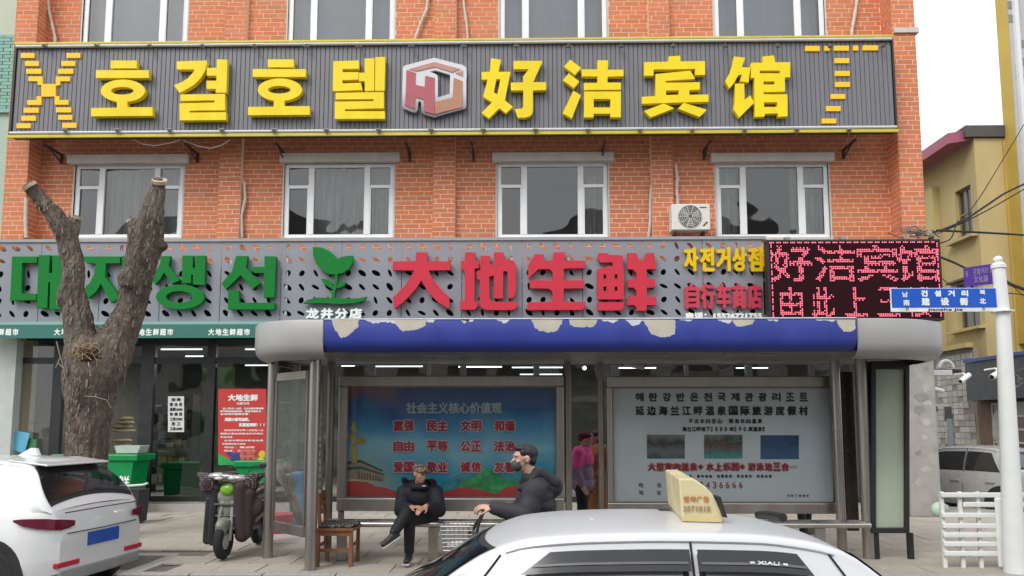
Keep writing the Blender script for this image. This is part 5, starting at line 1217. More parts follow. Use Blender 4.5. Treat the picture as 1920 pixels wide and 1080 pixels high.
# torn hollow between the limbs with dry twigs
hw = MB(); r = random.Random(8)
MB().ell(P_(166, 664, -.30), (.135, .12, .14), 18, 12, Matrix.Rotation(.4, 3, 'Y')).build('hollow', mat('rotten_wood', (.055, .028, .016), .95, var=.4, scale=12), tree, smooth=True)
tw = MB(); 
for i in range(60):
    a = r.uniform(0, 6.28); rr_ = r.uniform(.06, .19); c = P_(162 + math.cos(a)*rr_/sc*1.0, 660 + math.sin(a)*rr_/sc*.8, -.40 + r.uniform(-.06, .12)); d = Vector((r.uniform(-1, 1), r.uniform(-.5, .2), r.uniform(-.7, .9))).normalized() * r.uniform(.06, .2)
    m_ = c + d*.5 + Vector((r.uniform(-.03, .03), r.uniform(-.02, .02), r.uniform(-.03, .03))); tw.tube([c, m_, c + d], [.007, .005, .002], 5)
tw.build('dry_twigs', mat('dry_straw', (.36, .28, .17), .9, var=.3, scale=10), tree, kind='stuff')
tw = MB()
for pts in ([(106, 640), (112, 665), (119, 690), (125, 715)], [(119, 690), (108, 680)], [(114, 668), (104, 690)], [(160, 743), (178, 744), (200, 750), (208, 765)], [(178, 744), (181, 738)]):
    tw.tube([P_(p[0], p[1], -.42) for p in pts], [.008 - .0015*i for i in range(len(pts))], 6)
tw.build('twigs', mat('grey_twig', (.28, .25, .21), .9), tree, kind='stuff')
bkm = MB()
for i in range(380):   # lifted flakes of bark
    zz = r.uniform(0, len(tm.v)-1); i0 = int(zz); V = Vector(tm.v[i0]); N_ = nm[i0]
    if N_.y > .3: continue
    h = r.uniform(.02, .06); w_ = r.uniform(.006, .014); t_ = N_.cross(Vector((0, 0, 1)))
    if t_.length < .1: continue
    t_.normalize(); up = (Vector((0, 0, 1)) + t_*r.uniform(-.3, .3)).normalized()
    bkm.obox(V + N_*.004, t_*w_, N_*.006, up*h)
bkm.build('bark_flakes', mat('bark_light', (.24, .20, .155), .9, var=.3, scale=20), tree, kind='stuff')

# ---------------------------------------------------------------- street name post
SPD = 8.5
sp = thing('street_name_post', 'white post with blue street name board and a purple cross board', 'street sign', (W(1896, 1060, SPD).x, SPD, 0))
xt = W(1872, 500, SPD); xm = W(1880, 585, SPD); x_b = W(1903, 1064, SPD)
M_POST = mat('post_white', (.78, .80, .78), .4, var=.03, dirt=.12, dirtcol=(.5, .5, .42))
MB().cyl((xt.x, SPD, xt.z), (xm.x, SPD, xm.z), .066, .07, 20, False).build('upper_tube', M_POST, sp, smooth=True)
MB().cyl((xm.x, SPD, xm.z), (x_b.x, SPD, 0), .072, .112, 24).build('lower_tube', M_POST, sp, smooth=True)
MB().cyl((xm.x, SPD, xm.z - .005), (xm.x, SPD, xm.z + .012), .118, n=24).build('collar', M_POST, sp, bevel=.004)
MB().tube([(xt.x, SPD, xt.z - .02), (xt.x, SPD, xt.z + .02), (xt.x, SPD, xt.z + .045)], [.078, .078, .05], 20).build('cap', M_POST, sp, smooth=True)
MB().ell((xt.x, SPD, xt.z + .08), (.05, .05, .045), 16, 10).build('ball', M_POST, sp, smooth=True)
a, b = W(1671, 585, SPD), W(1869, 540, SPD)
M_SB = mat('sign_blue', (.01, .10, .55), .35, var=.03)
MB().box(a.x, b.x, SPD - .012, SPD + .012, a.z, b.z).build('name_board', mat('board_white', (.75, .77, .8), .4), sp, bevel=.003)
MB().box(a.x + .006, b.x - .002, SPD - .0155, SPD - .0125, a.z + .048, b.z - .006).build('blue_field', M_SB, sp)
def st(s_, x0_, x1_, y0_, y1_, b_, m=M_TXTW):
    n = len(s_); w_ = (y1_-y0_)*1.02; stp = (x1_ - x0_ - w_)/max(n-1, 1)
    for i, c in enumerate(s_):
        if c != ' ': ptext('character', c, (x0_ + stp*i, y0_, x0_ + stp*i + w_, y1_), SPD - .017, m, sp, b_)
st('건설거리', 1727, 1815, 544, 556, .005); st('建设街', 1728, 1815, 558, 573, .006); st('남', 1692, 1703, 547, 557, .002); st('北', 1837, 1850, 559, 570, .003); st('북', 1837, 1848, 543, 553, .002); st('南', 1694, 1705, 562, 573, .002)
ptext('character', 'Jianshe Jie', (1739, 578, 1805, 584), SPD - .014, M_TXTK, sp, .003)
for px in (1700, 1843):
    c = W(px, 580, SPD); MB().torus((c.x, SPD - .014, c.z), .013, .003, 'y', 14, 5).build('compass_mark', M_TXTK, sp)
# cross board runs back from the post, turned towards the side street
q0 = W(1866, 532, SPD + .1); q1 = W(1808, 537, SPD + .95); h0 = W(1866, 494, SPD + .1).z
MB().add([(q0.x, SPD+.1, q0.z), (q1.x, SPD+.95, q1.z), (q1.x, SPD+.95, q1.z + (h0-q0.z)), (q0.x, SPD+.1, h0)] + [(q0.x+.02, SPD+.11, q0.z), (q1.x+.02, SPD+.96, q1.z), (q1.x+.02, SPD+.96, q1.z + (h0-q0.z)), (q0.x+.02, SPD+.11, h0)],
   [(0, 1, 2, 3), (4, 7, 6, 5), (0, 4, 5, 1), (3, 2, 6, 7), (0, 3, 7, 4), (1, 5, 6, 2)]).build('cross_board', mat('board_purple', (.10, .05, .42), .35, var=.1), sp)
tmb = MB(); U = Vector((q0.x - q1.x, -.85, q0.z - q1.z)); Hh = h0 - q0.z; nrm = Vector((U.y, -U.x, 0)).normalized()
if nrm.x > 0: nrm = -nrm
for (s_, u0, u1, v0, v1) in (('문화거리', .35, .82, .52, .86), ('文化路', .35, .82, .14, .48), ('동', .08, .18, .5, .8), ('서', .88, .96, .5, .8)):
    k = MB(); textmb(k, s_, u0, v0, u1, v1, 0)
    k.v = [tuple(Vector((q1.x, SPD+.95, q1.z)) + U*v[0] + Vector((0, 0, Hh*v[2])) + nrm*.004) for v in k.v]
    k.build('character', mat('board_text', (.55, .50, .75), .5), sp, fixn=False)

# ---------------------------------------------------------------- wires and cameras
def wire(pts, r, label):
    P = [W(p[0], p[1], p[2]) for p in pts]; Q = []
    for i in range(len(P)-1):
        p0_ = P[max(i-1, 0)]; p3 = P[min(i+2, len(P)-1)]
        for t in range(8):
            t /= 8; Q.append(.5*((2*P[i]) + (P[i+1]-p0_)*t + (2*p0_ - 5*P[i] + 4*P[i+1] - p3)*t*t + (-p0_ + 3*P[i] - 3*P[i+1] + p3)*t**3))
    Q.append(P[-1]); return tag(MB().tube(Q, r, 6).build('cable', M_RUBBER, smooth=True), label, 'cable')
wire([(1750, 436, 14), (1800, 417, 14.5), (1850, 385, 15), (1885, 362, 15.5), (1925, 343, 16)], .022, 'thick black cable rising from the LED board to the right')
wire([(1752, 436, 14), (1790, 422, 14.4), (1830, 380, 15), (1880, 300, 16), (1925, 225, 17)], .01, 'thin black cable rising steeply past the yellow building')
wire([(1757, 432, 14), (1800, 434, 14.5), (1860, 437, 15), (1925, 441, 16)], .022, 'thick black cable running level to the right of the LED board')
wire([(1758, 438, 14), (1800, 420, 14.5), (1850, 395, 15), (1925, 352, 16)], .013, 'second thinner cable beside the thick rising one')
wire([(1763, 482, 14), (1790, 493, 15), (1830, 512, 18), (1842, 516, 20)], .022, 'black cable sloping down behind the purple street board')
wire([(1763, 456, 14), (1782, 448, 14), (1790, 430, 14.2), (1796, 414, 14.4)], .012, 'looped cable hanging at the corner of the LED board')
wire([(1886, 528, 9), (1900, 535, 9.5), (1925, 544, 10)], .022, 'pale edged cable leaving the street post to the right')
wire([(1886, 549, 11), (1925, 553, 12)], .009, 'thin wire just below the pale cable right of the street post')
wire([(1763, 520, 14), (1795, 534, 15), (1870, 520, 17), (1925, 560, 18)], .008, 'thin slack wire passing behind the blue street board')
bun = MB(); r = random.Random(5)
for i in range(26):
    c = W(r.uniform(1700, 1765), r.uniform(430, 446), 13.95); c2 = c + Vector((r.uniform(-.4, .35), r.uniform(-.05, .1), r.uniform(-.04, .12))); m_ = (c + c2)/2 + Vector((0, 0, r.uniform(-.06, .1))); bun.tube([c, m_, c2], .012, 5)
tag(bun.build('cable_bundle', mat('cable_grey', (.2, .18, .17), .7, var=.5, scale=12)), 'tangled cable bundle on top right corner of the LED board', 'cables')
def cctv(px, py, D, ang, label, dx=1):
    c = W(px, py, D); t = thing('security_camera', label, 'camera', c); d = Vector((math.cos(ang)*dx, -.35, math.sin(ang))).normalized()
    MB().cyl(c - d*.13, c + d*.13, .045, n=14).build('housing', M_WHITE, t, smooth=True); MB().cyl(c + d*.13, c + d*.135, .035, n=14).build('lens', M_BLACK, t)
    MB().tube([c - d*.05, c - d*.08 + Vector((.0, .12, .06)), c + Vector((0, .3, .08))], .015, 6).build('arm', M_WHITE, t); return t
cctv(1809, 709, 13.5, R(-30), 'white security camera on the corner of the dark side street shop sign', -1)
cctv(1870, 701, 11, R(-25), 'white security camera just left of the street name post', -1)
cctv(1759, 731, 16, R(10), 'small white security camera near the concrete column', -1)
for px, py, lb in ((1190, 684, 'white security camera under the shelter roof above the pale poster'), (1096, 690, 'round lamp hanging inside the shop between two shelter posts')):
    c = W(px, py, 10.3)
    if px == 1190: cctv(px, py, 10.05, R(-12), lb)
    else: tag(MB().ell(W(px, py, 15.5), (.04, .04, .04)).build('lamp', mat('globe_lit', (1, .97, .9), .4, emit=6)), lb, 'lamp')
fx = thing('alarm_box', 'broken white lamp holder on the worn wall above the small camera', 'wall lamp', W(1768, 697, 22)); c = W(1768, 697, 22)
MB().box(c.x-.35, c.x+.25, 21.95, 22.1, c.z-.12, c.z+.05).build('plate', M_WHITE, fx, bevel=.02); MB().torus((c.x+.1, 22, c.z+.12), .2, .05, 'y', 14, 6, 0, math.pi).build('hoop', M_WHITE, fx); MB().box(c.x-.9, c.x+.6, 22.1, 22.2, c.z-.02, c.z+.08).build('arm', MR, fx)
# white guard rail at the right
gd = thing('guard_rail', 'white street railing of stacked horizontal rails beside the street name post', 'railing', (W(1840, 1050, 8.7).x, 8.7, 0))
GY = 8.75; gx0_, gx1_ = W(1768, 1000, GY).x, 6.6
for k, pyy in enumerate((928, 946, 966, 986, 1003, 1020, 1038)):
    z = W(1800, pyy, GY).z; MB().box(gx0_ + (.25 if k == 1 else 0), gx1_, GY - .02, GY + .02, z - .028, z + .028).build('rail', M_POST, gd, bevel=.01)
for px in (1772, 1806, 1840): x = W(px, 1000, GY).x; MB().box(x - .02, x + .02, GY + .021, GY + .05, 0, W(1800, 922, GY).z).build('post', M_POST, gd)
x = W(1876, 1000, GY).x; MB().box(x - .07, x + .07, GY - .06, GY - .021, 0.02, W(1800, 932, GY).z).build('post', M_POST, gd, bevel=.03)
MB().ell((W(1794, 958, 8.6).x, 8.95, W(1794, 962, 8.6).z), (.10, .08, .09)).build('reflector', mat('mint', (.50, .66, .52), .4), gd, smooth=True)
# ---------------------------------------------------------------- vehicles
def lerp_tab(tab, x):
    n = len(tab)
    if x <= tab[0][0]: return tab[0][1]
    if x >= tab[-1][0]: return tab[-1][1]
    d = [(tab[i+1][1]-tab[i][1])/(tab[i+1][0]-tab[i][0]) for i in range(n-1)]
    m = [d[0]] + [0 if d[i-1]*d[i] <= 0 else 2*d[i-1]*d[i]/(d[i-1]+d[i]) for i in range(1, n-1)] + [d[-1]]
    for i in range(n-1):
        if x <= tab[i+1][0]:
            h = tab[i+1][0]-tab[i][0]; t = (x-tab[i][0])/h; t2 = t*t; t3 = t2*t
            return (2*t3-3*t2+1)*tab[i][1] + (t3-2*t2+t)*h*m[i] + (-2*t3+3*t2)*tab[i+1][1] + (t3-t2)*h*m[i+1]
M_CARG = mat('car_glass', (.012, .014, .016), .05, spec=.9, var=0, rvar=.01)
M_CHROME = mat('rim_alloy', (.55, .55, .57), .25, metal=.9)
M_LAMPR = mat('tail_red', (.14, .006, .03), .12, var=.1, coat=.5); M_LAMPW = mat('lamp_clear', (.6, .6, .62), .1, coat=.5)
def build_car(name, label, cat, T, S, paint, group=None):
    """local frame: front at -x, near side at -y, z up from the road"""
    root = thing(name, label, cat, T @ Vector((0, 0, 0)), group)
    def mk(mb, nm, m, parent=root, **k):
        mb.v = [tuple(T @ Vector(v)) for v in mb.v]; return mb.build(nm, m, parent, **k)
    F, Rr = S['front'], S['rear']; hw = S['hw']; zb = S['belt']
    # lower body
    xs = [F + (Rr - F) * i / 40 for i in range(41)]; mb = MB(); sec = []
    for x in xs:
        e = min((x - F) / .35, (Rr - x) / .3, 1.0); e = max(e, 0); w = hw * (.80 + .20 * math.sin(e * math.pi/2)); zt = lerp_tab(S['deck'], x); zbx = min(zb, zt - .02)
        lo = .17 + .08 * (1 - e)
        half = [(0, lo), (w*.8, lo), (w*.97, lo+.06), (w, lo+.2), (w*1.0, .45), (w*.995, .6), (w*.97, zbx - .06), (w*.93, zbx), (w*.86, zbx + (zt-zbx)*.75), (w*.5, zt + .005), (0, zt + .015)]
        sec.append([(x, -a, z) for a, z in half] + [(x, a, z) for a, z in reversed(half[1:-1])])
    n = len(sec[0]); vs = [p for s_ in sec for p in s_]; fs = []
    for i in range(len(sec)-1):
        for k in range(n): fs.append((i*n+k, (i+1)*n+k, (i+1)*n+(k+1) % n, i*n+(k+1) % n))
    fs.append(tuple(range(n))); fs.append(tuple((len(sec)-1)*n + k for k in range(n-1, -1, -1)))
    mb.add(vs, fs); body = mk(mb, 'body', paint, smooth=True)
    # cabin
    def surf(x, t):   # t 0 belt .. 1 roof edge .. 2 roof centre, near side
        zr = lerp_tab(S['roof'], x); wr = lerp_tab(S['wr'], x); e_ = max(0, min((x - F) / .35, (Rr - x) / .3, 1.0)); wb = hw * .93 * (.80 + .20 * math.sin(e_ * math.pi/2)); wr = min(wr, wb - .02)
        zr = max(zr, zb - .02); k = min(1, max(.0, (zr - zb) / .1)); 
        wr = wb + (wr - wb) * min(1, max(0, (zr - zb) / S['gh']))
        if t <= 1:
            return Vector((x, -(wb + (wr - wb) * t - .018 * math.sin(math.pi * t) * -1), zb - .02 + (zr - .045 - zb + .02) * t))
        u = t - 1; a = u * math.pi / 2
        if u < .25: q = u / .25; return Vector((x, -(wr - .055 * (1 - math.cos(q*math.pi/2))), zr - .045 + .033 * math.sin(q * math.pi/2)))
        q = (u - .25) / .75; return Vector((x, -((wr - .055) * (1 - q)), zr - .012 + S.get('crown', .03) * (1 - (1-q)**2)))
    x0, x1 = S['roof'][0][0], S['roof'][-1][0]; xs = [x0 + (x1-x0)*i/56 for i in range(57)]; ts = [0, .15, .3, .45, .6, .75, .9, 1, 1.06, 1.12, 1.18, 1.25, 1.4, 1.6, 1.8, 2]
    mb = MB(); rowsv = []
    for x in xs:
        hv = [surf(x, t) for t in ts]; rowsv.append([tuple(v) for v in hv] + [(v.x, -v.y, v.z) for v in reversed(hv[:-1])])
    n = len(rowsv[0]); fs = []
    for i in range(len(xs)-1):
        for k in range(n-1): fs.append((i*n+k, (i+1)*n+k, (i+1)*n+k+1, i*n+k+1))
    mb.add([p for r_ in rowsv for p in r_], fs); mk(mb, 'roof', paint, smooth=True)
    def patch(fl, t0, t1, nm, m, off=.004, parent=root, side=-1, nx=14, nt=6, two=False):
        """fl(t) -> (xa, xb) along the side; strips between t0 and t1"""
        g = MB(); vs = []
        for j in range(nt + 1):
            t = t0 + (t1 - t0) * j / nt; xa_, xb_ = fl(t)
            for i in range(nx + 1):
                x = xa_ + (xb_ - xa_) * i / nx; p = surf(x, t); e1 = surf(x + .01, t) - p; e2 = surf(x, t + .01) - p; N_ = e1.cross(e2)
                if N_.length < 1e-9: N_ = Vector((0, -1, 0))
                N_.normalize()
                if N_.y > 0: N_ = -N_
                q = p + N_ * off; vs.append((q.x, q.y * (1 if side < 0 else -1), q.z))
        fs = [(j*(nx+1)+i, j*(nx+1)+i+1, (j+1)*(nx+1)+i+1, (j+1)*(nx+1)+i) for j in range(nt) for i in range(nx)]
        g.add(vs, fs); return mk(g, nm, m, parent, smooth=True, fixn=False)
    for side in (-1, 1):
        for (xa0, xa1, xb0, xb1, t0, t1) in S['side_windows']:
            w_ = patch(lambda t: (xa0 + (xa1-xa0)*(t-t0)/(t1-t0) - .025, xb0 + (xb1-xb0)*(t-t0)/(t1-t0) + .025), t0 - .03, t1 + .03, 'window_seal', M_RUBBER, .003, side=side)
            patch(lambda t: (xa0 + (xa1-xa0)*(t-t0)/(t1-t0), xb0 + (xb1-xb0)*(t-t0)/(t1-t0)), t0, t1, 'pane', S.get('pane', M_CARG), .007, w_, side)
            if S.get('visor'):
                tv = t1 - .13
                v_ = patch(lambda t: (xa0 + (xa1-xa0)*(t-t0)/(t1-t0) - .03, xb0 + (xb1-xb0)*(t-t0)/(t1-t0) + .03), tv, t1 + .05, 'rain_visor', mat('visor_black', (.016, .017, .02), .16, spec=.6), .035, side=side)
                patch(lambda t: (xa0 + (xa1-xa0)*(t-t0)/(t1-t0) - .02, xb0 + (xb1-xb0)*(t-t0)/(t1-t0) + .02), tv + .055, tv + .075, 'visor_ridge', mat('visor_grey', (.12, .12, .13), .3), .04, v_, side, nt=1)
    # windscreen and rear glass lie across the roof curve
    def cross(xa_, xb_, wk, nm, m, off):
        g = MB(); vs = []; nx, ny = 10, 18
        for i in range(nx + 1):
            for j in range(ny + 1):
                v_ = -1 + 2*j/ny; bulge = (1 - v_*v_); x = xa_ + (xb_ - xa_) * i / nx + S.get('bulge', -.04) * bulge * (1 if xa_ < 0 else -1)
                tt = 2 - abs(v_) * wk; p = surf(x, tt); e1 = surf(x + .02, tt) - surf(x - .02, tt); N_ = Vector((-e1.z, 0, e1.x)).normalized()
                vs.append((p.x + N_.x*off, p.y * (1 if v_ < 0 else -1), p.z + N_.z*off))
        g.add(vs, [(i*(ny+1)+j, (i+1)*(ny+1)+j, (i+1)*(ny+1)+j+1, i*(ny+1)+j+1) for i in range(nx) for j in range(ny)]); return mk(g, nm, m, smooth=True, fixn=False)
    a_, b_ = S['windscreen']; cross(a_ - .03, b_ + .03, .80, 'windscreen_seal', M_RUBBER, .003); cross(a_, b_, .76, 'windscreen', M_CARG, .008)
    a_, b_ = S['rear_glass']; cross(a_ - .03, b_ + .03, .80, 'rear_seal', M_RUBBER, .003); cross(a_, b_, .76, 'rear_window', M_CARG, .008)
    # seams
    for side in (-1, 1):
        for (xt, xb_) in S['seams']:
            g = MB(); P = []
            for k in range(9): t = k/8; p = surf(xb_ + (xt-xb_)*t, t*1.0); P.append((p.x, (p.y - .004) * (1 if side < 0 else -1), p.z))
            g.tube(P, .005, 5); P2 = [(xb_, side*hw*.935, zb), (xb_, side*hw*1.0, .6), (xb_, side*hw*1.002, .45), (xb_, side*hw*1.002, .25)]; g.tube(P2, .004, 5); mk(g, 'door_seam', M_RUBBER, kind='stuff')
        g = MB(); P = []
        for k in range(25): x = S['gutter'][0] + (S['gutter'][1]-S['gutter'][0])*k/24; p = surf(x, 1.0); P.append((p.x, (p.y-.002) * (1 if side < 0 else -1), p.z + .004))
        g.tube(P, .008, 6); mk(g, 'roof_gutter', paint, smooth=True)
        for x in S['handles']: mk(MB().box(x, x+.17, min(side*hw*1.03, side*hw*.98), max(side*hw*1.03, side*hw*.98), .68, .72), 'door_handle', paint, bevel=.008)
        mx = S['mirror']; mk(MB().ell((mx, side*(hw*.93+.12), zb + .08), (.07, .11, .07), 14, 10), 'side_mirror', S.get('mirror_mat', paint), smooth=True)
        for x in S['wheels']:
            y = side * (hw - .1); wr_ = S['wheel_r']
            mk(MB().cyl((x, side*hw*1.001, wr_), (x, side*(hw - .24), wr_), wr_ + .06, n=28), 'wheel_arch', M_BLACK)
            ty = mk(MB().torus((x, y + side*.035, wr_), wr_ - .07, .075, 'y', 32, 10), 'tyre', M_RUBBER, smooth=True); 
            rm = MB().cyl((x, y + side*.05, wr_), (x, y + side*.062, wr_), wr_*.68, n=28); rim = mk(rm, 'rim', mat('rim_dark', (.08, .08, .085), .4, metal=.6), ty)
            sp_ = MB()
            for k in range(10):
                an = 2*math.pi*k/10; p = Vector((math.cos(an), 0, math.sin(an))); q = Vector((-math.sin(an), 0, math.cos(an))); c_ = Vector((x, y + side*.072, wr_))
                sp_.obox(c_ + p*wr_*.37, p*wr_*.33, q*.018, (0, .008, 0))
            sp_.torus((x, y + side*.068, wr_), wr_*.68, .014, 'y', 28, 6); sp_.cyl((x, y + side*.06, wr_), (x, y + side*.09, wr_), .05, n=12)
            mk(sp_, 'spokes', M_CHROME, rim)
    return root, mk, surf
M_CARW = mat('car_white', (.74, .75, .76), .22, var=.015, scale=2, coat=.6, rvar=.04, dirt=.06, dirtcol=(.5, .48, .44))
M_TAXI = mat('taxi_white', (.62, .63, .65), .3, var=.01, scale=2, coat=.35, rvar=.03, dirt=0, dirtcol=(.5, .49, .46), bump=0)
# taxi
TS = dict(front=-1.95, rear=2.15, hw=.80, belt=.885, gh=.33, crown=.022, wheel_r=.28,
  deck=[(-1.95, .62), (-1.6, .72), (-.85, .88), (0, .885), (1.7, .89), (1.95, .88), (2.15, .78)],
  roof=[(-.86, .86), (-.5, 1.06), (-.14, 1.275), (0, 1.315), (.25, 1.335), (.55, 1.342), (.9, 1.335), (1.12, 1.31), (1.27, 1.27), (1.55, 1.04), (1.74, .88)],
  wr=[(-.86, .70), (-.14, .55), (.1, .57), (.6, .585), (1.15, .57), (1.74, .62)],
  side_windows=[(-.42, .08, .60, .60, .1, .86), (.69, .69, 1.27, 1.04, .1, .86)], windscreen=(-.80, -.17), rear_glass=(1.31, 1.66), bulge=-.07,
  seams=[(.645, .645), (-.12, -.55), (1.2, 1.46)], gutter=(-.1, 1.22), handles=(.42, 1.18), mirror=-.45, wheels=(-1.25, 1.25), visor=True, pane=mat('car_glass_pale', (.20, .21, .21), .05, spec=.9, var=.2, scale=1.5))  # pale pane colour stands in for light seen through and reflected by the glass
TT = Matrix.Translation((.02, 3.64, RZ)) @ Matrix.Rotation(R(-1.2), 4, 'X')
taxi, tmk, tsurf = build_car('taxi', 'white taxi in the foreground with cream roof sign and black window visors', 'taxi', TT, TS, M_TAXI)
# writing on the rear visor
p = TT @ tsurf(.78, .80); k = MB(); textmb(k, '= XIALI =', 0, 0, .15, .014, 0, .001)
nn = (tsurf(.8, .82) - tsurf(.8, .74)); nn.normalize()
k.v = [tuple(TT @ (tsurf(.86 + v[0], .835) + Vector((0, -.05, 0)) + Vector((0, nn.y*v[2], nn.z*v[2])))) for v in k.v]
k.build('visor_lettering', M_TXTW, taxi, fixn=False)
# black rear spoiler, antenna
tmk(MB().tube([(1.26, y, 1.29 + .035*(1 - (y/.6)**2)) for y in [.12 + .08*i for i in range(6)]], .022, 8), 'spoiler', M_BLACK, smooth=True)
tmk(MB().box(1.95, 2.17, -.55, -.35, .55, .72).box(1.95, 2.17, .35, .55, .55, .72), 'tail_lamp', M_LAMPR, bevel=.02); tmk(MB().box(-1.97, -1.8, -.6, -.35, .5, .62), 'headlight', M_LAMPW, bevel=.02); tmk(MB().box(-1.97, -1.8, .35, .6, .5, .62), 'headlight', M_LAMPW, bevel=.02)
# roof sign
M_SGN = mat('sign_cream', (.66, .58, .34), .35, var=.03, scale=6, dirt=.1, dirtcol=(.5, .42, .22))
rs = thing('taxi_roof_sign', 'cream wedge shaped taxi roof sign with faded orange Chinese writing on its near end', 'roof sign', W(1305, 975, 3.5))
SN, SF = 3.38, 4.08
C9 = lambda p: crop(p, 1240, 870, 8.307)
prof9 = C9([(268, 228), (480, 228), (560, 262), (680, 350), (790, 460), (870, 600), (925, 730), (955, 815), (945, 910), (330, 890)])
near = XZ(prof9, SN); mb = MB(); n = len(near)
# far outline: same shape, real size, further back; the cab sign sits across the roof
dxf = W(1247, 882, SF).x - W(1272, 897, SN).x; dzf = W(1247, 880, SF).z - W(1272, 897, SN).z
vsn = [(x, SN, z) for x, z in near] + [(x + dxf, SF, z) for x, z in near]
mb.add(vsn, [tuple(range(n)), tuple(range(2*n-1, n-1, -1))] + [(i, n+i, n+(i+1) % n, (i+1) % n) for i in range(n)])
mb.build('shell', M_SGN, rs, bevel=.008)
lip = XZ(C9([(325, 800), (960, 820), (945, 912), (328, 892)]), SN - .006); ml_ = MB(); ml_.prism(lip, [], SN - .006, SF - .02); ml_.v = [(v[0] + (dxf if v[1] > SN + .1 else 0), v[1], v[2]) for v in ml_.v]; ml_.build('base_lip', mat('sign_cream_dark', (.60, .50, .25), .4, var=.05), rs, bevel=.003)
M_TXO = mat('letter_faded', (.52, .22, .08), .5, var=.15)
for i, c in enumerate('恒坤广告'): 
    bx = C9([(345 + i*103, 500), (345 + i*103 + 92, 598)]); ptext('character', c, (bx[0][0], bx[0][1], bx[1][0], bx[1][1]), SN - .004, M_TXO, rs, .0012)
bx = C9([(340, 655), (768, 745)]); ptext('character', '3571818', (bx[0][0], bx[0][1], bx[1][0], bx[1][1]), SN - .0075, mat('letter_brown', (.34, .22, .12), .5), rs, .0016)
zr0 = (TT @ Vector((.7, 0, 1.35))).z
for px in (1285, 1330):
    c = W(px, 980, SN + .06); MB().box(c.x - .03, c.x + .03, SN + .02, SN + .12, zr0 - .06, c.z + .005).build('foot', M_BLACK, rs, bevel=.006); MB().box(c.x - .03, c.x + .03, SF - .2, SF - .1, zr0 - .06, c.z + .005).build('foot', M_BLACK, rs, bevel=.006)
c = W(1312, 985, SN); MB().tube([(c.x, SN + .05, zr0 - .0), (c.x - .0, SN - .01, zr0 - .02), (c.x + .015, SN - .12, zr0 - .033), (c.x + .02, SN - .3, zr0 - .075)], .009, 6).build('cable', M_BLACK, rs)
c = W(1352, 950, SN); MB().obox(c + Vector((0, .03, 0)), (.008, 0, 0), (0, .05, 0), (-.014, 0, .045)).build('clamp', M_BLACK, rs)

# white hatchback at the left
HS = dict(front=-3.55, rear=.12, hw=.84, belt=.93, gh=.42, crown=.03, wheel_r=.30,
  deck=[(-3.55, .62), (-3.2, .74), (-2.5, .93), (-1.5, .94), (-.3, .95), (0, .93), (.08, .9), (.12, .72)],
  roof=[(-2.6, .9), (-2.2, 1.12), (-1.75, 1.36), (-1.4, 1.42), (-1.0, 1.435), (-.7, 1.425), (-.42, 1.395), (-.3, 1.33), (-.12, 1.14), (.03, .93)],
  wr=[(-2.6, .72), (-1.75, .56), (-1.2, .58), (-.4, .54), (.04, .66)],
  side_windows=[(-2.1, -1.62, -1.28, -1.28, .08, .85), (-1.2, -1.2, -.55, -.78, .08, .85)], windscreen=(-2.5, -1.75), rear_glass=(-.31, -.03), bulge=-.03,
  seams=[(-1.24, -1.24), (-.70, -.62)], gutter=(-1.7, -.45), handles=(-1.5, -.85), mirror=-2.1, wheels=(-2.75, -.50))
HT = Matrix.Translation((W(108, 1010, 7.45).x - .10, 8.24, RZ)) @ Matrix.Rotation(R(-5), 4, 'Z')
hatch, hmk, hsurf = build_car('white_hatchback', 'white hatchback parked at the left with rear window and tail lamps visible', 'car', HT, HS, M_CARW)
hmk(MB().add([(-.62, -.53, 1.425), (-.62, .53, 1.425), (-.2, .50, 1.375), (-.2, -.50, 1.375), (-.62, -.53, 1.405), (-.62, .53, 1.405), (-.2, .50, 1.355), (-.2, -.50, 1.355)], [(0, 1, 2, 3), (4, 7, 6, 5), (0, 4, 5, 1), (1, 5, 6, 2), (2, 6, 7, 3), (3, 7, 4, 0)]), 'spoiler', M_CARW, bevel=.008)
hmk(MB().prism([(-.95, 1.44), (-.68, 1.445), (-.72, 1.53), (-.78, 1.535)], [], -.03, .03), 'antenna_fin', M_CARW, bevel=.012)
for s_ in (-1, 1):
    lp = [(-.26, .852, .83, .85), (-.16, .85, .79, .86), (-.05, .815, .765, .86), (.03, .762, .75, .855), (.085, .715, .74, .845), (.126, .672, .735, .84), (.130, .56, .745, .825), (.130, .48, .76, .81)]; k = MB()
    k.add([(x, s_*y, z0_) for x, y, z0_, z1_ in lp] + [(x, s_*y, z1_) for x, y, z0_, z1_ in lp] + [(x-.03, s_*(y-.03), (z0_+z1_)/2) for x, y, z0_, z1_ in lp], [(i, i+1, i+9, i+8) for i in range(7)]); hmk(k, 'tail_lamp', M_LAMPR)
hmk(MB().box(.06, .132, -.26, .26, .52, .66), 'number_plate', mat('plate_blue', (.02, .09, .42), .4), bevel=.004)
hmk(MB().box(.05, .135, -.70, -.38, .36, .41), 'reflector', mat('reflector_red', (.5, .01, .04), .3), bevel=.008); hmk(MB().box(.05, .135, .38, .70, .36, .41), 'reflector', MATS['reflector_red'], bevel=.008)
hmk(MB().box(-.05, .13, -.66, .66, .20, .33), 'lower_bumper', mat('bumper_grey', (.3, .3, .31), .5), bevel=.02)
hmk(MB().tube([(.118, -.62, .90), (.128, 0, .905), (.118, .62, .90)], .006, 5).tube([(.125, -.58, .69), (.135, 0, .685), (.125, .58, .69)], .005, 5), 'tailgate_seam', M_RUBBER, kind='stuff')
hmk(MB().tube([(-.02, -.05, .98), (-.06, -.3, .99), (-.02, .1, .985)], .007, 5), 'wiper', M_BLACK)
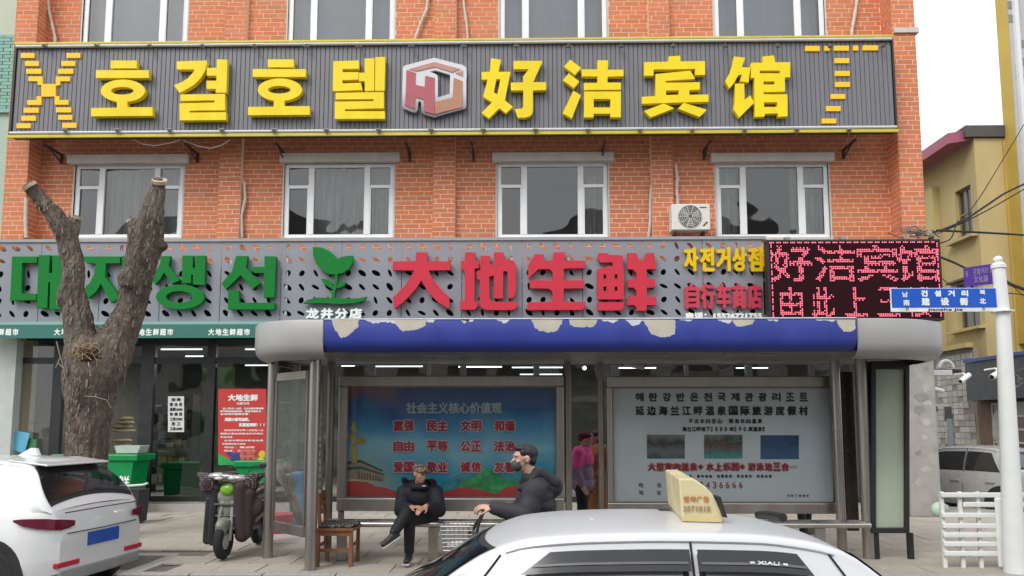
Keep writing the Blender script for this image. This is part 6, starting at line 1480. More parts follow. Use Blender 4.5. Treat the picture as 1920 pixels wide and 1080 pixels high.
# silver car in the side street
PS = dict(front=-2.0, rear=2.2, hw=.83, belt=.88, gh=.40, crown=.03, wheel_r=.29,
  deck=[(-2.0, .62), (-1.6, .74), (-.9, .88), (1.3, .9), (1.9, .93), (2.2, .86)],
  roof=[(-.95, .86), (-.5, 1.14), (-.2, 1.30), (.1, 1.36), (.6, 1.375), (1.0, 1.35), (1.2, 1.28), (1.6, .92)],
  wr=[(-.95, .70), (-.2, .57), (.6, .59), (1.2, .56), (1.6, .62)],
  side_windows=[(-.45, -.1, .5, .5, .1, .85), (.58, .58, 1.22, 1.0, .1, .85)], windscreen=(-.88, -.22), rear_glass=(1.24, 1.52), bulge=-.03,
  seams=[(.54, .54)], gutter=(-.1, 1.1), handles=(.3, 1.0), mirror=-.6, wheels=(-1.25, 1.3))
M_SIL = mat('car_silver', (.42, .43, .44), .3, metal=.3, var=.03, coat=.4)
PT = Matrix.Translation((W(1835, 900, 15).x + .35, 16.2, RZ)) @ Matrix.Rotation(R(-62), 4, 'Z')
pk, pmk, _s = build_car('parked_car', 'silver saloon car parked in the side street behind the railing', 'car', PT, PS, M_SIL)
pmk(MB().box(2.12, 2.22, -.75, -.5, .62, .78), 'tail_lamp', M_LAMPR, bevel=.02); pmk(MB().box(2.12, 2.22, .5, .75, .62, .78), 'tail_lamp', M_LAMPR, bevel=.02)

# ---------------------------------------------------------------- electric scooter facing the camera
sx, sy = W(418, 1040, 9.15).x, 9.15
sc_ = thing('electric_scooter', 'electric scooter seen from the front with dotted hand muffs and green front panel', 'scooter', (sx, sy + .5, 0))
MD = mat('scooter_dark', (.03, .03, .035), .35); MS = mat('scooter_silver', (.42, .41, .42), .25, metal=.5, coat=.4); MG = mat('scooter_green', (.20, .48, .04), .3, coat=.4); MC = mat('scooter_grey_green', (.23, .25, .20), .4, var=.2, scale=8)
def blobpart(pr_, nm_, m_, par, vox=.012, sm=4):
    return blob(pr_, vox, sm).build(nm_, m_, par, smooth=True, fixn=False)
MB().torus((sx, sy, .23), .17, .055, 'x', 28, 10).build('front_wheel', M_RUBBER, sc_, smooth=True)
MB().cyl((sx-.03, sy, .23), (sx+.03, sy, .23), .11, n=16).build('rim', MS, sc_)
MB().torus((sx, sy + 1.2, .23), .17, .055, 'x', 28, 10).build('rear_wheel', M_RUBBER, sc_, smooth=True)
MB().tube([(sx-.075, sy, .23), (sx-.075, sy+.04, .5), (sx-.05, sy+.12, .8)], .022, 8).tube([(sx+.075, sy, .23), (sx+.075, sy+.04, .5), (sx+.05, sy+.12, .8)], .022, 8).build('fork', MS, sc_, smooth=True)
blobpart([('e', (sx, sy+.02, .42), (.085, .2, .09)), ('e', (sx, sy-.08, .36), (.07, .08, .07))], 'mudguard', MC, sc_)
blobpart([('e', (sx, sy+.14, .60), (.15, .08, .17)), ('e', (sx, sy+.14, .74), (.17, .08, .12)), ('e', (sx, sy+.13, .46), (.12, .08, .1))], 'front_shield', MC, sc_)
for z_, w_ in ((.52, .13), (.655, .152)): MB().box(sx - w_, sx + w_, sy + .03, sy + .1, z_ - .012, z_ + .012).build('shield_band', mat('band_dark', (.07, .09, .07), .4), sc_, bevel=.008)
blobpart([('e', (sx + .0, sy+.08, .83), (.10, .06, .075))], 'green_nose', MG, sc_)
blobpart([('e', (sx-.12, sy+.06, .995), (.13, .07, .05)), ('e', (sx+.12, sy+.06, .965), (.13, .07, .05)), ('e', (sx, sy+.08, .99), (.12, .08, .05))], 'headlamp_pod', MS, sc_)
blobpart([('e', (sx, sy+.10, 1.02), (.13, .09, .035))], 'dash_cover', MD, sc_)
for s_ in (-1, 1): MB().ell((sx + s_*.085, sy - .01, .972), (.055, .025, .022), 14, 8).build('headlamp', M_LAMPW, sc_, smooth=True)
MB().tube([(sx-.33, sy+.22, .99), (sx-.12, sy+.15, .97), (sx+.12, sy+.15, .97), (sx+.33, sy+.22, .97)], .016, 8).build('handlebar', MD, sc_, smooth=True)
m_dot = mat('muff_fabric', (.045, .025, .028), .85, var=.1)
nt_ = m_dot.node_tree; g = nt_.nodes.new('ShaderNodeNewGeometry'); vv = nt_.nodes.new('ShaderNodeTexVoronoi'); vv.inputs['Scale'].default_value = 42; vv.inputs['Randomness'].default_value = .25; nt_.links.new(g.outputs['Position'], vv.inputs['Vector'])
lt = nt_.nodes.new('ShaderNodeMath'); lt.operation = 'LESS_THAN'; lt.inputs[1].default_value = .26; nt_.links.new(vv.outputs['Distance'], lt.inputs[0]); b_ = nt_.nodes['Principled BSDF']; src = b_.inputs['Base Color'].links[0].from_socket
xx = nt_.nodes.new('ShaderNodeMix'); xx.data_type = 'RGBA'; nt_.links.new(lt.outputs[0], xx.inputs[0]); nt_.links.new(src, xx.inputs[6]); xx.inputs[7].default_value = (.5, .42, .4, 1); nt_.links.new(xx.outputs[2], b_.inputs['Base Color'])
for s_ in (-1, 1): blobpart([('e', (sx + s_*.25, sy+.12, .90), (.12, .1, .13)), ('c', (sx + s_*.24, sy+.12, .94), (sx + s_*.40, sy+.16, 1.01), .09, .03), ('c', (sx + s_*.15, sy+.14, .84), (sx + s_*.2, sy+.14, .78), .06, .03)], 'hand_muff', m_dot, sc_)
blobpart([('c', (sx+.17, sy+.06, .86), (sx+.18, sy+.12, .28), .095, .09), ('c', (sx+.27, sy+.08, .78), (sx+.25, sy+.12, .30), .08, .06), ('e', (sx+.34, sy+.12, .62), (.10, .06, .12))], 'leg_cover', mat('cover_brown', (.05, .03, .032), .8, var=.2), sc_)
blobpart([('c', (sx-.17, sy+.12, .84), (sx-.20, sy+.16, .2), .055, .06), ('c', (sx-.27, sy+.2, .7), (sx-.30, sy+.25, .2), .05, .06)], 'leg_cover', MD, sc_)
blobpart([('c', (sx, sy+.7, .68), (sx, sy+1.25, .74), .12, .11), ('c', (sx, sy+.75, .4), (sx, sy+1.3, .5), .13, .1)], 'seat_and_tail', MD, sc_)
MB().box(sx-.15, sx+.15, sy+.22, sy+.8, .27, .33).build('footboard', MD, sc_, bevel=.02)
MB().tube([(sx+.20, sy+.15, .98), (sx+.25, sy+.12, 1.08), (sx+.3, sy+.1, 1.12), (sx+.38, sy+.1, 1.13)], .006, 6).ell((sx+.42, sy+.1, 1.13), (.06, .012, .035)).build('mirror', MD, sc_)
# second bike/trolley standing behind hatchback: small black cart with a white board
ct = thing('hand_cart', 'small black folding cart with a white bar standing by the green stand', 'cart', (W(245, 955, 12.4).x, 12.4, 0))
a, b = W(231, 955, 12.4), W(262, 918, 12.4); MB().prism([(a.x+.03, 0.02), (b.x-.03, 0.02), (b.x, b.z), (a.x, b.z)], [], 12.4, 12.75).build('bag', mat('cart_black', (.03, .03, .035), .7, var=.3), ct, bevel=.02)
MB().tube([W(214, 912, 12.35), W(240, 911, 12.35), W(268, 909, 12.35), W(277, 906, 12.35)], .018, 8).build('bar', M_WHITE, ct, smooth=True); MB().tube([W(222, 913, 12.35), W(228, 930, 12.35), W(240, 935, 12.4)], .012, 6).build('strut', M_BLACK, ct)

# ---------------------------------------------------------------- wooden chair by the shelter
ch = thing('wooden_chair', 'brown wooden chair with patterned black cushion at the left end of the shelter bench', 'chair', (W(628, 1050, 8.75).x, 8.75, 0))
MW = mat('chair_wood', (.20, .075, .03), .45, var=.25, scale=8, stretch=(1, 1, .3)); cx = W(630, 1050, 8.8).x
x0, x1, y0, y1 = cx - .19, cx + .19, 8.72, 9.08
for (x, y, zt_) in ((x0, y0, .41), (x1, y0, .41), (x1, y1, .41)): MB().box(x-.02, x+.02, y-.02, y+.02, 0, zt_).build('leg', MW, ch, bevel=.004)
MB().obox((x0 - .012, y1, .42), (.02, 0, 0), (0, .02, 0), (-.03, 0, .42)).build('leg', MW, ch, bevel=.004); MB().obox((x0 - .012, y0 + .05, .62), (.018, 0, 0), (0, .02, 0), (-.015, 0, .21)).build('back_post', MW, ch, bevel=.004)
MB().box(x0-.03, x1+.03, y0-.03, y1+.03, .40, .435).build('seat', MW, ch, bevel=.006)
for z_ in (.18, .2): pass
MB().box(x0, x1, y0-.012, y0+.012, .17, .205).build('stretcher', MW, ch); MB().box(x0-.012, x0+.012, y0, y1, .22, .25).build('stretcher', MW, ch); MB().box(x1-.012, x1+.012, y0, y1, .22, .25).build('stretcher', MW, ch); MB().box(x0, x1, y0-.014, y0+.01, .35, .395).build('apron', MW, ch)
for z_ in (.60, .70, .79): MB().box(x0-.045, x0-.02, y0+.05, y1, z_-.025, z_+.025).build('back_slat', MW, ch, bevel=.004)
cm = mat('cushion', (.03, .03, .033), .8); n = cm.node_tree; g = n.nodes.new('ShaderNodeNewGeometry'); vz = n.nodes.new('ShaderNodeTexVoronoi'); vz.inputs['Scale'].default_value = 55; n.links.new(g.outputs['Position'], vz.inputs['Vector']); lt = n.nodes.new('ShaderNodeMath'); lt.operation = 'LESS_THAN'; lt.inputs[1].default_value = .28; n.links.new(vz.outputs['Distance'], lt.inputs[0])
xx = n.nodes.new('ShaderNodeMix'); xx.data_type = 'RGBA'; n.links.new(lt.outputs[0], xx.inputs[0]); xx.inputs[6].default_value = (.03, .03, .033, 1); xx.inputs[7].default_value = (.45, .43, .38, 1); n.links.new(xx.outputs[2], n.nodes['Principled BSDF'].inputs['Base Color'])
blobpart([('c', (x0+.02, y0+.02, .455), (x1-.0, y0+.02, .455), .03, .03), ('c', (x0+.02, (y0+y1)/2, .46), (x1, (y0+y1)/2, .46), .035, .035), ('c', (x0+.02, y1-.02, .455), (x1, y1-.02, .455), .03, .03), ('e', ((x0+x1)/2, (y0+y1)/2, .455), (.22, .2, .03))], 'cushion', cm, ch, .012, 3)
# broom against the side panel, tub and bin behind it
brm = thing('broom', 'straw broom leaning upside down inside the glazed side panel', 'broom', (W(556, 985, 9.5).x, 9.5, 0))
MB().tube([W(566, 990, 9.45), W(553, 950, 9.5), W(545, 925, 9.55)], [.03, .055, .05], 8).build('brush_neck', mat('broom_brown', (.22, .15, .10), .9, var=.3), brm, smooth=True)
bs = MB(); r = random.Random(3)
for i in range(140):
    c = W(545 + r.uniform(-9, 9), 928, 9.55 + r.uniform(-.05, .05)); e = W(532 + r.uniform(-20, 16), 872 + r.uniform(-8, 14), 9.6 + r.uniform(-.1, .1)); bs.tube([c, (c+e)/2 + Vector((r.uniform(-.02, .02), 0, 0)), e], [.006, .005, .003], 4)
bs.build('bristles', mat('straw', (.46, .42, .33), .9, var=.3), brm, kind='stuff')
bc = W(557, 905, 12.5); MB_b = MB().box(bc.x-.09, bc.x+.12, 12.4, 12.7, 0, W(557, 885, 12.5).z); tag(MB_b.build('bin', mat('bin_blue', (.02, .12, .25), .5), bevel=.02), 'blue bin standing behind the glazed side panel of the shelter', 'bin')
bc = W(525, 935, 11.5); tub_ = MB().tube([(bc.x, 11.5, .0), (bc.x, 11.5, .28)], [.17, .23], 20); tag(tub_.build('tub', mat('tub_red', (.48, .05, .08), .5), smooth=True), 'red plastic tub on the pavement behind the glazed side panel', 'tub')

# ---------------------------------------------------------------- people
M_SKIN = mat('skin', (.42, .22, .15), .55, var=.08, scale=14); M_SKINP = mat('skin_pale', (.55, .34, .26), .55, var=.06, scale=14); M_HAIR = mat('hair_black', (.012, .011, .012), .45, var=.2, bump=.6, bscale=120)
def head_prims(c, f, u, k=1.0):
    f = Vector(f).normalized(); u = Vector(u).normalized(); r_ = f.cross(u).normalized(); u = r_.cross(f); M = Matrix((r_, f, u)).transposed(); c = Vector(c)
    A = lambda x, y, z: c + M @ (Vector((x, y, z)) * k)
    pr_ = [('e', A(0, -.008, .025), (.074*k, .094*k, .088*k), M), ('e', A(0, .02, -.03), (.060*k, .070*k, .078*k), M), ('e', A(0, .045, -.082), (.036*k, .035*k, .030*k), M), ('e', A(0, .02, -.06), (.052*k, .055*k, .05*k), M),
           ('c', A(0, .088, .008), A(0, .108, -.026), .009*k, .014*k), ('e', A(0, .09, -.033), (.020*k, .014*k, .010*k), M), ('e', A(0, .083, .028), (.055*k, .014*k, .011*k), M),
           ('e', A(0, .086, -.056), (.024*k, .010*k, .007*k), M), ('e', A(0, .083, -.068), (.020*k, .010*k, .007*k), M),
           ('e', A(.034, .065, -.02), (.022*k, .018*k, .018*k), M), ('e', A(-.034, .065, -.02), (.022*k, .018*k, .018*k), M)]
    for s_ in (-1, 1): pr_ += [('e', A(s_*.076, -.005, -.005), (.010*k, .019*k, .032*k), M)]
    return pr_, A, M
def hand_prims(w, d, nrm, side, curl=.5, k=1.0, thumb=None):
    """w wrist, d direction of fingers, nrm back-of-hand normal, side +1/-1 where the thumb is"""
    w = Vector(w); d = Vector(d).normalized(); nrm = Vector(nrm).normalized(); s = d.cross(nrm).normalized() * side; nrm = s.cross(d).normalized() * (1 if s.cross(d).dot(nrm) > 0 else -1); pr_ = []
    for q in (-.026, -.009, .009, .026): pr_.append(('c', w + s*q*.7*k + d*.01*k, w + (d*.085 + s*q)*k, .014*k, .0125*k))
    for i, (q, L_) in enumerate(((.029, .072), (.010, .082), (-.010, .077), (-.028, .060))):
        p = w + (d*.088 + s*q)*k; ang = 0
        for sg, fr_ in enumerate((.45, .32, .23)):
            ang += curl * (.75, 1.0, .7)[sg]; dd = (d*math.cos(ang) - nrm*math.sin(ang)).normalized(); p2 = p + dd*L_*fr_*k; pr_.append(('c', p, p2, .0092*k, .0085*k)); p = p2
    t0 = w + (d*.025 + s*.03)*k; t1 = t0 + (d*.030 + s*.028 - nrm*.012)*k; t2 = t1 + (d*.030 + s*.006 - nrm*.014*(.5+curl))*k; pr_ += [('c', w + s*.01*k, t0, .016*k, .014*k), ('c', t0, t1, .013*k, .011*k), ('c', t1, t2, .011*k, .0085*k)]
    return pr_
def ridged(a, b, ra, rb, pitch=.07, amp=.10):
    a = Vector(a); b = Vector(b); L_ = (b-a).length; n_ = max(3, int(L_/(pitch/3))); return [('c', a.lerp(b, i/n_), a.lerp(b, (i+.5)/n_), (ra+(rb-ra)*i/n_)*(1+amp*math.cos(2*math.pi*i/3.0)), (ra+(rb-ra)*i/n_)*(1+amp*math.cos(2*math.pi*i/3.0))) for i in range(n_+1)]
def shoe(ank, toe_dir, m, par, sole, k=1.0, up=(0, 0, 1)):
    a = Vector(ank); d = Vector(toe_dir).normalized(); u = Vector(up)
    o = blob([('c', a + u*.01, a - u*.035, .045*k, .042*k), ('c', a - u*.045 - d*.02, a - u*.05 + d*.16*k, .042*k, .036*k), ('c', a - u*.03 + d*.02, a - u*.045 + d*.11*k, .042*k, .036*k)], .009, 4).build('shoe', m, par, smooth=True, fixn=False)
    s_ = d.cross(u).normalized(); MB().obox(a - u*.082 + d*.06*k, d*.135*k, s_*.042*k, u*.011).build('sole', sole, o, bevel=.01); return o
def eyes(A, M, par, k=1.0):
    for s_ in (-1, 1):
        o = MB().ell(A(s_*.031, .079, .006), (.012*k, .008*k, .0065*k), 10, 6, M).build('eye', mat('eye_white', (.45, .42, .4), .2), par, smooth=True)
        MB().ell(A(s_*.031, .0855, .006), (.0055*k, .003*k, .0055*k), 10, 6, M).build('iris', mat('iris', (.02, .012, .01), .1), o, smooth=True)
        MB().tube([A(s_*.015, .092, .026), A(s_*.032, .091, .031), A(s_*.05, .08, .026)], [.0035*k, .004*k, .002*k], 6).build('eyebrow', M_HAIR, par)
# 1. seated man
bx = lambda px, py, D: W(px, py, D)
m1 = thing('person', 'man sitting cross legged on the bench in dark padded jacket and camouflage cap', 'person', bx(785, 985, 9.2))
f1 = Vector((.70, -.70, -.08)); hc = bx(787, 889, 9.05)
hp, A1, Mh = head_prims(hc, f1, (0, 0, 1), .98)
hip = bx(788, 972, 9.28); hipL = bx(805, 970, 9.25); hipR = bx(772, 970, 9.25); nk = bx(785, 912, 9.13)
kR = bx(768, 972, 8.80); aR = bx(767, 1037, 8.86); kL = bx(762, 962, 8.72); aL = bx(738, 1000, 8.60)
sR, sL = bx(757, 924, 9.12), bx(817, 923, 9.12); eR, eL = bx(752, 955, 8.98), bx(823, 955, 9.0); wR, wL = bx(772, 951, 8.72), bx(799, 949, 8.72)
body = hp + [('c', nk, hc - Vector((0, 0, .05)), .052, .05), ('e', nk.lerp(hip, .35), (.16, .11, .18)), ('e', nk.lerp(hip, .75), (.15, .12, .16)), ('c', sR, eR, .05, .042), ('c', eR, wR, .04, .028), ('c', sL, eL, .05, .042), ('c', eL, wL, .04, .028), ('c', sR, sL, .06, .06),
   ('c', hipR, kR, .08, .06), ('c', kR, aR, .055, .036), ('c', hipL, kL, .08, .06), ('c', kL, aL, .055, .036), ('c', hipR, hipL, .11, .11)]
body += hand_prims(wR, bx(791, 950, 8.64) - wR, (0, -.3, 1), 1, .35) + hand_prims(wL, bx(786, 957, 8.64) - wL, (.1, -.5, 1), -1, .3)
blob(body, .0075, 3).build('body', M_SKIN, m1, smooth=True, fixn=False)
eyes(A1, Mh, m1, .98)
M_NAVY = mat('navy_padded', (.007, .008, .016), .8, var=.25, scale=10, bump=.25, bscale=25)
jk = ridged(sR, eR, .085, .078) + ridged(eR, wR.lerp(eR, .18), .076, .052) + ridged(sL, eL, .085, .078) + ridged(eL, wL.lerp(eL, .18), .076, .052) + [('c', sR, sL, .085, .085), ('e', nk.lerp(hip, .30), (.215, .15, .18)), ('e', nk.lerp(hip, .62), (.205, .165, .17)), ('e', nk.lerp(hip, .93), (.205, .165, .13)), ('e', nk + Vector((0, .01, .0)), (.12, .10, .06))]
hood = [('c', bx(757, 899, 9.14), bx(764, 908, 9.2), .035, .05), ('c', bx(764, 908, 9.2), bx(787, 906, 9.27), .05, .06), ('c', bx(787, 906, 9.27), bx(812, 906, 9.2), .06, .05), ('c', bx(812, 906, 9.2), bx(809, 903, 9.1), .05, .04), ('c', bx(775, 913, 9.04), bx(798, 913, 9.02), .04, .04)]
blob(jk + hood, .012, 3).build('jacket', M_NAVY, m1, smooth=True, fixn=False)
M_TROU = mat('trousers_black', (.009, .009, .012), .8, var=.3, bump=.3, bscale=18)
blob([('c', hipR, kR, .098, .078), ('c', kR, aR + Vector((0, 0, .03)), .075, .062), ('c', hipL, kL, .098, .080), ('c', kL, aL.lerp(kL, .12), .076, .062), ('c', hipR, hipL, .12, .12)], .012, 4).build('trousers', M_TROU, m1, smooth=True, fixn=False)
blob([('c', aL.lerp(kL, .2), aL, .045, .044)], .01, 2).build('sock', mat('sock_white', (.55, .52, .5), .9), m1, smooth=True, fixn=False)
M_SHOE = mat('shoe_black', (.02, .018, .018), .5); M_SOLE = mat('sole_white', (.4, .38, .36), .6)
shoe(aR + Vector((0, 0, -.0)), (-.05, -1, -.12), M_SHOE, m1, M_SOLE); shoe(aL + Vector((0, 0, .01)), (-.62, -.45, -.42), M_SHOE, m1, M_SOLE, up=(-.35, -.15, .9))
capm = mat('camouflage', (.20, .15, .12), .85, var=.1); n = capm.node_tree; g = n.nodes.new('ShaderNodeNewGeometry'); nz = n.nodes.new('ShaderNodeTexNoise'); nz.inputs['Scale'].default_value = 26; n.links.new(g.outputs['Position'], nz.inputs[0]); cr = n.nodes.new('ShaderNodeValToRGB'); cr.color_ramp.interpolation = 'CONSTANT'; e = cr.color_ramp.elements; e[0].color = (.07, .05, .04, 1); e[1].position = .55; e[1].color = (.33, .27, .22, 1); q = e.new(.45); q.color = (.18, .12, .09, 1); n.links.new(nz.outputs[0], cr.inputs[0]); n.links.new(cr.outputs[0], n.nodes['Principled BSDF'].inputs['Base Color'])
blob([('e', A1(0, -.004, .062), (.083, .100, .062), Mh), ('e', A1(0, .0, .045), (.084, .102, .03), Mh)], .008, 2).build('cap', capm, m1, smooth=True, fixn=False)
mb = MB().ell(A1(0, .115, .034), (.066, .062, .008), 18, 6, Mh); mb.build('cap_peak', mat('peak_dark', (.02, .02, .03), .7), m1, smooth=True)
MB().ell(A1(0, -.045, -.005), (.079, .062, .05), 16, 10, Mh).build('hair', mat('hair_grey', (.06, .055, .05), .7), m1, smooth=True)
c = bx(795, 911, 8.955); MB().obox(c, (.02, .004, 0), (0, .002, 0), (0, 0, .004)).build('chest_logo', M_WHITE, m1)

# 2. man pushing the bicycle
m2 = thing('person', 'man in dark hooded padded jacket and black face mask pushing a bicycle', 'person', (W(1010, 1000, 6.2).x, 6.25, RZ))
D2 = 6.2; hc = W(984, 860, D2); f2 = Vector((-.97, -.22, -.02)); hp, A2, M2 = head_prims(hc, f2, (-.05, 0, 1), 1.0)
nk = W(1003, 897, D2+.02); ch_ = W(1012, 925, D2); hip = W(1022, 1010, D2+.05); sN = W(1002, 922, D2-.19); sF = W(996, 918, D2+.2); eN = W(988, 966, D2-.26); eF = W(975, 965, D2+.25); wN = W(925, 952, D2-.17); wF = W(920, 951, D2+.20)
kn = [hip + Vector((-.08, -.12, -.42)), hip + Vector((.10, .12, -.42))]; an = [Vector((hip.x - .02, D2 - .1, RZ + .09)), Vector((hip.x + .28, D2 + .15, RZ + .12))]
body = hp + [('c', nk, hc - Vector((0, 0, .05)), .058, .055), ('e', nk.lerp(hip, .35), (.13, .17, .2)), ('e', nk.lerp(hip, .8), (.13, .16, .16)), ('c', sN, eN, .05, .042), ('c', eN, wN, .04, .029), ('c', sF, eF, .05, .042), ('c', eF, wF, .04, .029)]
for s_, i in ((-1, 0), (1, 1)): h_ = hip + Vector((0, s_*.09, 0)); body += [('c', h_, kn[i], .085, .06), ('c', kn[i], an[i], .055, .036)]
body += hand_prims(wN, W(897, 950, D2-.16) - wN, (-.1, -.35, 1), -1, .75, 1.05) + hand_prims(wF, W(900, 949, D2+.2) - wF, (-.1, .2, 1), 1, .75, 1.05)
blob(body, .0075, 3).build('body', M_SKINP, m2, smooth=True, fixn=False); eyes(A2, M2, m2, 1.0)
M_GREYJ = mat('grey_padded', (.022, .022, .03), .75, var=.2, scale=9, bump=.3, bscale=22)
jk = ridged(sN, eN, .095, .080, .11, .05) + ridged(eN, wN.lerp(eN, .1), .078, .052, .10, .05) + ridged(sF, eF, .095, .08) + ridged(eF, wF.lerp(eF, .1), .078, .052) + [('c', sN, sF, .088, .088)]
for i in range(7): t = i/6; c = nk.lerp(hip, .12 + t*.95); w_ = .135 + .015*math.sin(t*3) ; jk.append(('e', c + Vector((.0, 0, 0)), (w_*.98, .235, .08)))
jk += [('e', W(1010, 903, D2), (.12, .14, .09)), ('c', W(998, 908, D2-.07), W(975, 915, D2-.05), .06, .03), ('c', W(1000, 905, D2), W(1033, 912, D2), .09, .10)]
blob(jk, .0125, 3).build('jacket', M_GREYJ, m2, smooth=True, fixn=False)
blob([('c', W(1012, 885, D2-.09), W(1040, 905, D2-.05), .045, .055), ('c', W(1012, 885, D2+.09), W(1040, 905, D2+.05), .045, .055), ('c', W(1036, 903, D2-.06), W(1036, 903, D2+.06), .052, .052), ('c', W(1012, 884, D2-.09), W(990, 910, D2-.09), .04, .03), ('c', W(1012, 884, D2+.09), W(990, 910, D2+.09), .04, .03), ('e', W(1024, 898, D2), (.08, .10, .045))], .011, 3).build('hood', M_GREYJ, m2, smooth=True, fixn=False)
blob([('c', W(979, 914, D2-.04), W(985, 895, D2-.06), .038, .035), ('c', W(979, 914, D2+.04), W(985, 895, D2+.06), .038, .035), ('c', W(1006, 900, D2-.06), W(1005, 884, D2-.06), .045, .035), ('c', W(1006, 900, D2+.06), W(1005, 884, D2+.06), .045, .035), ('c', W(990, 900, D2-.075), W(1004, 890, D2-.075), .035, .035)], .011, 2).build('collar', mat('collar_black', (.01, .01, .012), .8), m2, smooth=True, fixn=False)
tr = []
for s_, i in ((-1, 0), (1, 1)): h_ = hip + Vector((0, s_*.09, 0)); tr += [('c', h_, kn[i], .11, .085), ('c', kn[i], an[i], .08, .065)]
blob(tr, .014, 3).build('trousers', M_TROU, m2, smooth=True, fixn=False)
for i in (0, 1): shoe(an[i], (-1, -.1, 0), M_SHOE, m2, M_SOLE)
blob([('e', A2(0, -.020, .042), (.080, .094, .080), M2), ('e', A2(0, -.050, -.01), (.072, .048, .058), M2), ('e', A2(0, .028, .085), (.068, .062, .030), M2), ('e', A2(.058, .025, .05), (.020, .025, .03), M2), ('e', A2(-.058, .025, .05), (.020, .025, .03), M2)], .008, 2).build('hair', M_HAIR, m2, smooth=True, fixn=False)
blob([('e', A2(0, .062, -.052), (.058, .055, .052), M2), ('e', A2(0, .088, -.042), (.035, .034, .036), M2)], .007, 2).build('face_mask', mat('mask_grey', (.06, .058, .062), .8), m2, smooth=True, fixn=False)
for s_ in (-1, 1):
    mb = MB(); mb.tube([A2(s_*.055, .07, -.03), A2(s_*.074, .03, -.012), A2(s_*.083, .0, .012)], .003, 5); mb.tube([A2(s_*.05, .07, -.075), A2(s_*.07, .03, -.05), A2(s_*.081, .0, -.03)], .003, 5)
    mb.build('mask_strap', M_BLACK, m2, kind='stuff')
# bicycle
bi = thing('bicycle', 'bicycle with wire front basket being pushed by the man in the mask', 'bicycle', (W(860, 1060, 6.2).x, 6.2, RZ))
bxx = W(850, 1060, D2).x; hz = W(905, 960, D2).z; M_BK = mat('bike_black', (.02, .02, .022), .35)
fwx = bxx - .02; WRr = .30
for x_, nm_ in ((fwx, 'front_wheel'), (fwx + 1.02, 'rear_wheel')):
    t_ = MB().torus((x_, D2, RZ + WRr + .02), WRr, .02, 'y', 36, 8).build(nm_, M_RUBBER, bi, smooth=True); s2 = MB()
    for k in range(16): an_ = 2*math.pi*k/16; s2.cyl((x_, D2, RZ+WRr+.02), (x_ + WRr*math.cos(an_), D2, RZ + WRr + .02 + WRr*math.sin(an_)), .0018, n=4)
    s2.torus((x_, D2, RZ + WRr + .02), WRr - .025, .008, 'y', 36, 6); s2.build('spokes', M_CHROME, t_)
    MB().torus((x_, D2, RZ + WRr + .02), WRr + .045, .012, 'y', 20, 6, .3, 2.8).build('mudguard', M_BK, bi, smooth=True)
hd = Vector((fwx + .17, D2, RZ + .72)); mb = MB(); stem = W(898, 985, D2)
for s_ in (-1, 1): mb.tube([(fwx, D2 + s_*.04, RZ+WRr+.02), (hd.x, D2 + s_*.03, hd.z)], .013, 6)
mb.tube([hd, hd + Vector((.02, 0, .12))], .02, 8); mb.tube([hd + Vector((.02, 0, .02)), (fwx + .52, D2, RZ + .32), (fwx + 1.02, D2, RZ + WRr + .02)], .018, 8); mb.tube([(fwx+.52, D2, RZ+.32), (fwx+.66, D2, RZ+.75)], .016, 8); mb.build('frame', M_BK, bi, smooth=True)
MB().ell((fwx+.68, D2, RZ+.80), (.13, .09, .04)).build('saddle', M_BK, bi, smooth=True)
hb = [W(893, 1003, D2-.17), W(897, 985, D2-.17), W(906, 960, D2-.17)]
MB().tube([hd + Vector((.02, 0, .12)), hd + Vector((-.02, 0, .2))], .014, 8).tube([hb[2] + Vector((.02, 0, .02)), W(902, 968, D2-.17), hd + Vector((-.0, -.02, .2)), hd + Vector((-.0, .02, .2)), W(904, 966, D2+.2), W(908, 955, D2+.2)], .012, 8).build('handlebar', M_BK, bi, smooth=True)
MB().tube([hb[2], hb[1], hb[0]], [.014, .011, .013], 8).build('brake_lever', M_BK, bi, smooth=True); MB().tube([hb[1], W(880, 985, D2-.15), W(878, 1005, D2-.1), W(885, 1015, D2-.05)], .004, 5).build('brake_cable', M_BK, bi)
# basket
bt = [(W(830, 983, D2).x, D2-.15), (W(889, 983, D2).x, D2-.15), (W(889, 983, D2).x, D2+.13), (W(830, 983, D2).x, D2+.13)]; zt_ = W(860, 983, D2).z; zb_ = W(860, 1028, D2).z; bk_ = MB(); cxb = sum(p[0] for p in bt)/4
def lv(t): k_ = .84 + .16*t; return [(cxb + (x-cxb)*k_, D2 + (y-D2)*k_, zb_ + (zt_-zb_)*t) for x, y in bt]
for t in [i/6 for i in range(7)]: P = lv(t); bk_.tube(P + [P[0]], .0045 if 0 < t < 1 else .007, 5)
for e_ in range(4):
    for k in range(7):
        u = k/7; lo_, hi_ = lv(0), lv(1); a_ = Vector(lo_[e_]).lerp(Vector(lo_[(e_+1) % 4]), u); b2_ = Vector(hi_[e_]).lerp(Vector(hi_[(e_+1) % 4]), u); bk_.tube([a_, b2_], .0035, 4)
P = lv(0)
for k in range(7): bk_.tube([Vector(P[0]).lerp(Vector(P[1]), k/6), Vector(P[3]).lerp(Vector(P[2]), k/6)], .0035, 4)
bk_.build('basket', mat('basket_wire', (.40, .40, .40), .35, metal=.6), bi)
tag(MB().ell((cxb, D2, zb_ + .03), (.10, .09, .028)).build('bag', mat('bag_white', (.6, .58, .55), .7, var=.1), smooth=True), 'small white bag lying in the bicycle basket', 'bag')

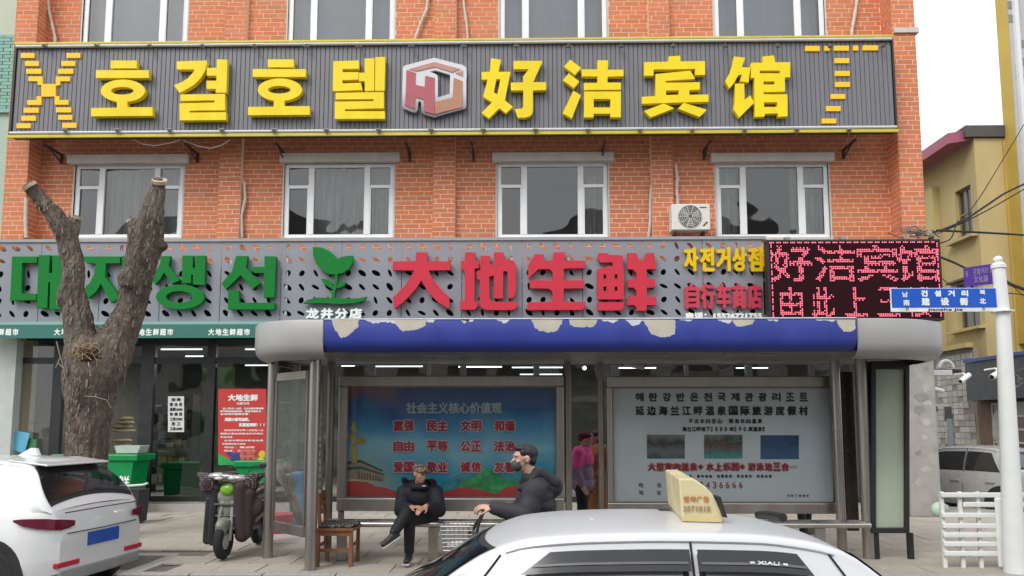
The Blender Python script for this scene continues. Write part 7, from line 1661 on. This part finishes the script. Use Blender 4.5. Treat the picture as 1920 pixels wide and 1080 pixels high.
# 3. woman in pink and 4. person in brown coat, between the shelter posts
def stander(name, label, px, D, f, topz, jm, tm_, hatm, coat=False, pxh=None, arm=(0, 0), jm2=None, sc=1.0, hairm=None):
    x = W(px, 900, D).x; t = thing(name, label, 'person', (x, D, 0)); f = Vector(f).normalized(); s = Vector((f.y, -f.x, 0)); H_ = topz
    hc = Vector((x, D, H_ - .115)) + f*.05; hp, A, M = head_prims(hc, f, (0, 0, 1), .93)
    hip = Vector((x, D, H_*.53)); nk = Vector((x, D, H_*.85)); b = hp + [('c', nk, hc - Vector((0, 0, .05)), .048, .046), ('e', nk.lerp(hip, .35), (.13, .13, .17)), ('e', nk.lerp(hip, .85), (.14, .13, .15))]; jk = [('e', nk.lerp(hip, .05), (.13, .13, .07)), ('e', nk.lerp(hip, .3), (.165, .165, .17)), ('e', nk.lerp(hip, .7), (.165, .16, .17)), ('e', nk.lerp(hip, 1.0), (.17, .165, .12))]; tr = []
    for q in (-1, 1):
        sh_ = nk + s*q*.155 - Vector((0, 0, .05)); el = sh_ + Vector((0, 0, -.25)) - f*(.04) ; wr = el + f*(.09 if arm[0] == 0 else .16) + Vector((0, 0, -.19 + arm[1]))
        b += [('c', sh_, el, .042, .036), ('c', el, wr, .034, .025)] + hand_prims(wr, (wr-el), s*q, 1, .4, .92)
        jk += ridged(sh_, el, .072, .064) + ridged(el, wr.lerp(el, .12), .062, .045)
        h_ = hip + s*q*.075; kn_ = h_ + f*.03*q + Vector((0, 0, -.38*H_/1.6)); a_ = Vector((h_.x + f.x*.10*q, h_.y + f.y*.10*q, .085)); b += [('c', h_, kn_, .072, .052), ('c', kn_, a_, .048, .032)]; tr += [('c', h_, kn_, .095, .075), ('c', kn_, a_, .072, .06)]; shoe(a_, f, M_SHOE, t, M_SOLE, .92)
    if coat: jk += [('c', hip, Vector((x, D, H_*.27)), .17, .18)]
    blob(b, .0085, 3).build('body', M_SKINP, t, smooth=True, fixn=False); eyes(A, M, t, .93)
    J = blob(jk, .0135, 3).build('jacket', jm, t, smooth=True, fixn=False)
    if jm2:
        J.data.materials.append(jm2)
        for p in J.data.polygons:
            if p.center.z + wloc(J).z < H_*.70 + .03*math.sin(p.center.x*20) and True: p.material_index = 1
    blob(tr, .014, 3).build('trousers', tm_, t, smooth=True, fixn=False)
    if hatm: blob([('e', A(0, -.008, .062), (.082, .098, .060), M), ('e', A(0, -.03, .02), (.08, .08, .05), M)], .008, 2).build('hat', hatm, t, smooth=True, fixn=False)
    else: blob([('e', A(0, -.02, .045), (.080, .092, .074), M), ('e', A(0, -.05, -.03), (.075, .055, .09), M)], .008, 2).build('hair', hairm or M_HAIR, t, smooth=True, fixn=False)
    return t
M_PINK = mat('pink_jacket', (.80, .09, .32), .7, var=.15, bump=.2, bscale=25); M_MAUVE = mat('mauve_jacket', (.26, .17, .29), .7, var=.2, bump=.2, bscale=25)
stander('person', 'elderly woman in pink and mauve jacket and maroon hat between the shelter posts', 1092, 10.4, (.92, -.35, 0), 1.53, M_PINK, M_TROU, mat('maroon_knit', (.10, .01, .025), .9, bump=.4, bscale=60), jm2=M_MAUVE)
stander('person', 'person in a long brown coat half hidden by the shelter post', 1122, 10.75, (-.9, -.4, 0), 1.56, mat('brown_coat', (.42, .17, .06), .8, var=.12), M_TROU, None, coat=True, arm=(1, .05))
stander('person', 'person hidden behind the pale poster cabinet with only dark shoes showing', 1506, 11.4, (.1, -1, 0), 1.60, M_NAVY, M_TROU, None)
